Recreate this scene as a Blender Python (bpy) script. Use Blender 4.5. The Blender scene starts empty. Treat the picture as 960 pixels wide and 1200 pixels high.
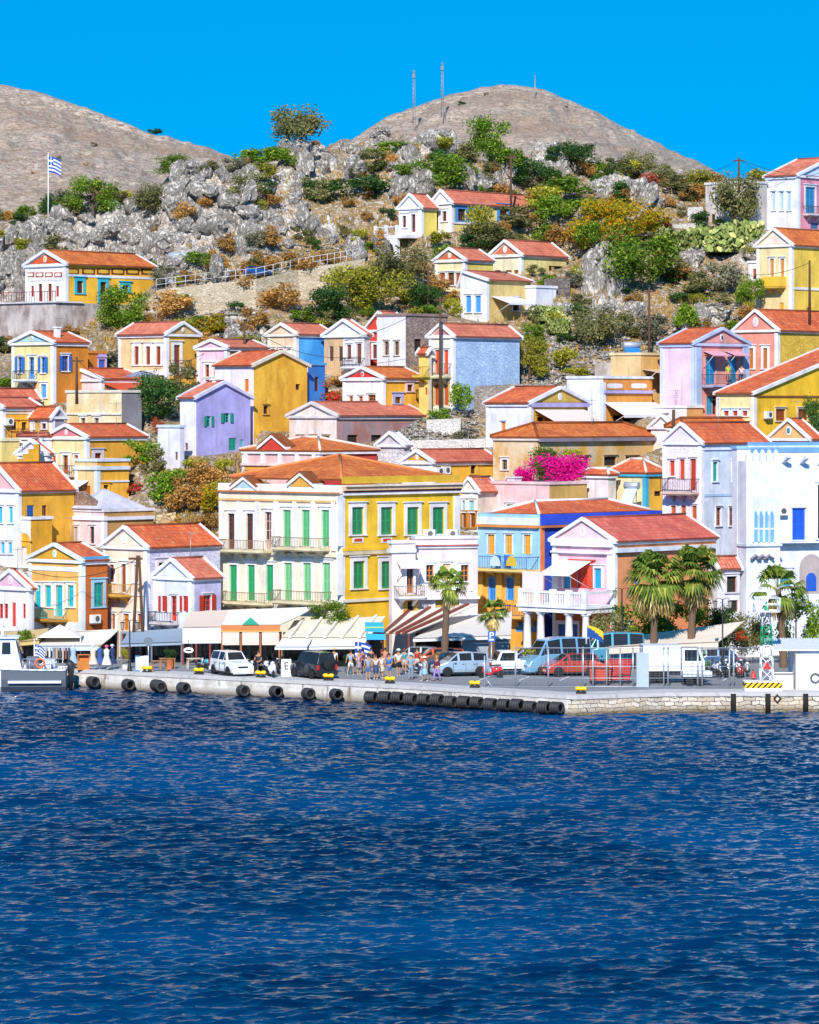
import bpy, math, random
import numpy as np
from mathutils import Vector, Matrix
random.seed(7)
sc = bpy.context.scene
COL = sc.collection
F = 4320.0; HC = 18.0; HZ = 479.0          # focal length in photo pixels, eye height above the quay, horizon row
WZ = -1.2                                  # water level

def D(y): return 77760.0/(141.0+21600.0/y)     # survey distance -> metres from the camera
def P(px, py, Y):
    return Vector(((px-480)*Y/F, Y, HC-(py-HZ)*Y/F))
def gx(px, Y): return (px-480)*Y/F
def gY(py, z=0.0): return F*(HC-z)/(py-HZ)  # distance of a point of height z seen at row py

# ---------------------------------------------------------------- materials
def lin(h, k=1.0):
    h = h.lstrip('#'); o = []
    if len(h) == 3: h = ''.join(c*2 for c in h)
    for i in (0, 2, 4):
        c = int(h[i:i+2], 16)/255
        o.append(min(1.0, k*(c/12.92 if c <= .04045 else ((c+.055)/1.055)**2.4)))
    return (*o, 1.0)
class NT:
    def __init__(s, name):
        s.m = bpy.data.materials.new(name); s.m.use_nodes = True
        s.t = s.m.node_tree; s.t.nodes.clear()
        s.out = s.n('ShaderNodeOutputMaterial')
    def n(s, ty, **k):
        o = s.t.nodes.new(ty)
        for a, b in k.items():
            if a.startswith('i_'):
                key = a[2:]
                o.inputs[int(key) if key.isdigit() else key.replace('_', ' ')].default_value = b
            else: setattr(o, a, b)
        return o
    def l(s, a, b): s.t.links.new(a, b)
    def coord(s, kind='Object', scale=(1, 1, 1)):
        tc = s.n('ShaderNodeTexCoord'); mp = s.n('ShaderNodeMapping'); mp.inputs['Scale'].default_value = scale
        s.l(tc.outputs[kind], mp.inputs[0]); return mp.outputs[0]
    def noise(s, vec, scale, detail=4, rough=.55):
        o = s.n('ShaderNodeTexNoise'); o.inputs['Scale'].default_value = scale
        o.inputs['Detail'].default_value = detail; o.inputs['Roughness'].default_value = rough
        s.l(vec, o.inputs['Vector']); return o.outputs['Fac']
    def ramp(s, fac, *stops):
        o = s.n('ShaderNodeValToRGB'); e = o.color_ramp.elements
        while len(e) < len(stops): e.new(.5)
        for x, (p, c) in zip(e, stops):
            x.position = p; x.color = c if len(c) == 4 else (*c, 1)
        s.l(fac, o.inputs[0]); return o.outputs[0]
    def mix(s, fac, a, b, mode='MIX'):
        o = s.n('ShaderNodeMix', data_type='RGBA', blend_type=mode)
        for v, i in ((fac, 0), (a, 6), (b, 7)):
            if hasattr(v, 'is_linked'): s.l(v, o.inputs[i])
            else: o.inputs[i].default_value = v
        return o.outputs[2]
    def bump(s, h, strength=.4, dist=.05):
        o = s.n('ShaderNodeBump'); o.inputs['Strength'].default_value = strength; o.inputs['Distance'].default_value = dist
        s.l(h, o.inputs['Height']); return o.outputs[0]
    def bsdf(s, col, rough=.7, normal=None, **k):
        o = s.n('ShaderNodeBsdfPrincipled')
        if hasattr(col, 'is_linked'): s.l(col, o.inputs['Base Color'])
        else: o.inputs['Base Color'].default_value = col
        if hasattr(rough, 'is_linked'): s.l(rough, o.inputs['Roughness'])
        else: o.inputs['Roughness'].default_value = rough
        if normal: s.l(normal, o.inputs['Normal'])
        for a, b in k.items(): o.inputs[a.replace('_', ' ')].default_value = b
        s.l(o.outputs[0], s.out.inputs[0]); return s.m
W1 = (1, 1, 1, 1)
_mc = {}
def cached(fn):
    def g(*a, **k):
        key = (fn.__name__, a, tuple(sorted(k.items())))
        if key not in _mc: _mc[key] = fn(*a, **k)
        return _mc[key]
    return g
@cached
def plaster(h, wear=.35, stain='#6b5a48'):
    t = NT('plaster'); c = lin(h, .92); v = t.coord('Object')
    n1 = t.noise(v, .55, 5, .6)
    vs = t.coord('Object', (1.6, 1.6, .22)); n2 = t.noise(vs, 1.3, 5, .65)
    lo = tuple(x*(.76) for x in c[:3])+(1,); hi = tuple(min(1, x*1.06+.012) for x in c[:3])+(1,)
    n4 = t.noise(v, 2.6, 6, .7)
    base = t.mix(t.ramp(n1, (.34, (0, 0, 0)), (.64, (1, 1, 1))), lo, hi)
    base = t.mix(t.ramp(n4, (.5, (0, 0, 0)), (.68, (.36*min(1, wear*2.2),)*3)), base, tuple(x*.66+.03 for x in c[:3])+(1,))
    st = t.ramp(n2, (.53, (0, 0, 0)), (.74, (min(.8, wear*1.1),)*3))
    col = t.mix(st, base, lin(stain))
    n3 = t.noise(v, 9, 4, .6)
    return t.bsdf(col, .88, t.bump(n3, .25, .03))
@cached
def oldplaster(h1, h2, h3, sc_=.5):
    t = NT('weathered_plaster'); v = t.coord('Object'); vs = t.coord('Object', (1, 1, .35))
    a = t.noise(v, sc_, 6, .65); b = t.noise(vs, 1.1, 6, .7)
    c = t.mix(t.ramp(a, (.40, (0, 0, 0)), (.58, (1, 1, 1))), lin(h1), lin(h2))
    c = t.mix(t.ramp(b, (.48, (0, 0, 0)), (.66, (.85,)*3)), c, lin(h3))
    return t.bsdf(c, .92, t.bump(t.noise(v, 6, 5, .7), .5, .05))
@cached
def stone(h1, h2, h3='#4a4238', scale=2.2, flat=1.6, mortar=.06):
    t = NT('masonry'); v0 = t.coord('Object', (1, 1, flat))
    d = t.n('ShaderNodeTexVoronoi', feature='DISTANCE_TO_EDGE'); d.inputs['Scale'].default_value = scale
    c = t.n('ShaderNodeTexVoronoi', feature='F1'); c.inputs['Scale'].default_value = scale
    nz = t.n('ShaderNodeTexNoise'); nz.inputs['Scale'].default_value = 1.5; t.l(v0, nz.inputs['Vector'])
    w = t.n('ShaderNodeMixRGB'); w.inputs[0].default_value = .08; t.l(v0, w.inputs[1]); t.l(nz.outputs['Color'], w.inputs[2])
    t.l(w.outputs[0], d.inputs['Vector']); t.l(w.outputs[0], c.inputs['Vector'])
    sep = t.n('ShaderNodeSeparateColor'); t.l(c.outputs['Color'], sep.inputs[0])
    col = t.mix(sep.outputs[0], lin(h1), lin(h2))
    col = t.mix(t.ramp(t.noise(v0, .6, 5), (.4, (0, 0, 0)), (.7, (.6,)*3)), col, lin(h2, .7))
    e = t.ramp(d.outputs['Distance'], (0, (0, 0, 0)), (mortar, (1, 1, 1)))
    col = t.mix(e, lin(h3), col)
    return t.bsdf(col, .93, t.bump(e, .7, .06))
@cached
def tiles(h1='#c8562c', h2='#e07a3e', h3='#a8452a', row=.42, colw=.28):
    t = NT('roof_tiles'); tc = t.n('ShaderNodeTexCoord'); sep = t.n('ShaderNodeSeparateXYZ'); t.l(tc.outputs['UV'], sep.inputs[0])
    def m(op, a, b=None):
        o = t.n('ShaderNodeMath', operation=op)
        for i, x in enumerate((a, b)):
            if x is None: continue
            if hasattr(x, 'is_linked'): t.l(x, o.inputs[i])
            else: o.inputs[i].default_value = x
        return o.outputs[0]
    u = m('DIVIDE', sep.outputs[0], colw); vv = m('DIVIDE', sep.outputs[1], row)
    fu = m('FLOOR', u); fv = m('FLOOR', vv)
    cmb = t.n('ShaderNodeCombineXYZ'); t.l(fu, cmb.inputs[0]); t.l(fv, cmb.inputs[1])
    wn = t.n('ShaderNodeTexWhiteNoise', noise_dimensions='3D'); t.l(cmb.outputs[0], wn.inputs['Vector'])
    ob = t.coord('Object'); n1 = t.noise(ob, .5, 5, .6)
    c = t.mix(wn.outputs['Value'], lin(h1), lin(h2))
    c = t.mix(t.ramp(n1, (.42, (0, 0, 0)), (.68, (.75,)*3)), c, lin(h3))
    c = t.mix(t.ramp(t.noise(ob, 2.3, 3), (.6, (0, 0, 0)), (.7, (.6,)*3)), c, lin('#dca680'))
    c = t.mix(t.ramp(t.noise(ob, 1.1, 6, .75), (.58, (0, 0, 0)), (.68, (.55,)*3)), c, lin('#7a4a38'))
    wave = m('ABSOLUTE', m('SINE', m('MULTIPLY', u, math.pi)))
    stp = m('SUBTRACT', 1.0, m('FRACT', vv))
    gap = t.ramp(m('FRACT', vv), (.0, (.55,)*3), (.16, (1, 1, 1)))
    gap2 = t.ramp(wave, (.0, (.6,)*3), (.35, (1, 1, 1)))
    c = t.mix(1.0, c, gap, 'MULTIPLY'); c = t.mix(1.0, c, gap2, 'MULTIPLY')
    h = m('ADD', m('MULTIPLY', wave, .7), m('MULTIPLY', stp, .5))
    return t.bsdf(c, .85, t.bump(h, .8, .08))
@cached
def paint(h, rough=.45, metal=0.0, var=.12, spec=.5):
    t = NT('paint'); v = t.coord('Object'); c = lin(h)
    lo = tuple(x*(1-var) for x in c[:3])+(1,); hi = tuple(min(1, x*(1+var)) for x in c[:3])+(1,)
    col = t.mix(t.noise(v, 2.5, 4), lo, hi)
    return t.bsdf(col, rough, None, Metallic=metal, Specular_IOR_Level=spec)
@cached
def slatted(h, pitch=.09):
    t = NT('louvred_wood'); v = t.coord('Object'); sep = t.n('ShaderNodeSeparateXYZ'); t.l(v, sep.inputs[0])
    o = t.n('ShaderNodeMath', operation='DIVIDE'); t.l(sep.outputs[2], o.inputs[0]); o.inputs[1].default_value = pitch
    fr = t.n('ShaderNodeMath', operation='FRACT'); t.l(o.outputs[0], fr.inputs[0])
    c = lin(h); lo = tuple(x*.8 for x in c[:3])+(1,)
    col = t.mix(t.noise(v, 3, 4), lo, c)
    return t.bsdf(col, .55, t.bump(fr.outputs[0], .9, .03))
@cached
def glass(h='#1b2226', rough=.12):
    t = NT('window_glass'); v = t.coord('Object')
    col = t.mix(t.noise(v, .8, 2), lin(h), lin('#3b3532'))
    return t.bsdf(col, rough, None, Specular_IOR_Level=.6)
@cached
def carpaint(h, metal=.0):
    t = NT('car_paint'); return t.bsdf(lin(h), .28, None, Metallic=metal, Coat_Weight=.7, Coat_Roughness=.06)
@cached
def fabric(h, var=.12):
    t = NT('fabric'); v = t.coord('Object'); c = lin(h)
    lo = tuple(x*(1-var) for x in c[:3])+(1,)
    return t.bsdf(t.mix(t.noise(v, 1.2, 5, .6), lo, c), .9, t.bump(t.noise(v, 3, 3), .3, .05))
@cached
def cloth(h):
    t = NT('clothing'); v = t.coord('Object'); c = lin(h); lo = tuple(x*.7 for x in c[:3])+(1,)
    return t.bsdf(t.mix(t.noise(v, 9, 3), lo, c), .9)
@cached
def leafmat(h1, h2, h3, trans=.35):
    t = NT('leaves'); g = t.n('ShaderNodeNewGeometry'); oi = t.n('ShaderNodeObjectInfo')
    c = t.mix(t.ramp(g.outputs['Random Per Island'], (.15, (0, 0, 0)), (.85, (1, 1, 1))), lin(h1), lin(h2))
    c = t.mix(t.ramp(g.outputs['Random Per Island'], (.86, (0, 0, 0)), (.9, (1, 1, 1))), c, lin(h3))
    hs = t.n('ShaderNodeHueSaturation')
    hs.inputs['Saturation'].default_value = 1.05
    mr = t.n('ShaderNodeMapRange'); t.l(oi.outputs['Random'], mr.inputs[0]); mr.inputs[3].default_value = .95; mr.inputs[4].default_value = 1.55
    t.l(mr.outputs[0], hs.inputs['Value']); t.l(c, hs.inputs['Color'])
    d = t.n('ShaderNodeBsdfPrincipled'); d.inputs['Roughness'].default_value = .6; d.inputs['Specular IOR Level'].default_value = .25
    t.l(hs.outputs[0], d.inputs['Base Color'])
    tr = t.n('ShaderNodeBsdfTranslucent'); t.l(hs.outputs[0], tr.inputs[0])
    mx = t.n('ShaderNodeMixShader'); mx.inputs[0].default_value = trans
    t.l(d.outputs[0], mx.inputs[1]); t.l(tr.outputs[0], mx.inputs[2]); t.l(mx.outputs[0], t.out.inputs[0])
    return t.m
@cached
def bark(h1='#6b5644', h2='#3e3228', sc_=(6, 6, 2)):
    t = NT('bark'); v = t.coord('Object', sc_); n = t.noise(v, 2, 6, .7)
    return t.bsdf(t.mix(n, lin(h2), lin(h1)), .95, t.bump(n, .8, .06))
@cached
def rockmat():
    t = NT('limestone'); v = t.coord('Object'); g = t.n('ShaderNodeNewGeometry')
    oi = t.n('ShaderNodeObjectInfo')
    a = t.noise(v, 1.1, 8, .7)
    c = t.mix(t.ramp(a, (.3, (0, 0, 0)), (.68, (1, 1, 1))), lin('#a0968e'), lin('#e2d8cc'))
    vs = t.coord('Object', (2.2, 2.2, .5))
    c = t.mix(t.ramp(t.noise(vs, 1.6, 6, .7), (.52, (0, 0, 0)), (.66, (.8,)*3)), c, lin('#857b72'))
    c = t.mix(t.ramp(t.noise(v, .7, 4), (.6, (0, 0, 0)), (.75, (.45,)*3)), c, lin('#a88a6c'))
    e = t.ramp(t.noise(t.coord('Object', (1.6, 1.6, .8)), 1.9, 8, .7), (.44, (1, 1, 1)), (.5, (.0,)*3), (.56, (1, 1, 1)))
    c = t.mix(e, t.mix(.4, c, lin('#4a4440')), c)
    h = t.mix(.5, e, t.noise(v, 3, 8, .75))
    return t.bsdf(c, .95, t.bump(h, .9, .25))

# ---------------------------------------------------------------- mesh builder
class MB:
    def __init__(s): s.v = []; s.f = []; s.m = []; s.uv = []; s.mats = []; s.sm = []
    def mi(s, m):
        if m not in s.mats: s.mats.append(m)
        return s.mats.index(m)
    def poly(s, pts, mat, uv=None, smooth=False):
        b = len(s.v); s.v += [tuple(p) for p in pts]; s.f.append(tuple(range(b, b+len(pts))))
        s.m.append(s.mi(mat)); s.uv.append(uv); s.sm.append(smooth)
    def hexa(s, p, mat):
        b = len(s.v); s.v += [tuple(q) for q in p]; k = s.mi(mat)
        for q in ((0, 3, 2, 1), (4, 5, 6, 7), (0, 1, 5, 4), (1, 2, 6, 5), (2, 3, 7, 6), (3, 0, 4, 7)):
            s.f.append(tuple(b+i for i in q)); s.m.append(k); s.uv.append(None); s.sm.append(False)
    def box(s, x0, x1, y0, y1, z0, z1, mat):
        s.hexa([(x0, y0, z0), (x1, y0, z0), (x1, y1, z0), (x0, y1, z0), (x0, y0, z1), (x1, y0, z1), (x1, y1, z1), (x0, y1, z1)], mat)
    def path(s, pts, rad, n, mat, caps=True, smooth=True, ell=1.0):
        pts = [Vector(p) for p in pts]
        if not hasattr(rad, '__len__'): rad = [rad]*len(pts)
        b = len(s.v); k = s.mi(mat); up = None
        for i, p in enumerate(pts):
            d = (pts[min(i+1, len(pts)-1)]-pts[max(i-1, 0)])
            d = d.normalized() if d.length > 1e-9 else Vector((0, 0, 1))
            if up is None:
                up = Vector((0, 0, 1)) if abs(d.z) < .9 else Vector((1, 0, 0))
            a = d.cross(up)
            a = a.normalized() if a.length > 1e-6 else d.orthogonal().normalized()
            up = a.cross(d).normalized()
            for j in range(n):
                an = 2*math.pi*j/n
                s.v.append(tuple(p+a*(math.cos(an)*rad[i])+up*(math.sin(an)*rad[i]*ell)))
        for i in range(len(pts)-1):
            for j in range(n):
                j2 = (j+1) % n
                s.f.append((b+i*n+j, b+i*n+j2, b+(i+1)*n+j2, b+(i+1)*n+j)); s.m.append(k); s.uv.append(None); s.sm.append(smooth)
        if caps:
            for i in (0, len(pts)-1):
                q = tuple(b+i*n+j for j in range(n))
                s.f.append(q if i else q[::-1]); s.m.append(k); s.uv.append(None); s.sm.append(False)
    def tube(s, a, b, r, mat, n=6, r2=None): s.path([a, b], [r, r if r2 is None else r2], n, mat)
    def lathe(s, prof, c, n, mat, smooth=True):
        b = len(s.v); k = s.mi(mat)
        for r, z in prof:
            for j in range(n):
                an = 2*math.pi*j/n
                s.v.append((c[0]+r*math.cos(an), c[1]+r*math.sin(an), c[2]+z))
        for i in range(len(prof)-1):
            for j in range(n):
                j2 = (j+1) % n
                s.f.append((b+i*n+j, b+i*n+j2, b+(i+1)*n+j2, b+(i+1)*n+j)); s.m.append(k); s.uv.append(None); s.sm.append(smooth)
        for i in (0, len(prof)-1):
            if prof[i][0] > 1e-4:
                s.f.append(tuple(b+i*n+j for j in range(n))); s.m.append(k); s.uv.append(None); s.sm.append(False)
    def xform(s, M): s.v = [tuple(M @ Vector(p)) for p in s.v]; return s
    def mesh(s, name):
        me = bpy.data.meshes.new(name); me.from_pydata(s.v, [], s.f)
        for m in s.mats: me.materials.append(m)
        me.polygons.foreach_set('material_index', s.m); me.polygons.foreach_set('use_smooth', s.sm)
        if any(u is not None for u in s.uv):
            L = me.uv_layers.new(name='UVMap'); fl = []
            for f, u in zip(s.f, s.uv): fl += [c for q in (u or [(0, 0)]*len(f)) for c in q]
            L.data.foreach_set('uv', fl)
        me.update(); return me
    def build(s, name, parent=None, **tags):
        if not s.v: return None
        return link(name, s.mesh(name), parent, **tags)
def link(name, me, parent=None, loc=None, rot=None, scale=None, **tags):
    o = bpy.data.objects.new(name, me); COL.objects.link(o)
    if parent: o.parent = parent
    if loc is not None: o.location = loc
    if rot is not None: o.rotation_euler = rot if hasattr(rot, '__len__') else (0, 0, rot)
    if scale is not None: o.scale = scale if hasattr(scale, '__len__') else (scale,)*3
    return tag(o, **tags)
def tag(o, label=None, cat=None, group=None, kind=None):
    if label: o['label'] = label
    if cat: o['category'] = cat
    if group: o['group'] = group
    if kind: o['kind'] = kind
    return o
def empty(name, loc, rz=0, label=None, cat=None, group=None):
    o = bpy.data.objects.new(name, None); COL.objects.link(o); o.location = loc; o.rotation_euler = (0, 0, rz)
    o.empty_display_size = .2
    return tag(o, label, cat, group)
def copy_tree(o, parent=None):
    c = o.copy(); COL.objects.link(c)
    if parent: c.parent = parent
    for ch in list(o.children): copy_tree(ch, c)
    return c

# ---------------------------------------------------------------- numpy noise
def _h(ix, iy, s):
    v = np.sin(ix*127.1+iy*311.7+s*74.7)*43758.5453
    return v-np.floor(v)
def vnoise(x, y, s=0):
    ix = np.floor(x); iy = np.floor(y); fx = x-ix; fy = y-iy
    fx = fx*fx*(3-2*fx); fy = fy*fy*(3-2*fy)
    return ((_h(ix, iy, s)*(1-fx)+_h(ix+1, iy, s)*fx)*(1-fy)+(_h(ix, iy+1, s)*(1-fx)+_h(ix+1, iy+1, s)*fx)*fy)
def fbm(x, y, o=5, s=0):
    r = 0; a = .5
    for i in range(o): r = r+a*vnoise(x*2**i, y*2**i, s+i*3); a *= .5
    return r
def worley(x, y, s=0):
    ix = np.floor(x); iy = np.floor(y); d1 = np.full(np.shape(x), 9.); d2 = d1.copy(); idv = np.zeros(np.shape(x))
    for a in (-1, 0, 1):
        for b in (-1, 0, 1):
            cx = ix+a; cy = iy+b
            px = cx+_h(cx, cy, s); py = cy+_h(cx, cy, s+5)
            d = np.hypot(px-x, py-y); c = d < d1
            d2 = np.where(c, d1, np.minimum(d2, d)); idv = np.where(c, _h(cx, cy, s+9), idv); d1 = np.where(c, d, d1)
    return d1, d2, idv

# ---------------------------------------------------------------- terrain profile: columns of (distance, row where the ground is seen)
_low = [(142, 772), (146, 767), (150, 742), (154, 700), (159, 652), (165, 613), (172, 576), (180, 537)]
_cols = {
 -260: _low+[(190, 500), (200, 468), (212, 432), (222, 405), (230, 385), (244, 345), (252, 300), (260, 276), (270, 262), (300, 270), (330, 290)],
 0: _low+[(190, 497), (200, 465), (212, 428), (220, 408), (226, 393), (238, 368), (246, 340), (252, 300), (258, 278), (266, 262), (276, 256), (300, 268), (330, 285)],
 120: _low+[(190, 497), (200, 466), (212, 428), (220, 405), (228, 385), (240, 352), (249, 330), (256, 292), (264, 262), (275, 246), (285, 243), (312, 262), (330, 280)],
 240: _low+[(188, 510), (198, 472), (208, 440), (216, 415), (224, 390), (234, 361), (235, 332), (240, 327), (247, 306), (254, 280), (260, 250), (268, 222), (278, 206), (292, 199), (315, 220), (330, 240)],
 360: _low+[(188, 508), (198, 470), (208, 440), (218, 410), (226, 388), (240, 350), (241, 318), (246, 313), (256, 288), (266, 262), (276, 230), (286, 202), (297, 178), (305, 171), (322, 190), (330, 210)],
 480: _low+[(188, 507), (198, 470), (208, 440), (218, 410), (228, 380), (238, 350), (247, 322), (255, 298), (262, 276), (270, 252), (279, 226), (288, 204), (298, 180), (306, 169), (322, 187), (330, 210)],
 600: _low+[(190, 500), (200, 470), (210, 440), (220, 410), (230, 380), (240, 350), (250, 322), (258, 297), (266, 272), (275, 248), (285, 225), (297, 201), (308, 186), (325, 200), (330, 210)],
 720: _low+[(190, 507), (200, 478), (210, 448), (220, 420), (230, 390), (240, 360), (250, 330), (260, 300), (270, 271), (281, 244), (293, 220), (305, 202), (325, 215), (330, 222)],
 840: _low+[(190, 507), (200, 480), (210, 452), (220, 426), (230, 398), (240, 370), (250, 340), (260, 310), (270, 281), (281, 255), (292, 235), (306, 217), (325, 225), (330, 232)],
 960: _low+[(190, 507), (200, 480), (210, 454), (220, 428), (230, 402), (240, 374), (250, 345), (260, 316), (270, 287), (281, 262), (292, 244), (306, 232), (325, 235), (330, 240)],
 1220: _low+[(190, 507), (200, 480), (210, 454), (220, 428), (230, 402), (240, 374), (250, 345), (260, 316), (270, 287), (281, 266), (292, 252), (306, 242), (325, 245), (330, 250)],
}
_ck = sorted(_cols)
_ct = [(np.array([D(a) for a, b in _cols[k]]), np.array([HC-(b-HZ)*D(a)/F for a, b in _cols[k]])) for k in _ck]
def T0(X, Y):
    X = np.asarray(X, float); Y = np.asarray(Y, float)
    px = np.clip(X/Y*F+480, _ck[0], _ck[-1]-.01)
    i = np.clip(np.searchsorted(_ck, px, side='right')-1, 0, len(_ck)-2)
    Z = np.stack([np.interp(Y, a, b) for a, b in _ct])
    ka = np.array(_ck, float); fr = (px-ka[i])/(ka[i+1]-ka[i]); fr = fr*fr*(3-2*fr)
    z0 = np.take_along_axis(Z, i[None], 0)[0]; z1 = np.take_along_axis(Z, (i+1)[None], 0)[0]
    return z0*(1-fr)+z1*fr
_YS = np.arange(D(142), D(312), .4)
def seeY(px, py):
    """distance at which the hillside is seen at this pixel of the photo"""
    pr = HZ-(T0((px-480)*_YS/F, _YS)-HC)*F/_YS
    ok = np.nonzero(pr <= py)[0]
    return float(_YS[ok[0]]) if len(ok) else D(306)
FOOT = []     # terraces cut for the houses: (x, y, z, angle, width, length)
# ---------------------------------------------------------------- houses
WHITE = '#f4f1f2'; DARK = '#2a2422'
R1 = ('#d0562c', '#e87c44', '#b04a2c'); R2 = ('#d06c54', '#e68c6c', '#b85a46'); R3 = ('#d06020', '#ec8c40', '#b4501e'); R4 = ('#cc5e46', '#e28262', '#b04c38')
class House:
    def __init__(s, name, label, xl, xc, xr, yb, ye, Y=None, t=42, f=WHITE, sd=WHITE, trim='#f2f0f4', roof=None, apex=None,
                 rc=R1, af=.5, tym=None, med=None, pil=True, cor=True, cat='house', wf=None, ws=None, deep=3.0, wmax=None, lmax=None, parapet=.0, capc=None, wear=.35, flat=True, grp=None, rise=None, backgable=True, inset=None, corS=True):
        s.inset = inset; s.corS = corS; s.t = math.radians(t); s.Y = D(Y) if Y else seeY(xc, yb)
        s.C = P(xc, yb, s.Y); s.root = empty(name, s.C, -s.t, label, cat, grp)
        s.dF = (-math.cos(s.t), math.sin(s.t)); s.dS = (math.sin(s.t), math.cos(s.t))
        s.w = s.U('F', xl); s.l = s.U('S', xr)
        if wmax: s.w = min(s.w, wmax)
        if lmax: s.l = min(s.l, lmax)
        s.ze = (yb-ye)*s.Y/F; s.trim = trim; s.pil = pil
        s.mf = wf or plaster(f, wear); s.ms = ws or plaster(sd, wear); s.mt = plaster(trim, .12)
        s.zones = []; s.op = {'F': [], 'S': []}; s.deep = deep; s.k = s.Y/F
        s.roof(roof, apex, rc, af, tym, med, cor, parapet, capc, rise, backgable)
        if flat: FOOT.append((s.C.x, s.C.y, s.C.z, s.t, s.w, s.l))
    def cut(s, x0, x1, y0, y1, dz):
        c, n = math.cos(s.t), math.sin(s.t); FOOT.append((s.C.x+x1*c+y0*n, s.C.y-x1*n+y0*c, s.C.z+dz, s.t, x1-x0, y1-y0))
    def U(s, face, px):
        d = s.dF if face == 'F' else s.dS; k = (px-480)/F
        return (k*s.C.y-s.C.x)/(d[0]-k*d[1])
    def Z(s, face, u, py):
        d = s.dF if face == 'F' else s.dS
        return HC-(py-HZ)*(s.C.y+u*d[1])/F-s.C.z
    def L(s, face, u, z, n):
        return (-u, -n, z) if face == 'F' else (n, u, z)
    def fb(s, mb, face, u0, u1, z0, z1, n0, n1, mat):
        L = s.L; mb.hexa([L(face, u0, z0, n0), L(face, u1, z0, n0), L(face, u1, z0, n1), L(face, u0, z0, n1),
                          L(face, u0, z1, n0), L(face, u1, z1, n0), L(face, u1, z1, n1), L(face, u0, z1, n1)], mat)
    def roof(s, ty, apex, rc, af, tym, med, cor, parapet, capc, rise, backgable):
        w, l, ze = s.w, s.l, s.ze; mt = s.mt; tl = tiles(*rc); s.gab = None; s.ty = ty
        rb = MB(); ov = .28; th = .14
        if ty in ('y', 'x'):
            A, B = (w, l) if ty == 'y' else (l, w)
            m = (lambda a, b, z: (-a, b, z)) if ty == 'y' else (lambda a, b, z: (-b, a, z))
            face = 'F' if ty == 'y' else 'S'
            if apex is not None:
                d = s.dF if ty == 'y' else s.dS
                zr = HC-(apex-HZ)*(s.C.y+A*af*d[1])/F-s.C.z
            else: zr = ze+(rise or A*.22)
            zr = min(max(zr, ze+.08*A), ze+.5*A)
            s.zr = zr; ar = A*af
            for a0, sg in ((0, 1), (A, -1)):
                span = abs(ar-a0)
                if span < .2: continue
                sl = (zr-ze)/span; ae = a0-sg*ov; zz = ze-ov*sl
                L_ = math.hypot(span+ov, zr-zz)
                q = [m(ae, -.1, zz), m(ae, B+.1, zz), m(ar, B+.1, zr), m(ar, -.1, zr)]
                up = [(x, y, z+th) for x, y, z in q]
                uv = [(0, L_), (B+.2, L_), (B+.2, 0), (0, 0)]
                rb.poly(up, tl, [(u, L_-v) for u, v in uv]); rb.poly(q[::-1], mt)
                rb.poly([q[0], q[1], up[1], up[0]], tl); rb.poly([q[1], q[2], up[2], up[1]], tl); rb.poly([q[3], q[0], up[0], up[3]], tl)
            ro = rb.build('roof', s.root)
            g = MB(); g.path([m(ar, -.1, zr+th), m(ar, B+.1, zr+th)], .11, 5, tl); g.build('ridge_tiles', ro)
            pf = MB(); pk = MB(); h = .26
            for pd, b0, b1 in ((pf, -.24, .08), (pk, B-.05, B+.2)):
                if b0 > 0 and not backgable: continue
                for a0, sg in ((-ov, 1), (A+ov, -1)):
                    sp = abs(ar-a0)
                    if sp < .35: continue
                    sl = (zr-ze)/max(.2, abs(ar-(0 if sg > 0 else A))); zz = ze-ov*sl
                    p = [m(a0, b0, zz-.05), m(ar, b0, zr-.05), m(ar, b1, zr-.05), m(a0, b1, zz-.05)]
                    pd.hexa(p+[(x, y, z+h) for x, y, z in p], mt)
            s.gab = (face, A, ar, zr)
            pd = pf; pk.build('verge', s.root)
            if cor:
                p0, p1 = m(-.2, -.18, ze-.22), m(A+.2, .02, ze+.0)
                pd.box(min(p0[0], p1[0]), max(p0[0], p1[0]), min(p0[1], p1[1]), max(p0[1], p1[1]), ze-.22, ze, mt)
            po = pd.build('pediment', s.root)
            if tym:
                T = MB(); mm = plaster(tym, .15)
                T.poly([m(.45, -.03, ze+.08), m(A-.45, -.03, ze+.08), m(ar, -.03, zr-.22)], mm); T.build('tympanum', po)
            if med:
                M = MB(); r = min(.42, (zr-ze)*.23); zc = ze+(zr-ze)*.42
                for rr, n0, mm in ((1.0, -.09, plaster(WHITE, .1)), (.62, -.12, plaster(med, .1))):
                    pts = []; base = []
                    for j in range(14):
                        an = 2*math.pi*j/14
                        pts.append(m(ar+r*rr*.8*math.cos(an), n0, zc+r*rr*1.15*math.sin(an))); base.append(m(ar+r*rr*.8*math.cos(an), .0, zc+r*rr*1.15*math.sin(an)))
                    M.poly(pts, mm)
                    for j in range(14): M.poly([pts[j], pts[(j+1) % 14], base[(j+1) % 14], base[j]], mm)
                M.build('medallion', po)
            if cor and s.corS:
                c = MB(); of = 'S' if ty == 'y' else 'F'
                s.fb(c, of, -.0, B, ze-.3, ze-.02, .003, .16, mt); c.build('cornice', s.root)
        elif ty == 'hip':
            zr = HC-(apex-HZ)*(s.C.y+.5*(w*s.dF[1]+l*s.dS[1]))/F-s.C.z if apex is not None else ze+(rise or .2*min(w, l))
            zr = max(zr, ze+.1*min(w, l)); zr = min(zr, ze+.42*min(w, l)); s.zr = zr
            ov = .2 if s.inset is None else -s.inset; x0, x1, y0, y1 = -w-ov, ov, -ov, l+ov; ze += parapet
            if w > l: r0, r1 = (x0+(l+2*ov)/2, (y0+y1)/2), (x1-(l+2*ov)/2, (y0+y1)/2)
            else: r0, r1 = ((x0+x1)/2, y0+(w+2*ov)/2), ((x0+x1)/2, y1-(w+2*ov)/2)
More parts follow.
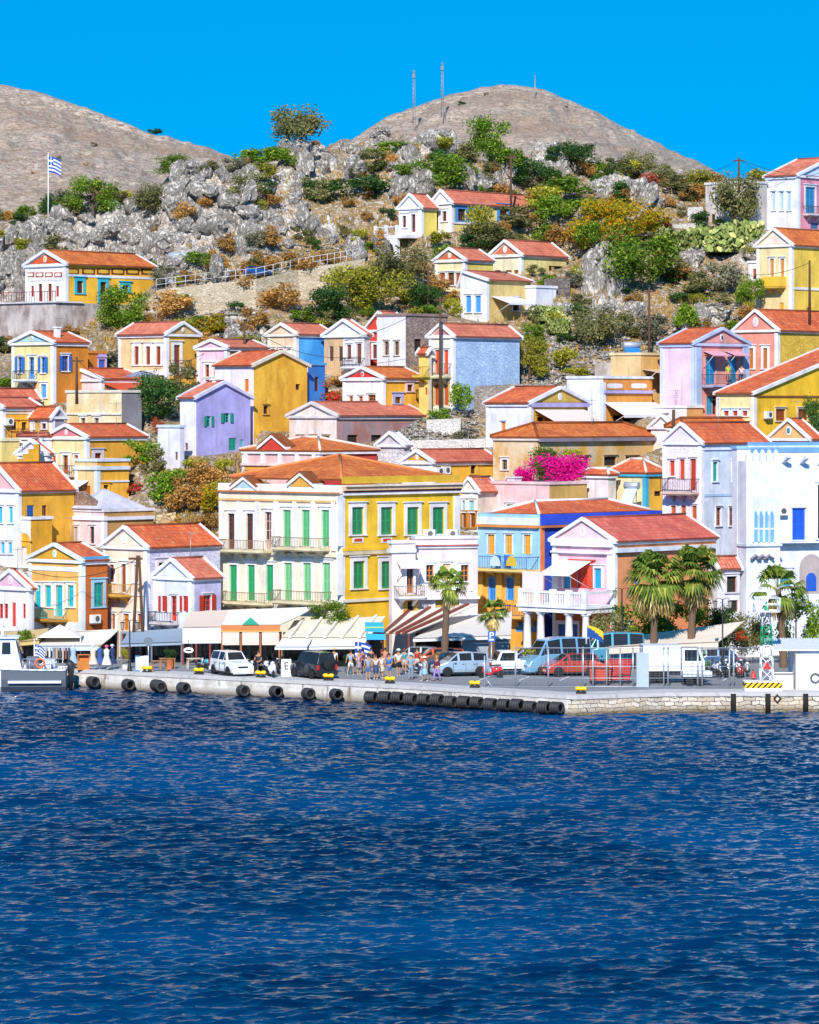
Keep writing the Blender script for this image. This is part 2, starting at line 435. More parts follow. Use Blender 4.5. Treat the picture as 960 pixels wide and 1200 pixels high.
            z = ze+.02
            c = [(x0, y0, z), (x1, y0, z), (x1, y1, z), (x0, y1, z)]; a = (*r0, zr); b = (*r1, zr)
            fs = ([[c[0], c[1], b, a], [c[1], c[2], b], [c[2], c[3], a, b], [c[3], c[0], a]] if w > l else
                  [[c[0], c[1], a], [c[1], c[2], b, a], [c[2], c[3], b], [c[3], c[0], a, b]])
            for fpts in fs:
                e = Vector(fpts[1])-Vector(fpts[0]); e.normalize(); o = Vector(fpts[0])
                nn = e.cross(Vector(fpts[2])-o).normalized(); up = nn.cross(e)
                rb.poly(fpts, tl, [((Vector(p)-o).dot(e), (Vector(p)-o).dot(up)) for p in fpts])
            rb.box(x0, x1, y0, y1, ze-.12, ze+.015, tl)
            ro = rb.build('roof', s.root); g = MB(); rm = plaster(capc, .2) if capc else tl
            for p, q in ((a, b), (c[0], a), (c[1], b if w > l else a), (c[2], b), (c[3], a if w > l else b)): g.path([Vector(p)+Vector((0, 0, .06)), Vector(q)+Vector((0, 0, .06))], .12, 5, rm)
            g.build('ridge_tiles', ro)
        else:
            c = MB(); cp = plaster(capc or s.trim, .25); h = .22
            z = ze
            c.box(-w-.1, .1, -.1, .22, z, z+h, cp); c.box(-.22, .1, .22, l+.1, z, z+h, cp)
            c.box(-w-.1, -.22, l-.2, l+.1, z, z+h, cp); c.box(-w-.1, -w+.22, .22, l-.2, z, z+h, cp); c.build('parapet_coping', s.root)
            r = MB(); r.poly([(-w+.01, .01, ze-.5), (-.01, .01, ze-.5), (-.01, l-.01, ze-.5), (-w+.01, l-.01, ze-.5)], plaster('#c9c2bb')); r.build('roof', s.root)
            s.zr = ze
        if ty in ('hip', None) and cor:
            c = MB(); zc = s.ze-(.0 if ty == 'hip' else .35)
            s.fb(c, 'F', -.16, w, zc-.3, zc-.03, .003, .17, mt); s.fb(c, 'S', .003, l, zc-.3, zc-.03, .003, .17, mt); c.build('cornice', s.root)
    def win(s, face, cx, y0, y1, wpx, kind='S', col='#8a4a30', sur=WHITE, sw=.16, arch=False, lv=True, rec=.2):
        a, b = sorted((s.U(face, cx-wpx/2), s.U(face, cx+wpx/2))); uc = (a+b)/2
        z0, z1 = s.Z(face, uc, y1), s.Z(face, uc, y0)
        Ltot = s.w if face == 'F' else s.l
        a = max(a, .1); b = min(b, Ltot-.1)
        if b-a < .2 or z1-z0 < .2: return None
        z1 = min(z1, s.ze-.32)
        if z1-z0 < .2: return None
        s.op[face].append((a, b, z0, z1, rec)); W = b-a
        m = MB(); sm = plaster(sur, .15) if sur else None; door = kind in ('D', 'SD')
        if sm:
            s.fb(m, face, a-sw, a, z0-(0 if door else sw*.0), z1, .002, .07, sm); s.fb(m, face, b, b+sw, z0, z1, .002, .07, sm)
            s.fb(m, face, a-sw, b+sw, z1, z1+sw*1.15, .002, .07, sm); s.fb(m, face, a-sw*1.5, b+sw*1.5, z1+sw*1.15, z1+sw*1.15+.07, .002, .16, sm)
            if not door: s.fb(m, face, a-sw*1.2, b+sw*1.2, z0-.1, z0-.004, .002, .12, sm)
        fm = paint(col)
        s.fb(m, face, a+.001, a+.05, z0, z1, -.18, -.10, fm); s.fb(m, face, b-.05, b-.001, z0, z1, -.18, -.10, fm)
        s.fb(m, face, a+.05, b-.05, z1-.05, z1-.001, -.18, -.10, fm)
        w_ = m.build('door' if door else 'window', s.root)
        if arch and sm:
            e = MB(); r = (W/2+sw); pts = [s.L(face, uc+r*math.cos(t), z1+sw*1.15+.07+r*.8*math.sin(t), .06) for t in np.linspace(0, math.pi, 11)]
            e.poly(pts, sm); e.build('arch_head', w_)
        if kind in ('S', 'SD'):
            lm = slatted(col) if lv else paint(col)
            for x0, x1 in ((a+.05, uc-.008), (uc+.008, b-.05)):
                q = MB(); s.fb(q, face, x0, x1, z0+.02, z1-.05, -.12, -.085, lm)
                pm = paint(col)
                for e0, e1 in ((x0, x0+.07), (x1-.07, x1)): s.fb(q, face, e0, e1, z0+.02, z1-.05, -.084, -.07, pm)
                for f0 in (z0+.02, (z0+z1)/2-.05, z1-.14): s.fb(q, face, x0+.07, x1-.07, f0, f0+.09, -.084, -.07, pm)
                q.build('shutter', w_)
        else:
            g = MB(); gm = glass() if kind != 'K' else paint(DARK, .9)  # empty openings have no glass; dark paint stands for their inner shade
            s.fb(g, face, a+.05, b-.05, z0+.01, z1-.05, -.17, -.155, gm); g.build('pane', w_)
            if kind != 'K':
                q = MB(); s.fb(q, face, uc-.035, uc+.035, z0+.01, z1-.05, -.154, -.11, fm)
                for fr in ((.33, .66) if z1-z0 < 2.2 else (.25, .5, .75)):
                    zz = z0+(z1-z0)*fr; s.fb(q, face, a+.05, uc-.035, zz-.025, zz+.025, -.154, -.12, fm); s.fb(q, face, uc+.035, b-.05, zz-.025, zz+.025, -.154, -.12, fm)
                if kind == 'D': s.fb(q, face, a+.05, uc-.035, z0+.01, z0+(z1-z0)*.25-.03, -.154, -.125, fm); s.fb(q, face, uc+.035, b-.05, z0+.01, z0+(z1-z0)*.25-.03, -.154, -.125, fm)
                q.build('mullion', w_)
            if kind in ('O',):
                lm = slatted(col)
                for x0, x1 in ((a-W/2-.02, a-.02), (b+.02, b+W/2+.02)):
                    q = MB(); s.fb(q, face, x0, x1, z0, z1, .075, .115, lm); q.build('shutter', w_)
        return w_
    def wins(s, face, cxs, y0, y1, wpx, kind='S', col='#8a4a30', **k):
        for c in cxs: s.win(face, c, y0, y1, wpx, kind, col, **k)
    def balcony(s, face, px0, px1, yslab, yrail, depth=1.0, col='#e8d8b8', rail='#4a4340', brk=2, solid=None):
        a, b = sorted((s.U(face, px0), s.U(face, px1))); uc = (a+b)/2; z = s.Z(face, uc, yslab)
        h = max(.75, min(1.1, (yslab-yrail)*s.k)); m = MB(); cm = plaster(col, .3)
        s.fb(m, face, a, b, z-.16, z, .003, depth, cm); s.fb(m, face, a+.06, b-.06, z-.24, z-.16, .003, depth-.08, cm)
        o = m.build('balcony', s.root)
        for i in range(brk):
            uu = a+(b-a)*(i+.5)/brk; q = MB(); L = s.L
            q.hexa([L(face, uu-.1, z-.75, .003), L(face, uu+.1, z-.75, .003), L(face, uu+.1, z-.6, .12), L(face, uu-.1, z-.6, .12),
                    L(face, uu-.1, z-.24, .003), L(face, uu+.1, z-.24, .003), L(face, uu+.1, z-.24, depth*.8), L(face, uu-.1, z-.24, depth*.8)], cm); q.build('bracket', o)
        r = MB(); rm = paint(rail, .5, .3)
        if solid: 
            sm = paint(solid); s.fb(r, face, a, b, z+.02, z+h, depth-.06, depth, sm)
            for e in (a, b-.05): s.fb(r, face, e, e+.05, z+.02, z+h, .01, depth-.06, sm)
        else:
            s.fb(r, face, a, b, z+h-.05, z+h, depth-.07, depth-.02, rm); s.fb(r, face, a, b, z+.08, z+.11, depth-.06, depth-.03, rm)
            for e in (a, b-.04): s.fb(r, face, e, e+.04, z+h-.05, z+h, .01, depth-.07, rm); s.fb(r, face, e, e+.04, z, z+h-.05, depth-.07, depth-.03, rm)
            n = int((b-a)/.16)
            for i in range(1, n): u = a+(b-a)*i/n; s.fb(r, face, u-.012, u+.012, z+.11, z+h-.05, depth-.057, depth-.033, rm)
            for e in (a+.01, b-.03):
                for j in range(1, int(depth/.2)): n0 = depth*j/int(depth/.2)-.05; s.fb(r, face, e, e+.02, z, z+h-.05, n0, n0+.02, rm)
        r.build('railing', o); return o
    def band(s, face, y0, y1, col, x0=None, x1=None, n=.05, name='moulding'):
        Ltot = s.w if face == 'F' else s.l
        a, b = (0, Ltot) if x0 is None else sorted((s.U(face, x0), s.U(face, x1)))
        uc = (a+b)/2; m = MB(); s.fb(m, face, a, b, s.Z(face, uc, y1), s.Z(face, uc, y0), .003, n, plaster(col, .2)); return m.build(name, s.root)
    def zone(s, face, y0, y1, col, x0=None, x1=None):
        Ltot = s.w if face == 'F' else s.l
        a, b = (0, Ltot) if x0 is None else sorted((max(0, s.U(face, x0)), min(Ltot, s.U(face, x1)))); a, b = max(0, min(a, Ltot)), max(0, min(b, Ltot)); uc = (a+b)/2
        s.zones.append((face, a, b, s.Z(face, uc, y1), min(s.ze, s.Z(face, uc, y0)), plaster(col, .35)))
    def pane_panel(s, face, cx, y0, y1, wpx, outer, inner, name='frieze_panel', n=.04):
        a, b = sorted((s.U(face, cx-wpx/2), s.U(face, cx+wpx/2))); uc = (a+b)/2; z0, z1 = s.Z(face, uc, y1), s.Z(face, uc, y0)
        m = MB(); s.fb(m, face, a, b, z0, z1, .003, n, plaster(outer, .1))
        pts = []
        ru = (b-a)/2*.78; rz = (z1-z0)/2*.62
        for j in range(16):
            an = 2*math.pi*j/16; c_, s_ = math.cos(an), math.sin(an)
            pts.append(s.L(face, uc+ru*math.copysign(abs(c_)**.5, c_), (z0+z1)/2+rz*math.copysign(abs(s_)**.5, s_), n+.012))
        m.poly(pts, plaster(inner, .1)); m.build(name, s.root)
    def awning(s, face, px0, px1, ytop, ybot, out=1.6, col='#efe6dc', drop=.18):
        a, b = sorted((s.U(face, px0), s.U(face, px1))); uc = (a+b)/2; z1 = s.Z(face, uc, ytop)
        d = s.dF if face == 'F' else s.dS; nv = (-math.sin(s.t), -math.cos(s.t)) if face == 'F' else (math.cos(s.t), -math.sin(s.t))
        Yb = s.C.y+uc*d[1]+out*nv[1]; z0 = HC-(ybot-HZ)*Yb/F-s.C.z
        m = MB(); fm = fabric(col); L = s.L
        m.hexa([L(face, a, z1-.03, .01), L(face, b, z1-.03, .01), L(face, b, z0-.03, out), L(face, a, z0-.03, out), L(face, a, z1, .01), L(face, b, z1, .01), L(face, b, z0, out), L(face, a, z0, out)], fm)
        s.fb(m, face, a, b, z0-drop-.03, z0-.035, out-.03, out, fm)
        pm = paint('#d8d4d0')
        o = m.build('awning', s.root)
        for e in (a+.06, b-.06): q = MB(); q.tube(L(face, e, z0-.06, out-.06), L(face, e, max(z0-1.1, z1-2.6), .02), .025, pm, 5); q.build('awning_arm', o)
    def part(s, name, fn, mat, parent=None):
        m = MB(); fn(m, mat); return m.build(name, parent or s.root)
    def acunit(s, face, cx, cy, wpx=9):
        u = s.U(face, cx); z = s.Z(face, u, cy); m = MB(); s.fb(m, face, u-.42, u+.42, z-.3, z+.3, .08, .4, paint('#e6e4e2'))
        pts = [s.L(face, u+.08+.22*math.cos(a), z+.22*math.sin(a), .405) for a in np.linspace(0, 2*math.pi, 14)[:-1]]; m.poly(pts, paint('#55565a')); 
        s.fb(m, face, u-.4, u+.4, z-.38, z-.31, .003, .38, paint('#777')); m.build('air_conditioner', s.root)
    def chimney(s, a, b, h=1.1, w=.5, col=WHITE):
        x, y = -s.w*a, s.l*b; m = MB(); cm = plaster(col); z0 = s.ze-.1
        m.box(x-w/2, x+w/2, y-w/2, y+w/2, z0, s.zr+h*.5, cm); m.box(x-w/2-.08, x+w/2+.08, y-w/2-.08, y+w/2+.08, s.zr+h*.5, s.zr+h*.5+.12, cm)
        ro = [c for c in s.root.children if c.name.split('.')[0] == 'roof']; m.build('chimney', ro[0] if ro else s.root)
    def done(s):
        w, l, ze = s.w, s.l, s.ze; m = MB()
        for face, Lt, mat in (('F', w, s.mf), ('S', l, s.ms)):
            ops = s.op[face]; zn = [q for q in s.zones if q[0] == face]; us = sorted({0, Lt, *[o[0] for o in ops], *[o[1] for o in ops], *[q[1] for q in zn], *[q[2] for q in zn]}); zs = sorted({-s.deep, ze, *[o[2] for o in ops], *[o[3] for o in ops], *[q[3] for q in zn], *[q[4] for q in zn]})
            for i in range(len(us)-1):
                for j in range(len(zs)-1):
                    c = ((us[i]+us[i+1])/2, (zs[j]+zs[j+1])/2)
                    if any(o[0] < c[0] < o[1] and o[2] < c[1] < o[3] for o in ops): continue
                    m.poly([s.L(face, us[i], zs[j], 0), s.L(face, us[i+1], zs[j], 0), s.L(face, us[i+1], zs[j+1], 0), s.L(face, us[i], zs[j+1], 0)], next((q[5] for q in zn if q[1] < c[0] < q[2] and q[3] < c[1] < q[4]), mat))
            for a, b, z0, z1, r in ops:
                q = [(a, z0), (b, z0), (b, z1), (a, z1)]
                for i in range(4):
                    p, n = q[i], q[(i+1) % 4]
                    m.poly([s.L(face, *p, 0), s.L(face, *n, 0), s.L(face, *n, -r), s.L(face, *p, -r)], mat)
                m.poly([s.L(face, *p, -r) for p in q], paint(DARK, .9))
        m.poly([(0, l, -s.deep), (-w, l, -s.deep), (-w, l, ze), (0, l, ze)], s.ms)
        m.poly([(-w, l, -s.deep), (-w, 0, -s.deep), (-w, 0, ze), (-w, l, ze)], s.ms)
        if s.gab:
            face, A, ar, zr = s.gab
            mp = (lambda a, b, z: (-a, b, z)) if face == 'F' else (lambda a, b, z: (-b, a, z)); B = l if face == 'F' else w
            mat = s.mf if face == 'F' else s.ms
            m.poly([mp(0, 0, ze), mp(A, 0, ze), mp(ar, 0, zr)], mat); m.poly([mp(0, B, ze), mp(A, B, ze), mp(ar, B, zr)], mat)
        m.build('wall', s.root)
        rr = random.Random(int(s.C.x*37)); ro = [c for c in s.root.children if c.name.split('.')[0] == 'roof']
        if rr.random() < .42 and ro and s.w > 3:
            a = MB(); x, y, z = -s.w*rr.uniform(.35, .6), s.l*rr.uniform(.4, .8), s.zr-.2; am = paint('#9a9ca0', .4, .5); h = rr.uniform(1.5, 2.4); a.tube((x, y, z-.8), (x, y, z+h), .025, am, 5)
            for k in range(5): d = .5-.07*k; a.tube((x-d, y-.3+.18*k, z+h-.15), (x+d, y-.3+.18*k, z+h-.15), .012, am, 4)
            a.tube((x, y-.35, z+h-.15), (x, y+.5, z+h-.15), .015, am, 4); a.build('aerial', ro[0])
        if s.pil:
            k = .3; top = ze-.31; p = MB(); s.fb(p, 'F', 0, k, -s.deep, top, 0, .06, s.mt); s.fb(p, 'S', -.06, k, -s.deep, top, 0, .061, s.mt); p.build('pilaster', s.root)
            p = MB(); s.fb(p, 'F', w-k, w, -s.deep, top, .003, .06, s.mt); p.build('pilaster', s.root)
        return s

class Rg:
    def __init__(s, x0, y0, k): s.x0, s.y0, s.k = x0, y0, k
    def x(s, v): return s.x0+v/s.k
    def y(s, v): return s.y0+v/s.k
    def win(s, H, face, cxs, y0, y1, w, kind='S', col='#8a4a30', **k):
        for c in (cxs if hasattr(cxs, '__len__') else [cxs]): H.win(face, s.x(c), s.y(y0), s.y(y1), w/s.k, kind, col, **k)
    def bal(s, H, face, x0, x1, ys, yr, **k): return H.balcony(face, s.x(x0), s.x(x1), s.y(ys), s.y(yr), **k)
    def awn(s, H, face, x0, x1, yt, yb, **k): H.awning(face, s.x(x0), s.x(x1), s.y(yt), s.y(yb), **k)
A_ = Rg(0, 270, 4.8); B_ = Rg(180, 340, 4.8); C_ = Rg(340, 350, 4.8); D_ = Rg(480, 350, 4.8); E_ = Rg(640, 350, 4.8)
U_ = Rg(760, 180, 4.8); V_ = Rg(760, 350, 4.8); K_ = Rg(420, 200, 960/260)
L_ = Rg(0, 440, 4.8); M_ = Rg(0, 580, 4.8); N_ = Rg(180, 520, 943/220); O_ = Rg(370, 520, 943/220); Q_ = Rg(540, 540, 943/220); S_ = Rg(740, 470, 943/220)
BRN = '#7a3a22'; RED = '#c23a22'; TEAL = '#18a99a'; BLU = '#2f7fd6'; GRN = '#2f9a5c'; ORG = '#c8641e'; LBL = '#6fb6e8'

# ---- top left villa above the town
h = House('villa', 'yellow and white villa with panelled frieze on a concrete terrace under the grey crags', 30, 77, 182, 356, 309, Y=232, corS=False, f='#f6f0ea', sd='#f8bc30', trim='#e8e6f2',
          roof='y', apex=295, rc=R3, tym='#d8541e', med='#e8c060')
for c in (172, 224, 276, 328): h.pane_panel('F', A_.x(c), A_.y(236), A_.y(262), 9, '#a8361e', '#f4e8d4')
for c in (407, 497, 580, 662, 745, 830): h.pane_panel('S', A_.x(c), A_.y(214), A_.y(248), 15, '#7a1e1c', '#e0b030')
h.band('F', A_.y(282), A_.y(268), '#e8e6f2'); h.band('S', A_.y(268), A_.y(254), '#e8e6f2')
A_.win(h, 'F', (182, 323), 312, 372, 16, 'G', '#b83228', sur=None); A_.win(h, 'F', (226, 280), 300, 405, 20, 'D', '#8a3420', sur=None)
A_.win(h, 'S', 449, 284, 352, 34, 'G', '#5a3430', sur='#2fb4cc', sw=.3); A_.win(h, 'S', 580, 290, 412, 34, 'D', '#4a2a24', sur='#2fb4cc', sw=.3); A_.win(h, 'S', 704, 310, 345, 36, 'G', '#33475a', sur='#2fb4cc', sw=.3)
h.cut(-h.w-2.5, 4.5, -6.5, -3.3, -3.6)
def terr(m, mat):
    m.box(-h.w-1.2, 2.2, -3.2, -.02, -4.3, .0, mat); m.box(.02, 2.2, -.02, 9, -4.3, -.0, mat); m.box(-h.w-1.4, 2.4, -3.4, -.02, .004, .14, plaster('#d8d4da'))
h.part('terrace', terr, oldplaster('#b9aaa6', '#8c7a74', '#cfc6c4'))
def rl(m, mat):
    for i in range(26):
        x = -h.w-1.1+i*(h.w+3.2)/25; m.box(x-.02, x+.02, -3.22, -3.18, .14, 1.0, mat)
    m.box(-h.w-1.2, 2.2, -3.23, -3.17, 1.0, 1.06, mat)
h.part('railing', rl, paint('#7a3a2a')); h.done()
# ---- blue pediment house
h = House('house', 'cream house with light blue pediment, blue shutters and orange side wall below the crag villa', 14, 62.5, 103, 470, 401, f='#f2dc98', sd='#d8841c', roof='y', apex=390, rc=R1, tym='#a8d0ea', med='#e8c23c')
A_.win(h, 'F', (115, 245), 712, 800, 26, 'O', BLU, sw=.1); A_.win(h, 'F', 180, 712, 835, 30, 'D', '#3f93d8'); A_.win(h, 'F', 248, 865, 940, 30, 'S', '#4f9fe0'); A_.win(h, 'F', 183, 870, 935, 30, 'SD', BLU, sur='#d8841c')
A_.win(h, 'S', 366, 705, 790, 34, 'O', '#2f6fd0')
A_.bal(h, 'F', 118, 215, 838, 790, col='#e4e2ea'); h.chimney(.2, .35, .8, .4); h.done()
h = House('outbuilding', 'low orange wall block with arched blue door beside the blue pediment house', 101, 104, 124, 440, 414, f='#d8841c', sd='#cc7a1e', pil=False, cor=False, capc='#d8841c')
h.win('S', 119.3, 421, 436, 7.5, 'SD', '#2f62c8', sur='#b8a8d8', arch=True); h.done()
# ---- cream house, three tall windows
h = House('house', 'cream house with mustard side, small side pediment and three tall reddish windows', 139, 195, 232.5, 452, 391, f='#f0cf9a', sd='#e4ac3c', roof='x', apex=379, rc=R2, trim='#f0eef4', tym='#d8b070', med='#f4eee0')
A_.win(h, 'F', (770, 835, 893), 652, 755, 25, 'S', '#8a3c24', sw=.28); B_.win(h, 'S', 130, 308, 440, 34, 'SD', '#7a3a28', sw=.28)
h.band('F', 434, 440, '#f0eef4', n=.09); h.band('S', 433, 439, '#f0eef4', n=.09); B_.bal(h, 'S', 85, 190, 442, 405, col='#e8e0d8', depth=.6); h.done()
# ---- low white gable with lean-to
h = House('house', 'low pinkish white gabled house with orange lean-to roof on its brown side', 67.5, 119, 170, 468, 444, f='#f2dde2', sd='#c8781c', roof='y', apex=433.5, rc=R1, tym='#f0d4e0')
def lean(m, mat): m.hexa([(.05, .3, h.ze-.45), (3.2, .3, h.ze-1.3), (3.2, h.l+3, h.ze-1.3), (.05, h.l+3, h.ze-.45), (.05, .3, h.ze-.3), (3.2, .3, h.ze-1.15), (3.2, h.l+3, h.ze-1.15), (.05, h.l+3, h.ze-.3)], mat)
h.part('lean_to_roof', lean, paint('#cf5026')); A_.win(h, 'S', 625, 850, 885, 18, 'G', '#d8d4e0'); h.done()
# ---- cream flat block
h = House('house', 'stained cream flat roofed block with grey concrete side in front of the white gable', 78, 142.5, 166, 505, 460, f='#ecd9b4', sd='#8e8a92', pil=False, cor=False, capc='#e8e0d0', wf=oldplaster('#eeddb8', '#d8b87c', '#c8b8a8'))
A_.win(h, 'F', (470, 545), 1055, 1108, 26, 'G', '#9a8a5a', sur='#e8e6e8'); h.band('F', 484, 486, '#f0ece8', n=.12); h.done()
def umbrella(x, y, Y, label, c='#8c8aa0', r=1.6, hgt=2.3):
    o = empty('parasol', P(x, y, Y), 0, label, 'parasol'); m = MB(); m.tube((0, 0, 0), (0, 0, hgt), .03, paint('#888')); m.build('pole', o)
    m = MB(); m.lathe([(r, hgt-.55), (r*.5, hgt-.2), (.02, hgt)], (0, 0, 0), 8, fabric(c), False); m.build('canopy', o)
umbrella(167, 466, h.Y+6, 'grey folded-edge parasol on the roof terrace beside the cream flat block')
# ---- far left red roofs
h = House('house', 'red roofed house with lilac fascia at the left edge, behind the mustard balcony house', -34, -22, 46, 490, 466, f='#e8d8e4', sd='#e6d2de', roof='y', apex=451, rc=R4, lmax=16); h.done()
h = House('house', 'mustard house with red roof, two dark windows and drying towels at left edge', -26, 3, 47, 514, 477, f='#f4efe8', sd='#f8b434', roof='y', apex=468, rc=R4)
A_.win(h, 'S', (76, 134), 1078, 1122, 30, 'G', '#6a3a1e', sur='#f8b434'); h.acunit('S', 8, 494); h.band('S', 482, 485, '#efe0c8'); h.balcony('S', 4, 24, 513, 507, col='#e8d8a0'); h.done()
h = House('house', 'small mustard house with bright orange lean roof beside the cream flat block', 36, 61, 75, 511, 488, f='#e0aa3c', sd='#a098b0', roof='x', apex=474, rc=R1)  # side gable's purple grey is shade painted into the mustard wall
A_.win(h, 'F', (180, 250), 1085, 1115, 22, 'G', '#4a2c28', sur='#e8e0ec'); h.done()
# ---- pink pediment
h = House('house', 'cream house with pink pediment, red-brown shutters and long ochre side wall', 55, 101.5, 171, 560, 512, f='#f4dca2', sd='#e8a42c', roof='y', apex=499, rc=R1, tym='#e07a88', med='#f0d8d0')
L_.win(h, 'F', (306, 432), 448, 522, 22, 'S', '#b84a28', sw=.14); L_.win(h, 'F', 370, 448, 552, 30, 'D', '#b8643c', sw=.2); L_.win(h, 'S', 550, 436, 470, 36, 'G', '#7a3020', sur='#e0d4dc', sw=.3)
L_.bal(h, 'F', 275, 425, 557, 520, col='#e8dcd0', depth=.7); h.done()
h = House('house', 'small lilac white gabled house with pale blue lower shutters, left of the pink pediment', 21, 55, 61, 562, 531, f='#f2eef8', sd='#e8e4f2', roof='y', apex=517, rc=R1, tym='#e2d4ee')
L_.win(h, 'F', (148, 215), 512, 556, 32, 'S', '#a8cbe8', sw=.12); h.done()
h = House('house', 'white walled house with flat red roof squeezed behind the lilac gable', 23, 57, 62, 545, 511, f='#f0ecf4', sd='#f0ecf4', roof='hip', apex=502, rc=R4); h.done()
h = House('house', 'plain pale yellow block at the left edge above the mustard stair wall', -20, 2, 23, 545, 517, f='#f0d88c', sd='#efd684', pil=False, cor=False, capc='#f0e4c0'); h.done()
# mustard stair wall
o = empty('staircase', P(2, 556, D(172.2)), 0, 'mustard stair wall with white steps climbing beside the lilac gable', 'staircase')
m = MB(); a = plaster('#d49a1c'); b = plaster('#f0ecf0')
for i in range(7): m.box(i*.42, i*.42+.42, 0, 1.2, -2, .1+i*.38, a)
m.build('stair_wall', o); m = MB()
for i in range(7): m.box(i*.42+.003, i*.42+.44, -.05, 1.25, .104+i*.38, .2+i*.38, b)
m.build('steps', o)
# ---- mustard cube
h = House('house', 'cube shaped mustard house with white cornice and lean white awning, bougainvillea at its foot', 88, 114, 151, 585, 541, f='#f0c88c', sd='#f8b434', trim='#dfe6f6', capc='#dfe6f6')
L_.win(h, 'S', 595, 615, 655, 28, 'G', '#7a3a1c', sur='#f8b434'); h.band('S', 563, 565, '#dfe6f6', n=.08); L_.win(h, 'F', 492, 620, 688, 30, 'SD', '#b8621c', sur=None); L_.awn(h, 'F', 395, 500, 590, 655, out=2.0, col='#e8e4e4', drop=.1); h.done()
# ---- big white house left
h = House('house', 'tall white house with turquoise shutters, pink pediment and mustard side at the left edge', -30, 21.5, 87, 660, 574, f='#f6f3f8', sd='#f0b030', roof='y', apex=545, rc=R1, tym='#f0b4b8')
L_.win(h, 'F', (5, 63), 738, 828, 24, 'S', '#3fb0e0', sw=.12); L_.win(h, 'F', (18, 60), 938, 1000, 22, 'S', '#3fb0e0', sw=.12)
L_.win(h, 'S', 172, 730, 822, 40, 'SD', '#1f5fb0', sur=None); L_.win(h, 'S', 250, 730, 805, 26, 'G', '#7a4a3c', sur=None); h.done()
h = House('house', 'white terrace block with mustard wall and small white arched doorway beside the tall white house', 20, 36, 61, 664, 609, f='#f4f0f6', sd='#f0ac24', pil=False, cor=False, capc='#f4f0f6')
M_.win(h, 'F', 136, 290, 385, 36, 'SD', '#f0ecec', sur='#f0ac24', sw=.35, arch=True); h.done()
# ---- pinkish house with ruined pediment
h = House('house', 'pale pink house with three grey windows, blank ochre side and rubble pediment on top', 60, 122, 180, 640, 600, f='#f2d6d8', sd='#c89454', trim='#f0ecf6', capc='#eee6f0')
M_.win(h, 'F', (335, 427, 520), 178, 272, 26, 'K', sur='#efe2e6', sw=.12); M_.win(h, 'F', (335, 427), 178, 272, 22, 'S', '#a89a96', sur=None)
def rub(m, mat):
    zz = h.ze+.2; p = [(-h.w*.88, .1, zz), (-h.w*.12, .1, zz), (-h.w*.2, .1, zz+.5), (-h.w*.48, .1, zz+1.35), (-h.w*.62, .1, zz+1.0)]
    m.poly(p, mat); m.poly([(x, .7, z) for x, y, z in p], mat)
    for i in range(5): j = (i+1) % 5; m.poly([p[i], p[j], (p[j][0], .7, p[j][2]), (p[i][0], .7, p[i][2])], mat)
h.part('ruined_pediment', rub, stone('#b09080', '#8a6a58', scale=3)); 
def pyr(m, mat):
    z = h.ze+.23; x0, x1, y0, y1 = -4.5, -.1, .9*h.l-5, .9*h.l; c = ((x0+x1)/2, (y0+y1)/2, z+1.5); q = [(x0, y0, z), (x1, y0, z), (x1, y1, z), (x0, y1, z)]
    for i in range(4): m.poly([q[i], q[(i+1) % 4], c], mat)
h.part('pyramid_roof', pyr, plaster('#cfcbdc')); h.done()
# ---- first row left: orange house
h = House('house', 'orange waterfront house with mustard pediment, turquoise shutters and blue corner trim', 34, 96, 126, 776, 657, Y=143.5, f='#f2b45c', sd='#c8641a', trim='#eaf0fa', roof='y', apex=639, rc=R1, tym='#d8a020', med='#a8d8f0')
M_.win(h, 'F', (215, 273, 400), 508, 628, 34, 'S', '#23b8c8', sw=.2); M_.win(h, 'F', 335, 508, 684, 38, 'SD', '#23b8c8', sw=.2); M_.win(h, 'S', 553, 492, 628, 52, 'S', '#1a9a90', sur='#9fd0e8', sw=.25)
M_.bal(h, 'F', 236, 384, 696, 640, col='#b8862c', rail='#7fcabc', brk=3); h.band('S', 652, 657, '#4aa8dc', n=.2); h.acunit('S', 109, 725)
h.band('F', 664, 669, '#eaf0fa'); h.band('F', 728, 776, '#f0ece8', n=.05); h.done()
# ---- pink cream house
h = House('house', 'pale peach house with oval medallion, brown doors, yellow balcony and lavender stone side', 121, 172, 258, 772, 641, Y=144.5, f='#f6dcc4', sd='#cfcbe2', ws=stone('#dcd8ec', '#c8c3dc', '#b4aec6', 2.6, 1.8, .03), trim='#f2f0f8', roof='y', apex=618.5, rc=R1, tym='#f6dcc4', med='#d8e8f4')
M_.win(h, 'F', (632, 770), 392, 490, 24, 'S', '#8a4a26', sw=.18); M_.win(h, 'F', 698, 388, 546, 26, 'SD', '#8a4a26', sw=.18); M_.bal(h, 'F', 596, 742, 556, 498, col='#d8a23c', rail='#c89a3c', brk=3)
M_.win(h, 'F', (640, 785), 668, 755, 20, 'S', '#9a5228', sw=.14); M_.win(h, 'F', 712, 668, 760, 32, 'SD', '#c47a2c', sw=.14); N_.win(h, 'S', 50, 596, 640, 52, 'G', '#6a5a56', sur='#e8e4f2', sw=.28)
h.band('F', 695, 697.5, '#f2f0f8', n=.1); h.done()
# ---- small pink pediment at left edge
h = House('house', 'small white house with pink pediment and red window frames at the left waterfront edge', -8, 34, 40, 776, 689, Y=142.5, f='#f6eef0', sd='#ecdfe6', roof='y', apex=669.5, rc=R1, tym='#eeb4cc', med='#e8c0d0')
M_.win(h, 'F', (6, 34, 138), 612, 695, 22, 'G', '#d04030', sur=None); M_.win(h, 'F', 78, 606, 740, 22, 'SD', '#d04030', sur=None); h.done()
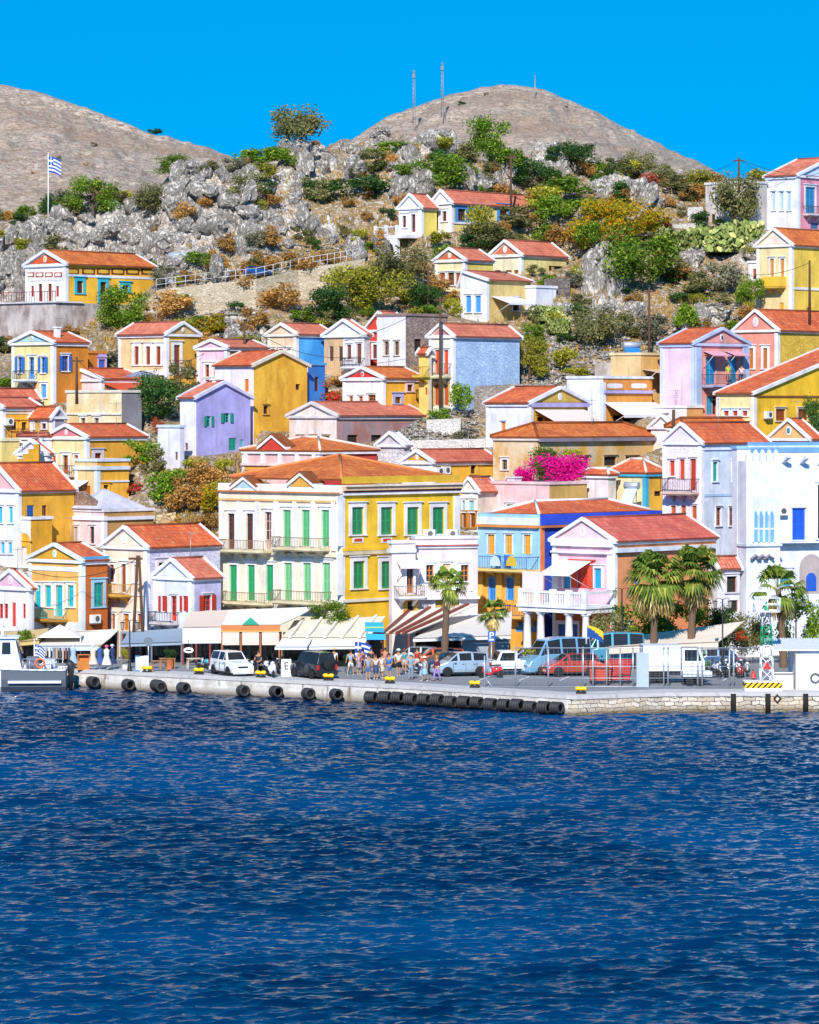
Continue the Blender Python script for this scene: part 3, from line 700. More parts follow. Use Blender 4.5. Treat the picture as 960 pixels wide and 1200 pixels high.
# ---- small house with red shutters
h = House('house', 'small pale grey-blue gabled house with open red shutters and lavender side', 180, 224, 259, 772, 677, Y=142.3, f='#e6e8f4', sd='#c6bfe4', trim='#f4f4f8', roof='y', apex=656.5, rc=R2, tym='#dfe2f0')
N_.win(h, 'F', (50, 157), 764, 842, 20, 'O', '#d4402c', sur=None); N_.win(h, 'F', 104, 764, 890, 30, 'D', '#d4402c', sw=.1); N_.bal(h, 'F', 16, 130, 895, 850, col='#cfc8c8', depth=.9)
N_.win(h, 'S', 268, 760, 838, 40, 'O', '#d4402c', sw=.12); h.done()

# ---- the yellow mansion
h = House('mansion', 'large yellow and white neoclassical mansion with green shutters and twin front pediments', 257, 400.5, 538, 772, 574, Y=143, t=43, f='#f6ecd2', sd='#fac828', trim='#f5f0ea', roof='hip', apex=534, rc=R3, parapet=.75, inset=.5, capc='#e08a4a', wear=.2)
N_.win(h, 'F', (392, 485), 350, 530, 34, 'D', '#6a3a34', sw=.2); N_.win(h, 'F', (578,), 342, 530, 34, 'D', '#c8a49a', sw=.2); N_.win(h, 'F', (672, 767, 865), 332, 515, 40, 'SD', '#5fb87c', sw=.2)
N_.win(h, 'F', (402, 492, 585), 608, 788, 38, 'SD', '#25a468', sw=.22); N_.win(h, 'F', (678, 773, 870), 598, 785, 40, 'SD', '#7cc48c', sw=.22)
for a, b, c, d in ((365, 605, 532, 480), (640, 888, 522, 468), (370, 608, 794, 742), (642, 898, 792, 736)): N_.bal(h, 'F', a, b, c, d, col='#e8d8b0', rail='#8a7a5a', brk=4, depth=1.1)
for x in (345, 432, 525, 618, 712, 805, 908): h.band('F', N_.y(538), N_.y(290), '#f6f2f4', N_.x(x-9), N_.x(x+9), n=.14, name='pilaster')
h.band('F', N_.y(560), N_.y(546), '#f4e4c4', n=.2); h.band('F', N_.y(290), N_.y(280), '#e8b878', n=.12)
h.band('F', 567.2, 575.5, '#f8f4f2', n=.12, name='parapet'); h.band('S', 557.5, 565.5, '#e0b226', n=.1, name='parapet')
h.band('F', 575.6, 577.2, '#d8863c', n=.24); h.band('S', 567, 569, '#f0e0d0', n=.55); h.band('S', 569.2, 573.5, '#e8c49a', n=.4); h.band('S', 573.6, 575.6, '#9a2a24', n=.28); h.band('S', 575.7, 579, '#f6f2f4', n=.22)
def smallped(x0, x1, yt, yb, c):
    a, b = sorted((h.U('F', x0), h.U('F', x1))); z0 = h.Z('F', (a+b)/2, yb); z1 = h.Z('F', (a+b)/2, yt); mm = (a+b)/2; L = h.L; m = MB(); mt = h.mt
    for p, q in ((a, mm), (b, mm)):
        m.hexa([L('F', p, z0, -.3), L('F', q, z1-.25, -.3), L('F', q, z1-.25, .3), L('F', p, z0, .3), L('F', p, z0+.25, -.3), L('F', q, z1, -.3), L('F', q, z1, .3), L('F', p, z0+.25, .3)], mt)
        m.hexa([L('F', p, z0+.253, -.9), L('F', q, z1+.003, -.9), L('F', q, z1+.003, .34), L('F', p, z0+.253, .34), L('F', p, z0+.35, -.9), L('F', q, z1+.1, -.9), L('F', q, z1+.1, .34), L('F', p, z0+.35, .34)], tiles(*R3))
    o = m.build('pediment', h.root); t = MB(); pts = [L('F', a+.2, z0, .15), L('F', b-.2, z0, .15), L('F', mm, z1-.3, .15)]; t.poly(pts, plaster(c)); t.poly([L('F', a+.2, z0, -.8), L('F', b-.2, z0, -.8), L('F', mm, z1-.3, -.8)], plaster(c)); t.build('tympanum', o)
smallped(N_.x(396), N_.x(530), 558, 574.5, '#bcdcf0'); smallped(N_.x(682), N_.x(816), 553.5, 570.5, '#e8a83c')
O_.win(h, 'S', (210, 355, 487, 615), 318, 456, 58, 'S', '#2d9460', sw=.3); 
for x, yy in ((212, 484), (356, 484), (489, 478), (613, 466)): h.pane_panel('S', O_.x(x), O_.y(yy-13), O_.y(yy+13), 54/4.286, '#f6f2f4', '#d2401c', name='panel')
O_.win(h, 'S', (216, 357), 590, 726, 56, 'S', '#2d9460', sw=.3)
h.band('S', O_.y(548), O_.y(530), '#e0d0b0', n=.16); h.band('S', O_.y(528), O_.y(514), '#fac828', n=.1); h.band('S', O_.y(782), O_.y(768), '#f0ead8', n=.14)
for x in (118, 706): h.band('S', O_.y(514), O_.y(262), '#f6f2f4', O_.x(x-14), O_.x(x+14), n=.12, name='pilaster')
h.band('S', O_.y(760), O_.y(550), '#f6f2f4', O_.x(104), O_.x(132), n=.12, name='pilaster')
h.done()
# ---- white-pink building right of the mansion
h = House('house', 'narrow pinkish white house with canopy over its door, against the yellow mansion', 456, 459.5, 487, 774, 637, Y=138.5, t=66, f='#f4e0dc', sd='#f6e6e0', pil=False, capc='#f6eef0', lmax=6)
O_.win(h, 'S', 473, 628, 750, 34, 'D', '#a8602c', sw=.16); O_.awn(h, 'S', 404, 512, 585, 618, out=.8, col='#ece0e4', drop=.1); O_.bal(h, 'S', 390, 522, 764, 712, col='#ece6e4', rail='#9a8a78')
O_.win(h, 'S', 480, 790, 866, 40, 'K', sur='#c8a03c', sw=.3); h.done()
h = House('house', 'low pale pink house with corniced roof terrace and orange-brown shutters behind the big palm', 484, 487.5, 560, 774, 632, Y=140.2, t=72, f='#f4dcdc', sd='#f6e0e2', pil=False, trim='#f2f0fa', capc='#eae6f6')
O_.win(h, 'S', (573, 748), 608, 690, 38, 'G', '#c8782c', sw=.14); O_.win(h, 'S', 657, 603, 690, 36, 'S', '#e8c89a', sw=.14); O_.win(h, 'S', (620, 700), 785, 850, 40, 'SD', '#c9a04a', sw=.14)
for x in (535, 612, 700, 780): h.band('S', O_.y(740), O_.y(560), '#f4f0f8', O_.x(x-9), O_.x(x+9), n=.1, name='pilaster')
h.band('S', O_.y(780), O_.y(768), '#f4f0f8', n=.5, name='balcony_ledge'); h.band('S', O_.y(512), O_.y(506), '#c86a5c', n=.3); h.done()
for x, w_ in ((573, 44), (686, 44)):
    o = empty('air_conditioner', P(O_.x(x), O_.y(472), D(146.5)), math.radians(-15), 'white air conditioner on the pink roof terrace, '+('near the mansion corner' if x > 600 else 'left one of two'), 'air conditioner'); m = MB(); m.box(-.45, .45, -.2, .2, 0, .6, paint('#dedcdc')); m.build('casing', o); m = MB(); m.lathe([(.2, 0), (.2, .01)], (0, 0, 0), 12, paint('#666')); m.xform(Matrix.Translation((.1, -.2, .3)) @ Matrix.Rotation(math.pi/2, 4, 'X')); m.build('fan_grille', o)
# ---- middle rows
h = House('house', 'small pink gabled house with white doorway and orange-brown side, above the mustard stone house', 231, 266, 313, 455, 407, f='#f4c8d8', sd='#c47838', roof='y', apex=399.4, rc=R2, tym='#f2c4d4', trim='#f4f0f6')
B_.win(h, 'F', (304, 352), 418, 490, 24, 'G', '#a8541e', sw=.2); B_.win(h, 'F', (304, 352), 503, 535, 24, 'S', '#b8602a', sw=.16); B_.win(h, 'S', 600, 335, 372, 40, 'K', sur='#e8e4ec'); h.done()
h = House('house', 'white house with orange shutters and bulky mustard stone side under a red gable', 252, 297.5, 360, 503, 428, f='#f4e8f2', sd='#d8a82c', ws=oldplaster('#eebc40', '#dca030', '#c8902c'), pil=False, trim='#e8dcc8', roof='x', apex=413, rc=R1, cor=False, lmax=9.5)
B_.win(h, 'F', 378, 505, 530, 22, 'S', '#d8782c', sur=None); B_.win(h, 'F', 523, 500, 570, 24, 'S', '#d8782c', sur=None); B_.win(h, 'S', 630, 650, 695, 28, 'K', sur='#d0a040', sw=.1); B_.win(h, 'S', 812, 528, 560, 24, 'K', sur=None); h.done()
h = House('house', 'lavender house with green open shutters and red roof above the rock outcrop', 211, 230, 293.5, 532, 466, f='#eeeaf8', sd='#b4aeea', trim='#dcdcf6', roof='x', apex=449, rc=R2, pil=False, cor=False)
B_.win(h, 'S', 308, 708, 765, 26, 'O', '#1fa890', sur=None); B_.win(h, 'S', 410, 692, 744, 34, 'O', '#1fa890', sur=None); B_.win(h, 'S', 445, 832, 900, 42, 'SD', '#1f9a84', sur=None); B_.win(h, 'S', 497, 840, 882, 20, 'S', '#5fb8c0', sur=None); B_.win(h, 'F', 185, 860, 900, 14, 'K', sur=None); h.chimney(.5, .5, .5, .4); h.done()
h = House('house', 'plain white annex block on the slope left of the lavender house', 185, 211, 216, 550, 501, f='#eceaf8', sd='#e4e2f4', pil=False, cor=False, capc='#cfe0f4'); B_.win(h, 'F', 128, 910, 955, 14, 'K', sur=None); h.done()
h = House('house', 'peach gabled house with bright blue side wall and tall white doorways', 314, 347, 390, 432, 391, f='#f0cfae', sd='#3f9ae0', ws=oldplaster('#4aa4e8', '#3590dc', '#5cb0ea'), roof='y', apex=380.6, rc=R2, tym='#eccbaa', trim='#f2ece6', lmax=11)
B_.win(h, 'F', (672, 720, 762), 330, 425, 24, 'SD', '#f2ece8', sw=.12); h.done()
h = House('house', 'deep blue low block with white wall strip beside the mustard stone house', 352, 361, 381, 470, 428, f='#f0ecf2', sd='#2f7cd0', pil=False, cor=False, capc='#58a8e4'); C_.win(h, 'S', 150, 440, 520, 24, 'K', sur=None); h.done()
h = House('house', 'broad white gabled house with brown shutters and tan left half', 380, 427, 434, 440, 392, f='#f2eef4', sd='#e4d8d8', roof='y', apex=376, rc=R2, tym='#f4f0f4', lmax=9, pil=False)
h.zone('F', 394, 445, '#dcb488', 380, 402)
C_.win(h, 'F', (232, 285), 268, 350, 24, 'S', '#6a4228', sur=None); C_.win(h, 'F', 334, 258, 340, 26, 'S', '#7a4a3a', sw=.1); C_.win(h, 'F', 390, 252, 365, 28, 'SD', '#7a4a3a', sw=.1); C_.win(h, 'F', (232, 285), 440, 465, 24, 'S', '#3f9a8a', sur=None); C_.bal(h, 'F', 312, 420, 382, 340, col='#f0e8ea', depth=.7); h.done()
h = House('house', 'scarlet house with scarlet pediment and white oval medallion', 428, 461, 480, 432, 386, Y=213.5, f='#e03a24', sd='#e8e2ea', roof='y', apex=366.7, rc=R2, tym='#e0482c', med='#e84030'); C_.win(h, 'F', 480, 258, 335, 22, 'S', '#5a4a52', sw=.2); h.done()
h = House('house', 'lean roofed house with white front, two brown windows and a bare brown stone side', 442, 475.5, 525, 440, 370, f='#efecf4', ws=stone('#b8a094', '#967e76', '#5f4f48', 3.6, 1.6, .06), sd='#a89084', roof=None, pil=False, cor=False, capc='#9a8078')
C_.win(h, 'F', (544, 602), 240, 316, 26, 'G', '#8a6a50', sur='#e0d4c4', sw=.1); C_.win(h, 'S', 720, 226, 300, 40, 'K', sur=None); h.done()
h = House('house', 'mustard sided house with crimson pediment and white front in the middle of town', 402, 449, 497, 480, 443, f='#f4eef0', sd='#f8b834', roof='y', apex=431.7, rc=R3, tym='#d42a24', med='#d42a24', trim='#f6f2f4')
C_.win(h, 'F', (345, 400), 548, 590, 24, 'G', '#c8782c', sur='#f6f2f4', sw=.1); C_.win(h, 'F', 462, 540, 590, 44, 'G', '#b8642c', sur='#f6f2f4', sw=.1); C_.win(h, 'S', 673, 483, 520, 30, 'G', '#5a2a2a', sur='#e0c4cc', sw=.2); C_.win(h, 'S', 606, 552, 588, 34, 'G', '#8a5a2c', sur='#a8b0d8', sw=.3); h.done()
h = House('house', 'long derelict pinkish grey house with stained purple-brown side and two grey doorways', 339, 394.6, 500, 530, 487, Y=185.5, wf=oldplaster('#e4dcdc', '#d8c4b8', '#c0a898'), ws=oldplaster('#b08e8c', '#a0716a', '#8a8690'), roof='y', apex=473, rc=R2, trim='#e0d8d8', pil=False)
C_.win(h, 'F', (60, 132, 206), 772, 830, 34, 'K', sur='#d0b8a0', sw=.1); C_.win(h, 'S', (352, 486), 766, 842, 58, 'K', sur=None)
C_.win(h, 'F', 124, 645, 670, 22, 'K', sur=None); h.done()
h = House('chapel', 'tiny pale stone gabled chapel in front of the long derelict house', 443, 473, 480, 545, 521, f='#e8e4ec', wf=stone('#e2dee4', '#c8c0c4', '#a8a0a0', 2.2, 1.5, .05), sd='#e0dce4', roof='y', apex=508, trim='#f0eef4', rc=('#d8d0d0', '#e0d8d8', '#c8c0c0'), pil=False); h.done()
h = House('house', 'low mustard house with orange pediment and twin air conditioners behind the mansion', 472, 507, 584, 580, 541, f='#f4f0f6', sd='#f8ba38', roof='y', apex=529, rc=R4, tym='#e09a2c', med='#f6e8d0', lmax=14)
O_.win(h, 'S', 790, 90, 150, 26, 'K', sur='#e8b83c', sw=.2); h.acunit('S', 520, 551); h.acunit('S', 512, 552); h.done()
h = House('house', 'little peach gabled house with white arched shutters between the mansion and the pink wall', 541, 560, 583, 628, 574, Y=166, f='#f0ece8', sd='#eedccc', roof='y', apex=557, rc=R2, tym='#f4dcb8', pil=False)
O_.win(h, 'F', (740, 785), 285, 340, 24, 'S', '#8fc8cc', sw=.14, arch=True); O_.win(h, 'F', (745, 790), 350, 420, 26, 'S', '#8a4a1c', sur='#c8842c'); h.done()
h = House('house', 'pink balustraded house with orange hip roof and small red pediment, behind the mansion roof', 284, 375, 442, 578, 528, f='#f0c0c0', sd='#c83a2c', roof='hip', apex=513, rc=R3, trim='#f4f0f6', capc='#f0d8c8', rise=2.2)
for i in range(5): h.band('F', 530, 543, '#f6f2f6', 287+i*20, 291+i*20, n=.16, name='parapet_post')
h.band('F', 543, 546, '#f4d8d4', n=.2); h.band('F', 546, 552, '#e8a84c', n=.05); smallped(304, 338, 509, 527, '#d83a2c'); h.done()
h = House('house', 'slim yellow and white house with orange-red shutters, balcony and pale blue stone side', 503, 531, 609, 480, 393, f='#f6eeda', sd='#bcd4ee', ws=stone('#bcd4ee', '#a6c2e6', '#94b0d6', 3.2, 1.5, .03), roof='y', apex=381, rc=R2, tym='#d88c90', trim='#f6f4f6')
D_.win(h, 'F', (159, 208), 288, 425, 26, 'SD', '#d8502c', sw=.12); D_.bal(h, 'F', 115, 240, 434, 365, col='#e8dcb0', rail='#8a7a5a'); D_.win(h, 'F', (155, 208), 482, 600, 28, 'SD', '#b85a2c', sur='#e0c06a', sw=.12); h.acunit('F', 496+4, 416); h.done()
h = House('house', 'narrow yellow wing with small tiled porch left of the slim yellow and white house', 491, 502, 506, 478, 412, f='#f0d070', sd='#e8dcc4', roof='x', apex=402, rc=R1, pil=False, cor=False); D_.win(h, 'F', 98, 500, 540, 20, 'S', '#c8402c', sur=None); D_.bal(h, 'F', 60, 115, 432, 390, col='#e8c84c', rail='#c8a03c'); h.done()
# ---- upper villas
h = House('villa', 'long pale yellow villa with blue window frames and terracotta roof under the rocks', 506, 529, 640, 270, 236.5, f='#f2eada', sd='#ecd88a', roof='y', apex=224, rc=R2, tym='#f4f0f2', trim='#f2f0f6')
K_.win(h, 'S', (447, 520, 628), 165, 217, 34, 'G', '#6a3a34', sur='#4a94d8', sw=.4); K_.win(h, 'S', 744, 175, 200, 26, 'G', '#7a4a44', sur='#f2f0f6'); K_.win(h, 'F', 338, 180, 255, 18, 'D', '#7a4034', sw=.2); K_.win(h, 'F', 374, 175, 218, 18, 'G', '#7a4034', sw=.2); h.band('S', 262, 265, '#e8e4ec', n=.1); h.done()
h = House('villa', 'yellow sided villa wing with white arched terrace, left of the long pale yellow villa', 468, 494, 512, 275, 242, f='#f4f0f4', sd='#f2d868', roof='y', apex=228.5, rc=R2, tym='#f4f2f6')
K_.win(h, 'F', 200, 195, 245, 16, 'G', '#7a4034', sw=.2); K_.win(h, 'F', 240, 188, 265, 18, 'D', '#7a4034', sw=.2)
def arc(m, mat):
    x1 = -1.3; x0 = x1-3.0; n = 9; z1 = -.05; z0 = -2.9; D_ = -2.0
    m.box(x0, x1+1.2, D_, -.02, z1-.3, z1, mat)
    for c in (x0, x1-.45): m.box(c, c+.45, D_+.01, D_+.4, z0, z1-.31, mat)
    a, b = x0+.45, x1-.45; c = (a+b)/2; r = (b-a)/2
    for i in range(n):
        t0, t1 = math.pi*i/n, math.pi*(i+1)/n; p0 = (c-r*math.cos(t0), z1-1.5+1.0*math.sin(t0)); p1 = (c-r*math.cos(t1), z1-1.5+1.0*math.sin(t1))
        m.hexa([(p0[0], D_+.02, p0[1]), (p1[0], D_+.02, p1[1]), (p1[0], D_+.38, p1[1]), (p0[0], D_+.38, p0[1]), (p0[0], D_+.02, z1-.32), (p1[0], D_+.02, z1-.32), (p1[0], D_+.38, z1-.32), (p0[0], D_+.38, z1-.32)], mat)
    for c in (x0, x0+1.4, x1-.25): m.box(c, c+.25, D_, D_+.25, z1+.003, z1+.95, mat)
    m.box(x0, x1, D_+.08, D_+.16, z1+.75, z1+.83, mat); m.box(x0, x0+.3, D_+.41, -.1, z0, z1-.31, mat)
h.cut(-5.2, 0, -5, -2.1, -2.6)
h.part('arched_terrace', arc, plaster('#f0eef6')); h.done()
h = House('house', 'small yellow house with coral pediment and brown shutters below the pale villa', 510, 545, 578, 340, 304, f='#f4e2b0', sd='#f0d470', roof='y', apex=292, rc=R2, tym='#d86a44', med='#f0dcb8', trim='#f4f0f4'); K_.win(h, 'F', (365, 435), 442, 495, 24, 'S', '#a85a34', sw=.1); K_.win(h, 'F', 402, 440, 495, 28, 'G', '#a85a34', sw=.1); h.done()
h = House('house', 'cream house with salmon pediment and long terracotta roof right of the coral pediment house', 574, 611, 664, 320, 298, f='#f6ecc8', sd='#ead890', roof='y', apex=283, rc=R2, tym='#d87050', med='#f0e0c8', trim='#f4f2f6'); K_.win(h, 'F', (603, 650, 686), 430, 445, 26, 'G', '#a8642c', sur=None); K_.win(h, 'S', 855, 412, 450, 60, 'K', sur=None); h.done()
h = House('house', 'white fronted house with sky blue shutters and lean tiled roof, awning on its side', 540, 570.5, 622, 376, 328, f='#f2ece6', sd='#e4c47c', roof='y', apex=319, af=.9, rc=R2, trim='#f0eef4', cor=False); K_.win(h, 'F', (478, 520), 540, 612, 24, 'S', '#4aa0e4', sw=.12); K_.awn(h, 'S', 575, 690, 545, 575, out=2.2, col='#e8e6ee', drop=.1); K_.win(h, 'S', 680, 555, 605, 26, 'K', sur='#dcdae4'); h.done()
h = House('house', 'small white flat roofed addition beside the house with sky blue shutters', 612, 628, 652, 362, 337, f='#f0eef4', sd='#e8e6f0', pil=False, cor=False, capc='#f4f2f8'); K_.win(h, 'F', 760, 485, 510, 16, 'K', sur=None); h.done()
# ---- right middle
h = House('house', 'white house with yellow pediment, lilac band and broad cream awning', 570, 622, 689, 530, 472, f='#eceaf6', sd='#dcae3a', roof='x', apex=455, rc=R1, trim='#eeecf6', tym='#d8b050', med='#d8dcf0')
D_.win(h, 'F', 530, 692, 770, 26, 'S', '#d8842c', sur='#f0ecf6', sw=.08); h.band('S', 472, 477, '#b4a8dc', n=.22); D_.win(h, 'S', (735, 850), 665, 730, 40, 'K', sur='#dcae3a'); D_.awn(h, 'S', 700, 980, 622, 700, out=2.6, col='#ead6ca'); h.done()
h = House('house', 'flat roofed white house with orange frieze of white ovals and white awning', 665, 707, 764.5, 494, 443.5, cor=False, f='#f4f4fa', sd='#e89a3c', trim='#dfe6f8', capc='#e8ecfa')
for c in (385, 520): h.pane_panel('S', E_.x(c), E_.y(468), E_.y(512), 112/4.8, '#e0944c', '#f4f0f4')
h.band('S', 457.5, 461, '#b8b0e4', n=.2); E_.win(h, 'S', (400, 455), 655, 690, 44, 'K', sur=None); E_.win(h, 'S', 515, 655, 700, 44, 'SD', '#4a8ac0', sur=None); E_.awn(h, 'S', 325, 615, 582, 655, out=2.2, col='#e6e2e6'); h.done()
h = House('house', 'sandy orange flat house with brown shutter and porch canopy, laundry by its door', 716, 751, 803, 474, 416, f='#e8c48c', sd='#ecbc70', pil=False, cor=False, capc='#f0d8a8')
E_.win(h, 'S', 587, 428, 470, 40, 'K', sur=None); E_.win(h, 'S', 697, 428, 494, 56, 'S', '#9a4a2a', sur=None); E_.awn(h, 'S', 540, 760, 398, 412, out=1.5, col='#d8b898', drop=.06); h.done()
h = House('house', 'low white and orange block with wall unit, left of the sandy orange house', 723, 744, 752, 460, 430, f='#f2eaf0', sd='#e8a050', pil=False, cor=False, capc='#f4eef0'); h.acunit('F', 741, 436); h.done()
h = House('house', 'small orange service block with white parapet below the sandy orange house', 764, 805, 824, 492, 478, f='#eee8f0', sd='#e8a868', pil=False, cor=False, capc='#f2ecea'); V_.win(h, 'F', 232, 622, 655, 22, 'K', sur=None); h.done()
h = House('house', 'lilac house with classical pale blue pilasters, pink pediment and cyan balcony doors', 774, 813.5, 877, 488, 402, f='#f0cfe8', sd='#f0a49c', trim='#c6d2f0', roof='x', apex=386, rc=R1, tym='#f0a49c', med='#5a5a78')
V_.win(h, 'S', (348, 470), 328, 480, 56, 'SD', '#2fa4d8', sur='#f0a49c', sw=.14); V_.bal(h, 'S', 296, 480, 486, 425, col='#b8b4d4', rail='#4a3a44', depth=1.3); V_.win(h, 'S', 345, 548, 650, 34, 'SD', '#3fa8d0', sur=None); V_.win(h, 'S', 372, 548, 650, 20, 'K', sur=None)
for x0, x1 in ((262, 292), (528, 560)): h.band('S', 487, 407, '#bccdf0', V_.x(x0), V_.x(x1), n=.16, name='pilaster')
V_.awn(h, 'S', 308, 410, 295, 318, out=1.1, col='#e0a4b4', drop=.05); V_.awn(h, 'S', 430, 520, 295, 318, out=1.1, col='#e0a4b4', drop=.05); h.done()
HL = h
h = House('house', 'coral pink gabled house with yellow stone side wall, right of the lilac house', 861, 911.5, 1000, 440, 386, f='#f09a88', ws=stone('#ecc452', '#d8b03e', '#c09a34', 3.4, 1.6, .03), sd='#dcb848', roof='y', apex=364.6, rc=R1, tym='#ee9484', med='#f4e0d8', trim='#f6f2f6')
V_.win(h, 'F', (580, 659), 278, 392, 24, 'S', '#b8702c', sw=.22); h.done()
h = House('house', 'yellow house with single pitch tiled roof, shuttered brown windows at the right edge', 840, 884, 1125, 516, 461, f='#f4dca0', sd='#fcc622', roof='x', apex=408, rc=R1, trim='#f2ecea', cor=False)
V_.win(h, 'F', (440, 490, 545), 630, 658, 28, 'S', '#b83a24', sur='#e4ecf8', sw=.16); V_.win(h, 'S', (742, 867), 620, 686, 54, 'S', '#9a4a20', sur='#e8ccb0', sw=.12); h.acunit('S', 898, 486, 10); h.band('S', 464, 466, '#8a4a20', n=.08); h.done()
h = House('house', 'weathered ochre house with orange hip roof behind the bougainvillea', 578, 630, 776, 604, 512, Y=173, wf=oldplaster('#d8c0a0', '#c89c58', '#d8ccc4'), ws=oldplaster('#d4b88c', '#cc9a3c', '#b8b0b4', .4), roof='hip', apex=496, rc=R3, trim='#e0d4cc', rise=1.7, wmax=9, pil=False)
E_.win(h, 'S', (205, 360, 482), 888, 938, 72, 'K', sur='#c4a478', sw=.1); D_.win(h, 'F', 537, 905, 960, 30, 'G', '#7a6a50', sur='#e8e0e0'); h.band('S', 513, 517, '#8a8092', n=.35); h.done()
h = House('house', 'plain pink house with teal windows and tan side wall right under the bougainvillea', 560, 644, 688, 607, 568, Y=163.5, f='#f4c8cc', sd='#d8ac5c', pil=False, cor=False, capc='#f0ccd0')
Q_.win(h, 'F', (143, 250), 218, 276, 34, 'S', '#8fc4c0', sur='#f0e8ec', sw=.12); Q_.win(h, 'F', 350, 232, 262, 30, 'S', '#b8a050', sur=None); h.chimney(.55, .12, .9, .8, '#f0e4ec'); h.done()
h = House('house', 'cream house with cyan corner trim, mustard side and orange hip roof, solar heater beside it', 714, 757, 779, 604, 554, f='#f4e0b0', sd='#f8ba38', trim='#3fb4dc', roof='hip', apex=538, rc=R1, rise=1.8, capc='#f0d8c8'); E_.win(h, 'S', 630, 1082, 1110, 40, 'K', sur=None); h.done()
h = House('house', 'low whitish house with white edged orange roof left of the cyan trimmed house', 681, 713, 722, 604, 556, f='#f2e4e8', sd='#f0e4d8', roof='hip', apex=541, rc=R1, capc='#f4f0f0', pil=False, rise=1.6); h.done()
h = House('house', 'peach gabled house with round teal window, only its gable showing above the white monastery', 902, 948, 962, 560, 513.5, f='#f0b878', sd='#e8a868', roof='y', apex=492.7, rc=R1, tym='#f0b070', med='#3f8a8a', trim='#f2eef4'); h.done()
h = House('house', 'long low house with weathered orange roof between lilac house and white stone house', 782, 800, 916, 545, 500, f='#e0d0c0', sd='#d8c4b4', roof='hip', apex=487, rc=R3, pil=False, rise=1.2); h.done()
h = House('chapel', 'tiny weathered white stone gable under the orange frieze house', 763, 790, 796, 520, 500, f='#e8e2e0', wf=oldplaster('#ece6e4', '#d8ccb8', '#c8c0c0'), sd='#e0dad8', roof='y', apex=487.5, trim='#ece8ea', rc=('#d8d0c8', '#e0d8d0', '#c8c0b8'), pil=False); h.done()
# ---- far right top
h = House('house', 'white house with pink blue-windowed front and balcony at the upper right edge', 897.5, 935.5, 1010, 272, 205, f='#f0eef8', sd='#ee96ac', roof='x', apex=186, rc=R2, trim='#e8ecf8', tym='#cfe0f4')
U_.win(h, 'F', (705, 752, 793), 215, 318, 20, 'S', '#a8c4e4', sur='#e4ecf8', sw=.08); U_.win(h, 'S', 910, 188, 334, 54, 'SD', '#2f94c8', sur='#e8ecf6', sw=.2); U_.bal(h, 'S', 868, 970, 340, 300, col='#d8c8cc', depth=.7); U_.win(h, 'S', 935, 390, 424, 44, 'S', '#4a7aa8', sur=None); h.done()
h = House('villa', 'bright yellow villa with white pediment and yellow balcony at the right edge', 887, 928, 1015, 368, 286, f='#f6dca4', sd='#fad050', roof='y', apex=269, rc=R3, tym='#f2dccc', trim='#f6f2f4')
U_.win(h, 'F', (697, 755), 590, 690, 22, 'S', '#c88a3c', sw=.14); U_.bal(h, 'F', 678, 775, 748, 692, col='#d8a83c', rail='#d8a83c', solid='#e4b83c'); U_.win(h, 'F', 750, 838, 888, 22, 'SD', '#d8a030', sur=None); h.band('S', 338, 341, '#f6f0e8', n=.08); h.done()
h = House('house', 'white annex with brown door at the left foot of the bright yellow villa', 877, 888, 893, 330, 308, f='#f2eef4', sd='#eee8ee', pil=False, cor=False); U_.win(h, 'F', 600, 648, 705, 24, 'SD', '#a8602c', sur=None); h.done()
h = House('ruin', 'roofless whitewashed ruin with sloping wall top behind the thorny bush near the skyline', 827, 880, 899, 268, 214, f='#e8e4e6', wf=oldplaster('#d8d2ce', '#bcb2ac', '#a89e98'), sd='#c4bcb8', pil=False, cor=False, capc='#e4e0e2'); U_.win(h, 'F', 365, 340, 400, 20, 'K', sur=None); h.done()
# ---- waterfront right: blue house
h = House('house', 'light blue waterfront house with cobalt side, yellow ground storey and orange hip roof', 560, 633, 778, 770, 603, Y=146, f='#9ccdf0', sd='#1f50d8', trim='#e89a4c', roof='hip', inset=.7, cor=False, apex=586.7, rc=R1, capc='#f4f0f2', pil=False, rise=2.4)
h.band('F', 606, 615, '#dfe8f6', n=.15, name='parapet'); h.band('F', 615.3, 618, '#e08a3c', n=.28); h.band('S', 602, 613, '#2450dc', n=.12, name='parapet'); h.band('S', 613.3, 616, '#c87a4c', n=.25)
Q_.win(h, 'F', (155, 243, 336), 370, 470, 34, 'SD', '#e8a23c', sur='#dce8f4', sw=.1); Q_.bal(h, 'F', 50, 395, 540, 475, col='#f0cf7c', rail='#2f6ab8', depth=1.5, brk=4)
h.zone('F', 669, 764, '#f0b040')
for x in (105, 200, 292, 385): h.band('F', 709, 669, '#f2bc58', Q_.x(x-14), Q_.x(x+14), n=.2, name='pilaster')
Q_.win(h, 'F', (160, 250), 590, 700, 34, 'SD', '#2f8ad8', sur='#8fb8e8', sw=.06); Q_.bal(h, 'F', 250, 400, 780, 725, col='#f0b85c', rail='#2a4a8a', brk=2); Q_.win(h, 'F', (300, 370), 810, 860, 50, 'S', '#3f94d8', sur=None)
h.band('S', 616, 764, '#f08a4c', 633.2, 637.5, n=.08, name='corner_trim'); Q_.win(h, 'S', 530, 345, 400, 40, 'S', '#b8502c', sur='#4a70e0'); h.done()
HB = h
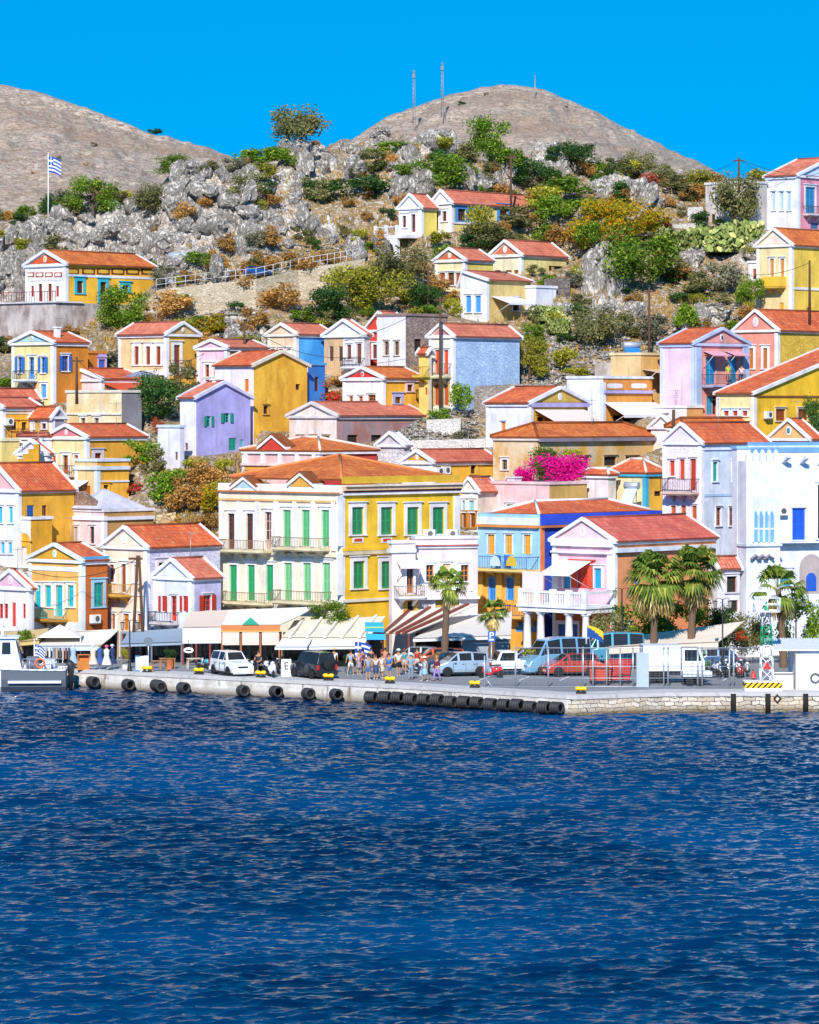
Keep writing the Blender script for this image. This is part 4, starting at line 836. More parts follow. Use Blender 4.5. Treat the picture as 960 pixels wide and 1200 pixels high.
# ---- portico house
h = House('house', 'pink waterfront house with white columned porch, temple pediment and coral side', 648, 720, 843, 772, 634, Y=141.2, f='#f4c2d4', sd='#ee9a68', trim='#f6f4f8', roof='y', apex=609, rc=('#d0584a', '#e07a66', '#b84a40'), tym='#f0ccd4', med='#f0d8d8', lmax=12)
h.band('F', Q_.y(430), Q_.y(392), '#f4eef2', n=.25, name='entablature'); h.band('F', Q_.y(465), Q_.y(455), '#f4f0f6', n=.3); h.band('S', 640, 645, '#dfe6f6', n=.3)
for x in (480, 757): h.band('F', Q_.y(650), Q_.y(466), '#f6f4fa', Q_.x(x-14), Q_.x(x+14), n=.2, name='pilaster')
Q_.win(h, 'F', 535, 568, 640, 34, 'SD', '#2f9ad0', sur='#f4f0f4'); Q_.win(h, 'F', 612, 540, 640, 56, 'SD', '#c83a28', sur='#e04a2c', sw=.5); Q_.win(h, 'F', 690, 540, 640, 36, 'SD', '#2fa4cc', sur='#f4f0f4', sw=.2); Q_.win(h, 'S', 885, 565, 620, 34, 'S', '#2f74b8', sur='#e88a58')
Q_.win(h, 'S', 810, 820, 870, 60, 'S', '#2a5a9a', sur='#e8e4ec'); Q_.win(h, 'F', (510, 570), 820, 885, 40, 'SD', '#2f62a8', sur='#e8e4ec')
Q_.awn(h, 'F', 505, 660, 498, 572, out=2.6, col='#eef0f4', drop=.05)
zd = h.Z('F', h.w/2, 708); PD = 3.6
h.zone('F', 714, 769, '#cc6c40')
m = MB(); wt = plaster('#f4f2f8', .1); xl_ = -h.w-.25; m.box(xl_, .3, -PD, -.22, zd-.45, zd, wt); m.box(xl_-.1, .4, -PD-.12, -.21, zd-.12, zd+.06, wt)
po = m.build('porch', h.root)
for x in (-h.w*.96, -h.w*.74, -h.w*.28, -.05):
    m = MB(); zb = 0; m.lathe([(.42, 0), (.42, .18), (.31, .25), (.29, 1.6), (.25, zd-.72), (.33, zd-.62), (.40, zd-.56), (.40, zd-.46)], (x, -PD+.45, 0), 14, wt); m.build('column', po)
m = MB(); m.box(xl_, .3, -PD+.02, -PD+.2, zd+.9, zd+1.08, wt); m.box(.12, .3, -PD+.21, -.25, zd+.9, zd+1.08, wt)
for i in range(5): x = xl_+.2+i*(h.w+.15)/4; m.box(x-.22, x+.22, -PD-.02, -PD+.3, zd+.07, zd+1.2, wt)
for i in range(27):
    x = xl_+.1+i*(h.w+.3)/26; m.box(x-.05, x+.05, -PD+.06, -PD+.16, zd+.07, zd+.895, wt)
m.build('balustrade', po)
m = MB(); m.box(xl_+.05, xl_+2.0, -PD+.4, -PD+.45, zd+1.1, zd+2.4, fabric('#e4d4dc')); m.build('windbreak_screen', po); h.done()
HP = h
# ---- white stone house with balcony
h = House('house', 'white stone gabled house with red-orange doors, balcony and pale blue side with green shutters', 777, 822, 900, 666, 518, Y=153, f='#f0e8f0', wf=stone('#efe6ee', '#e6dbe6', '#d6cad6', 2.6, 1.8, .03), sd='#dfe8fa', trim='#f4f2fa', roof='y', apex=497.5, rc=R1, tym='#e8e0ec', cor=True)
S_.win(h, 'F', 207, 298, 375, 26, 'S', '#c84a28', sur='#e8dce4', sw=.1); S_.win(h, 'F', 257, 292, 395, 26, 'SD', '#c84a28', sur='#e8dce4', sw=.1); S_.win(h, 'F', 312, 290, 448, 30, 'SD', '#b83c24', sur='#e8dce4', sw=.1); S_.bal(h, 'F', 190, 345, 456, 388, col='#d8b8a8', rail='#6a4a40', depth=1.1, brk=3)
S_.win(h, 'F', (213, 264, 318), 525, 596, 26, 'SD', '#b85a2c', sur='#ece4e8', sw=.1); S_.win(h, 'S', (420, 518), 305, 402, 24, 'S', '#1fa088', sur='#ecf0fa', sw=.12); S_.win(h, 'S', (437, 503), 535, 625, 26, 'G', '#a8643c', sur='#f0ecf4', sw=.1)
h.band('S', 578, 581, '#b4d0f0', n=.05); h.band('S', 522, 527, '#f2f4fc', n=.1); h.done()
# ---- white monastery building
h = House('monastery', 'big white crenellated building with gothic slit windows and cobalt shuttered window at right edge', 858, 864, 1020, 774, 526, Y=146.5, t=70, f='#eef0fa', sd='#eceffa', pil=False, cor=False, capc='#8fbdf0', wear=.15, lmax=18)
h.band('S', 518, 530, '#6fa4e4', 876, 1010, n=.06, name='parapet'); h.band('S', 522, 524, '#cfe4fa', 876, 1010, n=.12)
m = MB(); u0, u1 = h.U('S', 864.5), h.U('S', 904); zt = h.Z('S', u0, 540); zb = h.Z('S', u0, 637); wm = h.ms
h.fb(m, 'S', u0, u1, -1, zt, .02, 1.5, wm); tw = m.build('tower', h.root)
m = MB(); n = 5; st = (u1-u0)/n
for i in range(n):
    a = u0+i*st; L = h.L; z = zt+.003
    for n0, n1 in ((1.2, 1.5),):
        pts = [(a+.04, z), (a+st-.04, z), (a+st-.04, z+.35), (a+st/2, z+.85), (a+.04, z+.35)]
        f0 = [L('S', p, q, n1) for p, q in pts]; f1 = [L('S', p, q, n0) for p, q in pts]; m.poly(f0, wm); m.poly(f1[::-1], wm)
        for j in range(5): k = (j+1) % 5; m.poly([f0[j], f1[j], f1[k], f0[k]], wm)
m.build('battlement', tw)
for c in (580, 607, 634, 661):
    uc = h.U('S', S_.x(c)); z0 = h.Z('S', uc, S_.y(705)); z1 = h.Z('S', uc, S_.y(572)); m = MB(); L = h.L; r = .16
    pts = [(uc-r, z0), (uc+r, z0), (uc+r, z1), (uc+r*.6, z1+.22), (uc, z1+.38), (uc-r*.6, z1+.22), (uc-r, z1)]
    m.poly([L('S', p, q, 1.515) for p, q in pts], plaster('#6fb2e4')); 
    h.fb(m, 'S', uc-r-.09, uc-r, z0, z1+.05, 1.503, 1.62, wm); h.fb(m, 'S', uc+r, uc+r+.09, z0, z1+.05, 1.503, 1.62, wm)
    h.fb(m, 'S', uc-r, uc+r, (z0+z1)/2-.06, (z0+z1)/2+.06, 1.517, 1.56, wm); m.build('gothic_window', h.root)
h.fb(mm := MB(), 'S', u0-.1, u1+.1, zb-.16, zb, .03, 1.65, plaster('#dfe4f4')); h.fb(mm, 'S', u1+.1, h.l, zb-.16, zb, .003, .3, plaster('#dfe4f4')); mm.build('ledge', h.root)
S_.win(h, 'S', 840, 540, 697, 66, 'S', '#1f5ee0', sur='#e8ecfa', sw=.06); h.acunit('S', S_.x(750), S_.y(552)); S_.win(h, 'S', 945, 420, 690, 20, 'K', sur='#f0f2fc')
m = MB(); uc = h.U('S', S_.x(903)); z0 = h.Z('S', uc, S_.y(955)); z1 = h.Z('S', uc, S_.y(840)); L = h.L
for rr, b0, mat, nn in ((.95, z0-.2, plaster('#b8a8a8'), .012), (.42, z0, paint('#2454b8'), .03)):
    zz = z1 if rr > .5 else z0+.9
    pts = [L('S', uc-rr, b0, nn), L('S', uc+rr, b0, nn)]+[L('S', uc+rr*math.cos(t), zz+rr*1.1*math.sin(t), nn) for t in np.linspace(0, math.pi, 13)]; m.poly(pts, mat)
m.build('arched_niche', h.root)
S_.win(h, 'S', 640, 875, 965, 26, 'S', '#2a5fc0', sur='#f2f4fc'); S_.win(h, 'S', 770, 850, 930, 60, 'S', '#3f9ab8', sur='#f2f4fc')
for c, zy in ((765, 300), (855, 305), (945, 310)):
    uc = h.U('S', S_.x(c)); z = h.Z('S', uc, S_.y(zy)); m = MB(); L = h.L; m.hexa([L('S', uc-.16, z-.2, .003), L('S', uc+.16, z-.2, .003), L('S', uc+.16, z+.25, 1.0), L('S', uc-.16, z+.25, 1.0), L('S', uc-.16, z, .003), L('S', uc+.16, z, .003), L('S', uc+.16, z+.5, 1.0), L('S', uc-.16, z+.5, 1.0)], wm); m.build('water_spout', h.root)
for zy in (345, 415):
    uc = h.U('S', S_.x(708)); z = h.Z('S', uc, S_.y(zy)); m = MB(); h.fb(m, 'S', uc-.12, uc+.12, z-.1, z+.1, .003, .8, wm); m.build('water_spout', h.root)
m = MB(); h.fb(m, 'S', h.U('S', S_.x(722)), h.U('S', S_.x(940)), h.Z('S', 4, S_.y(712)), h.Z('S', 4, S_.y(706)), .31, .8, wm); m.build('window_ledge', h.root)
for c in (572, 605, 638): 
    uc = h.U('S', S_.x(c)); z = h.Z('S', uc, S_.y(790)); m = MB(); m.path([h.L('S', uc-.4, z, 1.8), h.L('S', uc, z+.3, 1.8), h.L('S', uc+.4, z, 1.8)], .1, 6, plaster('#9a8e98')); m.build('scalloped_hood', h.root)
h.done()
h = House('house', 'small white house with brick red tiled roof and arched doorway left of the white monastery', 831, 841, 867, 772, 664, Y=144.5, t=62, f='#f0ecf2', sd='#f2eef4', roof='y', rise=1.5, rc=R2, wmax=4, pil=False, cor=False, trim='#e8e4ea', lmax=5)
S_.win(h, 'S', 503, 880, 960, 50, 'K', sur='#e4dce4', arch=True); S_.win(h, 'S', 515, 1000, 1060, 40, 'K', sur=None); h.done()
# ---------------------------------------------------------------- hillside
rng = np.random.default_rng(11)
ROCKS = [(330, 215, 40, 14), (300, 300, 30, 12), (420, 215, 20, 12), (350, 280, 30, 10), (560, 215, 20, 8), (690, 255, 16, 8), (760, 240, 14, 8), (720, 372, 30, 16), (660, 372, 20, 12), (830, 378, 24, 10), (430, 300, 24, 10), (250, 340, 30, 10), (40, 305, 55, 40), (12, 335, 26, 50), (118, 268, 60, 22), (195, 285, 55, 50), (250, 262, 45, 48), (228, 225, 34, 24), (150, 300, 60, 30), (290, 250, 28, 60),
         (358, 198, 42, 18), (403, 158, 24, 14), (442, 160, 30, 13), (516, 172, 38, 14), (466, 196, 22, 14), (474, 228, 26, 14), (340, 255, 16, 22), (384, 283, 24, 10),
         (640, 192, 26, 14), (727, 226, 34, 12), (708, 322, 26, 26), (880, 298, 26, 16), (815, 300, 14, 8), (590, 212, 26, 8), (272, 392, 36, 16), (300, 405, 20, 10), (815, 388, 20, 12), (15, 300, 30, 30)]
NC, NR = 620, 300
pxs = np.linspace(-250, 1210, NC); Ys = D(142.6)+(D(331)-D(142.6))*np.linspace(0, 1, NR)
PX, YY = np.meshgrid(pxs, Ys); XX = (PX-480)*YY/F; ZZ = T0(XX, YY); PY = HZ-(ZZ-HC)*F/YY
rock = np.zeros_like(ZZ)
for x, y, rx, ry in ROCKS: rock = np.maximum(rock, np.clip(1.5-np.hypot((PX-x)/rx, (PY-y)/ry)*1.15, 0, 1))
d1, d2, idv = worley(XX*.36+fbm(XX*.3, YY*.3, 3)*1.4, YY*.36+ZZ*.15, 3); e1, e2, _ = worley(XX*1.1, YY*1.1+ZZ*.4, 8)
ramp_ = np.clip((YY-D(147))/12, 0, 1)
disp = rock*(idv*1.9-.5+np.minimum(d2-d1, .35)*2.4+np.minimum(e2-e1, .3)*1.0)+ramp_*(1-rock)*(fbm(XX*.16, YY*.16, 5, 2)*1.2-.6+fbm(XX*.9, YY*.9, 4, 6)*.4-.2)
ZD = ZZ+disp
mask = np.zeros_like(ZZ)
for (cx, cy, cz, t, w, l) in sorted(FOOT, key=lambda f: -f[1]):
    lx = (XX-cx)*math.cos(t)-(YY-cy)*math.sin(t); ly = (XX-cx)*math.sin(t)+(YY-cy)*math.cos(t)
    dx = np.maximum(np.maximum(-w-lx, lx), 0); dy = np.maximum(np.maximum(-ly, ly-l), 0)
    d = np.hypot(dx, dy); k = np.clip(1-(d-.5)/1.6, 0, 1); k = k*k*(3-2*k)
    k = np.where((ly > l) & (k < 1), k*.8, k)
    ZD = ZD*(1-k)+(cz-.12)*k; mask = np.maximum(mask, k)
T_ = (pxs, Ys, ZD)
def gz(px, Y):
    i = min(max(np.searchsorted(Ys, Y)-1, 0), NR-2); j = min(max(np.searchsorted(pxs, px)-1, 0), NC-2)
    fy = (Y-Ys[i])/(Ys[i+1]-Ys[i]); fx = (px-pxs[j])/(pxs[j+1]-pxs[j])
    return float((ZD[i, j]*(1-fx)+ZD[i, j+1]*fx)*(1-fy)+(ZD[i+1, j]*(1-fx)+ZD[i+1, j+1]*fx)*fy)
def on(px, py):
    """ground point of the built hillside seen at this pixel"""
    j = min(max(int(np.searchsorted(pxs, px))-1, 0), NC-2); fx = (px-pxs[j])/(pxs[j+1]-pxs[j])
    col = ZD[:, j]*(1-fx)+ZD[:, j+1]*fx; pr = HZ-(col-HC)*F/Ys
    ok = np.nonzero((pr <= py) & (Ys > D(148)))[0]
    if not len(ok): return Vector((gx(px, D(300)), D(300), gz(px, D(300))))
    i = ok[0]; Y = float(Ys[i]); return Vector((gx(px, Y), Y, float(col[i])))
def gridmesh(name, XX, YY, ZZ, mat, attr=None):
    nr, nc = XX.shape; me = bpy.data.meshes.new(name); v = np.stack([XX, YY, ZZ], -1).reshape(-1, 3)
    idx = np.arange(nr*nc).reshape(nr, nc); q = np.stack([idx[:-1, :-1], idx[:-1, 1:], idx[1:, 1:], idx[1:, :-1]], -1).reshape(-1, 4)
    me.vertices.add(len(v)); me.vertices.foreach_set('co', v.astype('f4').ravel()); me.loops.add(q.size); me.loops.foreach_set('vertex_index', q.astype('i4').ravel())
    me.polygons.add(len(q)); me.polygons.foreach_set('loop_start', np.arange(0, q.size, 4, dtype='i4')); me.polygons.foreach_set('loop_total', np.full(len(q), 4, 'i4'))
    me.polygons.foreach_set('use_smooth', np.ones(len(q), bool))
    if attr is not None:
        a = me.color_attributes.new('zone', 'FLOAT_COLOR', 'POINT'); a.data.foreach_set('color', attr.astype('f4').reshape(-1))
    me.materials.append(mat); me.update(); me.validate(); return me
def hillmat():
    t = NT('hillside'); g = t.n('ShaderNodeNewGeometry'); mp = t.n('ShaderNodeMapping'); t.l(g.outputs['Position'], mp.inputs[0]); v = mp.outputs[0]
    at = t.n('ShaderNodeVertexColor', layer_name='zone'); sp = t.n('ShaderNodeSeparateColor'); t.l(at.outputs[0], sp.inputs[0])
    n1 = t.noise(v, .22, 6, .65); n2 = t.noise(v, 1.4, 6, .7); n3 = t.noise(v, .5, 6, .7)
    soil = t.mix(t.ramp(n1, (.38, (0, 0, 0)), (.62, (1, 1, 1))), lin('#97795a'), lin('#857460'))
    soil = t.mix(t.ramp(n2, (.45, (0, 0, 0)), (.62, (.9,)*3)), soil, lin('#bb9a68'))
    soil = t.mix(t.ramp(n3, (.5, (0, 0, 0)), (.62, (.85,)*3)), soil, lin('#62603a'))
    vo = t.n('ShaderNodeTexVoronoi', feature='DISTANCE_TO_EDGE'); vo.inputs['Scale'].default_value = 1.5
    wp = t.n('ShaderNodeTexNoise'); wp.inputs['Scale'].default_value = .8; wp.inputs['Detail'].default_value = 5; t.l(v, wp.inputs['Vector']); wm_ = t.n('ShaderNodeVectorMath', operation='MULTIPLY_ADD'); t.l(wp.outputs['Color'], wm_.inputs[0]); wm_.inputs[1].default_value = (2.2, 2.2, 1.2); t.l(v, wm_.inputs[2]); t.l(wm_.outputs[0], vo.inputs['Vector'])
    st = t.ramp(n3, (.50, (1, 1, 1)), (.44, (0, 0, 0)))
    rk = t.mix(t.ramp(n2, (.35, (0, 0, 0)), (.65, (1, 1, 1))), lin('#9a9088'), lin('#ddd3c8'))
    rk = t.mix(t.ramp(vo.outputs['Distance'], (0, (.8,)*3), (.06, (0, 0, 0))), rk, lin('#5c5550'))
    rk = t.mix(t.ramp(n1, (.55, (0, 0, 0)), (.7, (.5,)*3)), rk, lin('#a98c6c'))
    stones = t.ramp(t.noise(v, 2.4, 3, .6), (.535, (0, 0, 0)), (.58, (1, 1, 1)))
    soil = t.mix(stones, soil, lin('#b8aea8'))
    col = t.mix(t.ramp(sp.outputs[0], (.3, (0, 0, 0)), (.5, (1, 1, 1))), soil, rk)
    return t.bsdf(col, .96, t.bump(t.mix(.5, n2, t.ramp(vo.outputs['Distance'], (0, (0, 0, 0)), (.2, (1, 1, 1)))), .8, .3))
zone = np.stack([rock*(1-mask*.6), mask, rock*0, rock*0+1], -1)
o = link('hillside', gridmesh('hillside', XX, YY, ZD, hillmat(), zone), kind='structure')
# far dry hills
def farmat():
    t = NT('dry_slope'); g = t.n('ShaderNodeNewGeometry'); mp = t.n('ShaderNodeMapping'); mp.inputs['Scale'].default_value = (.16, .16, .9); t.l(g.outputs['Position'], mp.inputs[0])
    m2 = t.n('ShaderNodeMapping'); m2.inputs['Scale'].default_value = (.5, .5, .5); t.l(g.outputs['Position'], m2.inputs[0])
    n1 = t.noise(mp.outputs[0], 4.2, 7, .7); n2 = t.noise(m2.outputs[0], 4.6, 6, .7); n3 = t.noise(m2.outputs[0], .12, 6, .6)
    c = t.mix(t.ramp(n1, (.36, (0, 0, 0)), (.62, (1, 1, 1))), lin('#8f7c6c'), lin('#ccb8a6'))
    c = t.mix(t.ramp(n2, (.53, (0, 0, 0)), (.62, (.85,)*3)), c, lin('#75634f'))
    c = t.mix(t.ramp(n2, (.36, (.8,)*3), (.44, (0, 0, 0))), c, lin('#e0d6ce'))
    c = t.mix(t.ramp(n3, (.40, (0, 0, 0)), (.62, (.5,)*3)), c, lin('#94745a'))
    return t.bsdf(c, .97, t.bump(t.mix(.5, n1, n2), 1.0, .5))
FM = farmat(); FARP = []
def far(name, ridge, y0, y1, base, seed):
    px = np.linspace(ridge[0][0], ridge[-1][0], 420); ry = np.interp(px, [r[0] for r in ridge], [r[1] for r in ridge]); ry = ry+(fbm(px*.07, px*0+seed, 4)-.5)*4
    s = np.concatenate([np.linspace(0, 1, 150), 1+np.linspace(.02, .5, 18)])
    PXg, S = np.meshgrid(px, s); RY = np.tile(ry, (len(s), 1)); Yg = y0+(y1-y0)*S
    pyg = np.where(S <= 1, base+(RY-base)*(1-(1-np.minimum(S, 1))**1.15), RY+(S-1)*340)
    X = (PXg-480)*Yg/F; Z = HC-(pyg-HZ)*Yg/F
    Z = Z+np.clip(S*5, 0, 1)*np.where(S > .97, .25, 1)*((fbm(X*.05, Yg*.05, 5, seed)-.5)*5+np.abs(fbm(X*.25, Yg*.1+Z*.2, 4, seed+2)-.5)*3)
    tr = np.floor(Z/2.2)*2.2; Z = np.where(S < .97, Z*.9+tr*.1, Z)
    FARP.append((X, Yg, Z))
    return link(name, gridmesh(name, X, Yg, Z, FM), kind='structure')
far('dry_hill', [(-320, 60), (-120, 70), (0, 98), (45, 107), (90, 120), (135, 137), (180, 155), (230, 170), (275, 184), (330, 215), (400, 250), (470, 275)], D(334), D(334)+100, 292, 3)
far('rocky_peak', [(300, 250), (360, 205), (400, 172), (430, 150), (455, 136), (480, 126), (510, 116), (540, 108), (565, 101), (588, 96), (600, 98), (640, 107), (700, 131), (760, 163), (810, 189), (850, 209), (900, 232), (960, 255), (1040, 280)], D(345), D(345)+115, 262, 9)
# ---------------------------------------------------------------- limestone boulders
import bmesh
def boulder(seed, tall):
    bm = bmesh.new(); bmesh.ops.create_icosphere(bm, subdivisions=3, radius=1)
    r = np.random.default_rng(seed); V = np.array([v.co[:] for v in bm.verts])
    pl = r.normal(size=(13, 3)); pl /= np.linalg.norm(pl, axis=1)[:, None]; dd = r.uniform(.5, .82, 13)
    for n, d in zip(pl, dd):
        k = V @ n-d; V = V-np.where(k > 0, k, 0)[:, None]*n
    cr = np.abs(fbm(V[:, 0]*2.2+seed, V[:, 1]*2.2+V[:, 2]*.7, 4, seed)-.5); V = V*(1-np.clip(.10-cr, 0, .1)*3.2)[:, None]
    V = V*(1+(fbm(V[:, 0]*5, V[:, 2]*5+V[:, 1]*3, 3, seed)-.5)*.18)[:, None]; V[:, 2] *= tall
    for v, c in zip(bm.verts, V): v.co = c
    me = bpy.data.meshes.new('boulder'); bm.to_mesh(me); bm.free(); me.materials.append(rockmat()); return me
BO = [boulder(i, (1.0, 1.35, .7, 1.2, .85, 1.5, .95, 1.1)[i]) for i in range(8)]
def clear(p, r=.6):
    for (cx, cy, cz, t, w, l) in FOOT:
        lx = (p.x-cx)*math.cos(t)-(p.y-cy)*math.sin(t); ly = (p.x-cx)*math.sin(t)+(p.y-cy)*math.cos(t)
        if -w-r < lx < r and -r < ly < l+r: return False
    return True
nb = 0
for x, y, rx, ry in ROCKS:
    for i in range(max(3, int(rx*ry/85))):
        if nb >= 292: break
        a = rng.uniform(0, 6.28); q = rng.uniform(0, 1)**.5; px, py = x+rx*q*math.cos(a), y+ry*q*math.sin(a); p = on(px, py); s = rng.uniform(.5, 1.6)
        if not clear(p, s*.8) or not -10 < px < 970: continue
        link('boulder', BO[int(rng.integers(8))], None, p+Vector((0, 0, s*.15)), (rng.uniform(-.5, .5), rng.uniform(-.5, .5), rng.uniform(0, 6.3)), (s*rng.uniform(.8, 1.2), s*rng.uniform(.8, 1.1), s*rng.uniform(.75, 1.15)),
             label='pale grey cracked limestone boulder among the crags of the hillside', cat='boulder', group='limestone boulders on the hillside'); nb += 1
for i in range(4):
    p = on(708+(-14, 12, 0, -2)[i], (342, 342, 330, 312)[i]); s = (2.1, 2.0, 2.1, 1.5)[i]
    link('boulder', BO[(1, 5, 3, 1)[i]], None, p, (0, 0, i*1.3), (s, s*.8, s*1.2), label='pale grey cracked limestone boulder among the crags of the hillside', cat='boulder', group='limestone boulders on the hillside')
# loose rubble and dry grass
m = MB(); RM = stone('#c8c0bc', '#948a86', '#6a605c', .5)
oct_ = [(1, 0, 0), (0, 1, 0), (-1, 0, 0), (0, -1, 0), (0, 0, .8), (0, 0, -.6)]; of_ = [(0, 1, 4), (1, 2, 4), (2, 3, 4), (3, 0, 4), (1, 0, 5), (2, 1, 5), (3, 2, 5), (0, 3, 5)]
def scatter(n, boxes, fn, avoid=.3):
    for i in range(n):
        x0, x1, y0, y1 = boxes[int(rng.integers(len(boxes)))]; p = on(rng.uniform(x0, x1), rng.uniform(y0, y1))
        if clear(p, avoid): fn(p)
RMat = rockmat()
def pebble(p):
    s = rng.uniform(.1, .36); b = len(m.v); k = m.mi(RMat); r = rng.uniform(.6, 1.2, 6); a = rng.uniform(0, 1.5); c_, s_ = math.cos(a), math.sin(a)
    for (x, y, z), q in zip(oct_, r): m.v.append((p.x+s*q*(x*c_-y*s_), p.y+s*q*(x*s_+y*c_), p.z+.1+s*q*z))
    for f in of_: m.f.append(tuple(b+j for j in f)); m.m.append(k); m.uv.append(None); m.sm.append(False)
scatter(3600, [(640, 800, 370, 470), (690, 800, 380, 440), (640, 700, 380, 420), (470, 560, 470, 520), (210, 300, 340, 400), (790, 880, 360, 400), (560, 660, 420, 455), (200, 260, 560, 630), (300, 430, 290, 330)], pebble)
m.build('rubble', None, kind='stuff')
m = MB(); gmats = [leafmat('#c9a45c', '#b08a48', '#e0c484', .25), leafmat('#a08448', '#8a7a40', '#c0a060', .25)]
def tuft(p):
    mm = gmats[int(rng.integers(2))]; s = rng.uniform(.22, .55)
    for i in range(5):
        a = rng.uniform(0, 6.28); q = rng.uniform(.1, .45)*s; w = .05*s+.03; dx, dy = math.cos(a), math.sin(a)
        m.poly([(p.x-dy*w, p.y+dx*w, p.z-.05), (p.x+dy*w, p.y-dx*w, p.z-.05), (p.x+dx*q, p.y+dy*q, p.z+s)], mm)
scatter(7000, [(195, 262, 555, 640), (195, 262, 555, 640), (200, 480, 270, 400), (200, 330, 540, 640), (0, 180, 370, 420), (640, 900, 330, 440), (300, 480, 200, 300), (480, 860, 190, 300), (560, 680, 300, 420), (330, 440, 280, 330), (740, 880, 350, 420)], tuft)
m.build('dry_grass', None, kind='stuff')
# ---------------------------------------------------------------- foliage
def crown(seed, n, leaf, blobs=8, flat=1.0, spread=.36, fine=1.6):
    r = np.random.default_rng(seed); v = []; f = []
    bc = []
    for i in range(blobs):
        a = r.uniform(0, 6.28); q = r.uniform(.1, 1)**.6*spread; bc.append((q*math.cos(a), q*math.sin(a), r.uniform(.25, .78), r.uniform(.14, .27)))
    for i in range(n):
        x, y, z, br = bc[int(r.integers(blobs))]; d = r.normal(size=3); d /= np.linalg.norm(d); k = r.uniform(.35, 1.08)
        c = np.array((x, y, z*flat))+d*br*k*np.array((1, 1, .85))
        if c[2] < .02: c[2] = abs(c[2])*.5+.02
        nrm = d*.6+r.normal(size=3)*.6; nrm /= np.linalg.norm(nrm); u = np.cross(nrm, r.normal(size=3)); u /= np.linalg.norm(u)+1e-9; w = np.cross(nrm, u)
        s = leaf*r.uniform(.6, 1.3); b = len(v)
        v += [tuple(c-u*s*fine*.5), tuple(c+w*s*.45), tuple(c+u*s*fine*.5), tuple(c-w*s*.45)]; f.append((b, b+1, b+2, b+3))
    return v, f
def leafmesh(name, vf, mat):
    me = bpy.data.meshes.new(name); me.from_pydata(vf[0], [], vf[1]); me.materials.append(mat); me.update(); return me
KIND = {'olive': ('#7d7a50', '#5c6038', '#9a8a5c'), 'green': ('#6f8a2e', '#47661f', '#a4ac48'), 'dark': ('#3f5f2c', '#2a4522', '#64803c'), 'dry': ('#b88c50', '#947244', '#d0aa6c'),
        'yellow': ('#a09a3c', '#7c8030', '#c4b450'), 'autumn': ('#a8902c', '#6f7a2a', '#c8762a'), 'grey': ('#7f7c66', '#66644e', '#9c947c'), 'red': ('#b0604c', '#8a4a3a', '#c88a6a'), 'magenta': ('#d8128c', '#b80a78', '#f04cb0'), 'pink': ('#d8304a', '#8f7a3a', '#6f8a30')}
CM = {}
for k, c in KIND.items(): CM[k] = [leafmesh('foliage', crown(sum(map(ord, k))+i*13, 1500, .05, 9), leafmat(*c)) for i in range(3)]
BIG = {k: [leafmesh('foliage', crown(sum(map(ord, k))+i*7+5, 4200, .032, 15, spread=.38), leafmat(*KIND[k])) for i in range(2)] for k in ('green', 'dark', 'olive', 'autumn', 'yellow', 'magenta')}
LAB = {'olive': 'olive green bush on the rocky slope', 'green': 'fresh green bush on the hillside', 'dark': 'dark evergreen bush on the hillside', 'dry': 'dry brown thorn bush on the slope', 'yellow': 'yellowish green bush on the hillside',
       'autumn': 'bush with mixed green and rust leaves on the hillside', 'grey': 'grey green scrub bush on the slope', 'red': 'rounded reddish bush on the hillside', 'pink': 'bush with pink and red blossoms between houses'}
def bush(px, py, w, h, kind, label=None, Y=None, big=False, name='bush'):
    p = P(px, py, D(Y)) if Y else on(px, py); s = p.y/F; me = (BIG if big else CM)[kind][int(rng.integers(2))]; name = {'dry': 'thorn_bush', 'grey': 'scrub', 'dark': 'evergreen_bush'}.get(kind, name) if not label else name
    if Y is None: p.z -= .1
    return link(name, me, None, p, rng.uniform(0, 6.28), (w*s*1.12, w*s*1.0, h*s*1.12), label=label or LAB[kind], cat=name.replace('_', ' '), group=None if label else kind+' bushes on the hillside')
def tree(px, py, w, h, kind, label, Y=None, trunk=.1):
    p = P(px, py, D(Y)) if Y else on(px, py); s = p.y/F; W, H = w*s, h*s; o = empty('tree', p, rng.uniform(0, 6.28), label, 'tree')
    m = MB(); b = bark(); r = max(.08, W*.035); m.path([(0, 0, -.4), (r*.6, 0, H*.15), (-r*.3, r*.4, H*.42), (r, 0, H*.6)], [r*1.3, r, r*.8, r*.4], 8, b)
    for i in range(5):
        a = i*1.3+.4; m.path([(0, 0, H*(.22+.05*i)), (W*.14*math.cos(a), W*.14*math.sin(a), H*(.42+.04*i)), (W*.28*math.cos(a), W*.28*math.sin(a), H*(.6+.03*i))], [r*.6, r*.4, r*.15], 6, b)
    m.build('trunk', o); link('crown', BIG[kind][int(rng.integers(2))], o, (0, 0, -H*.02), 0, (W*1.1, W, H*1.16))
    return o
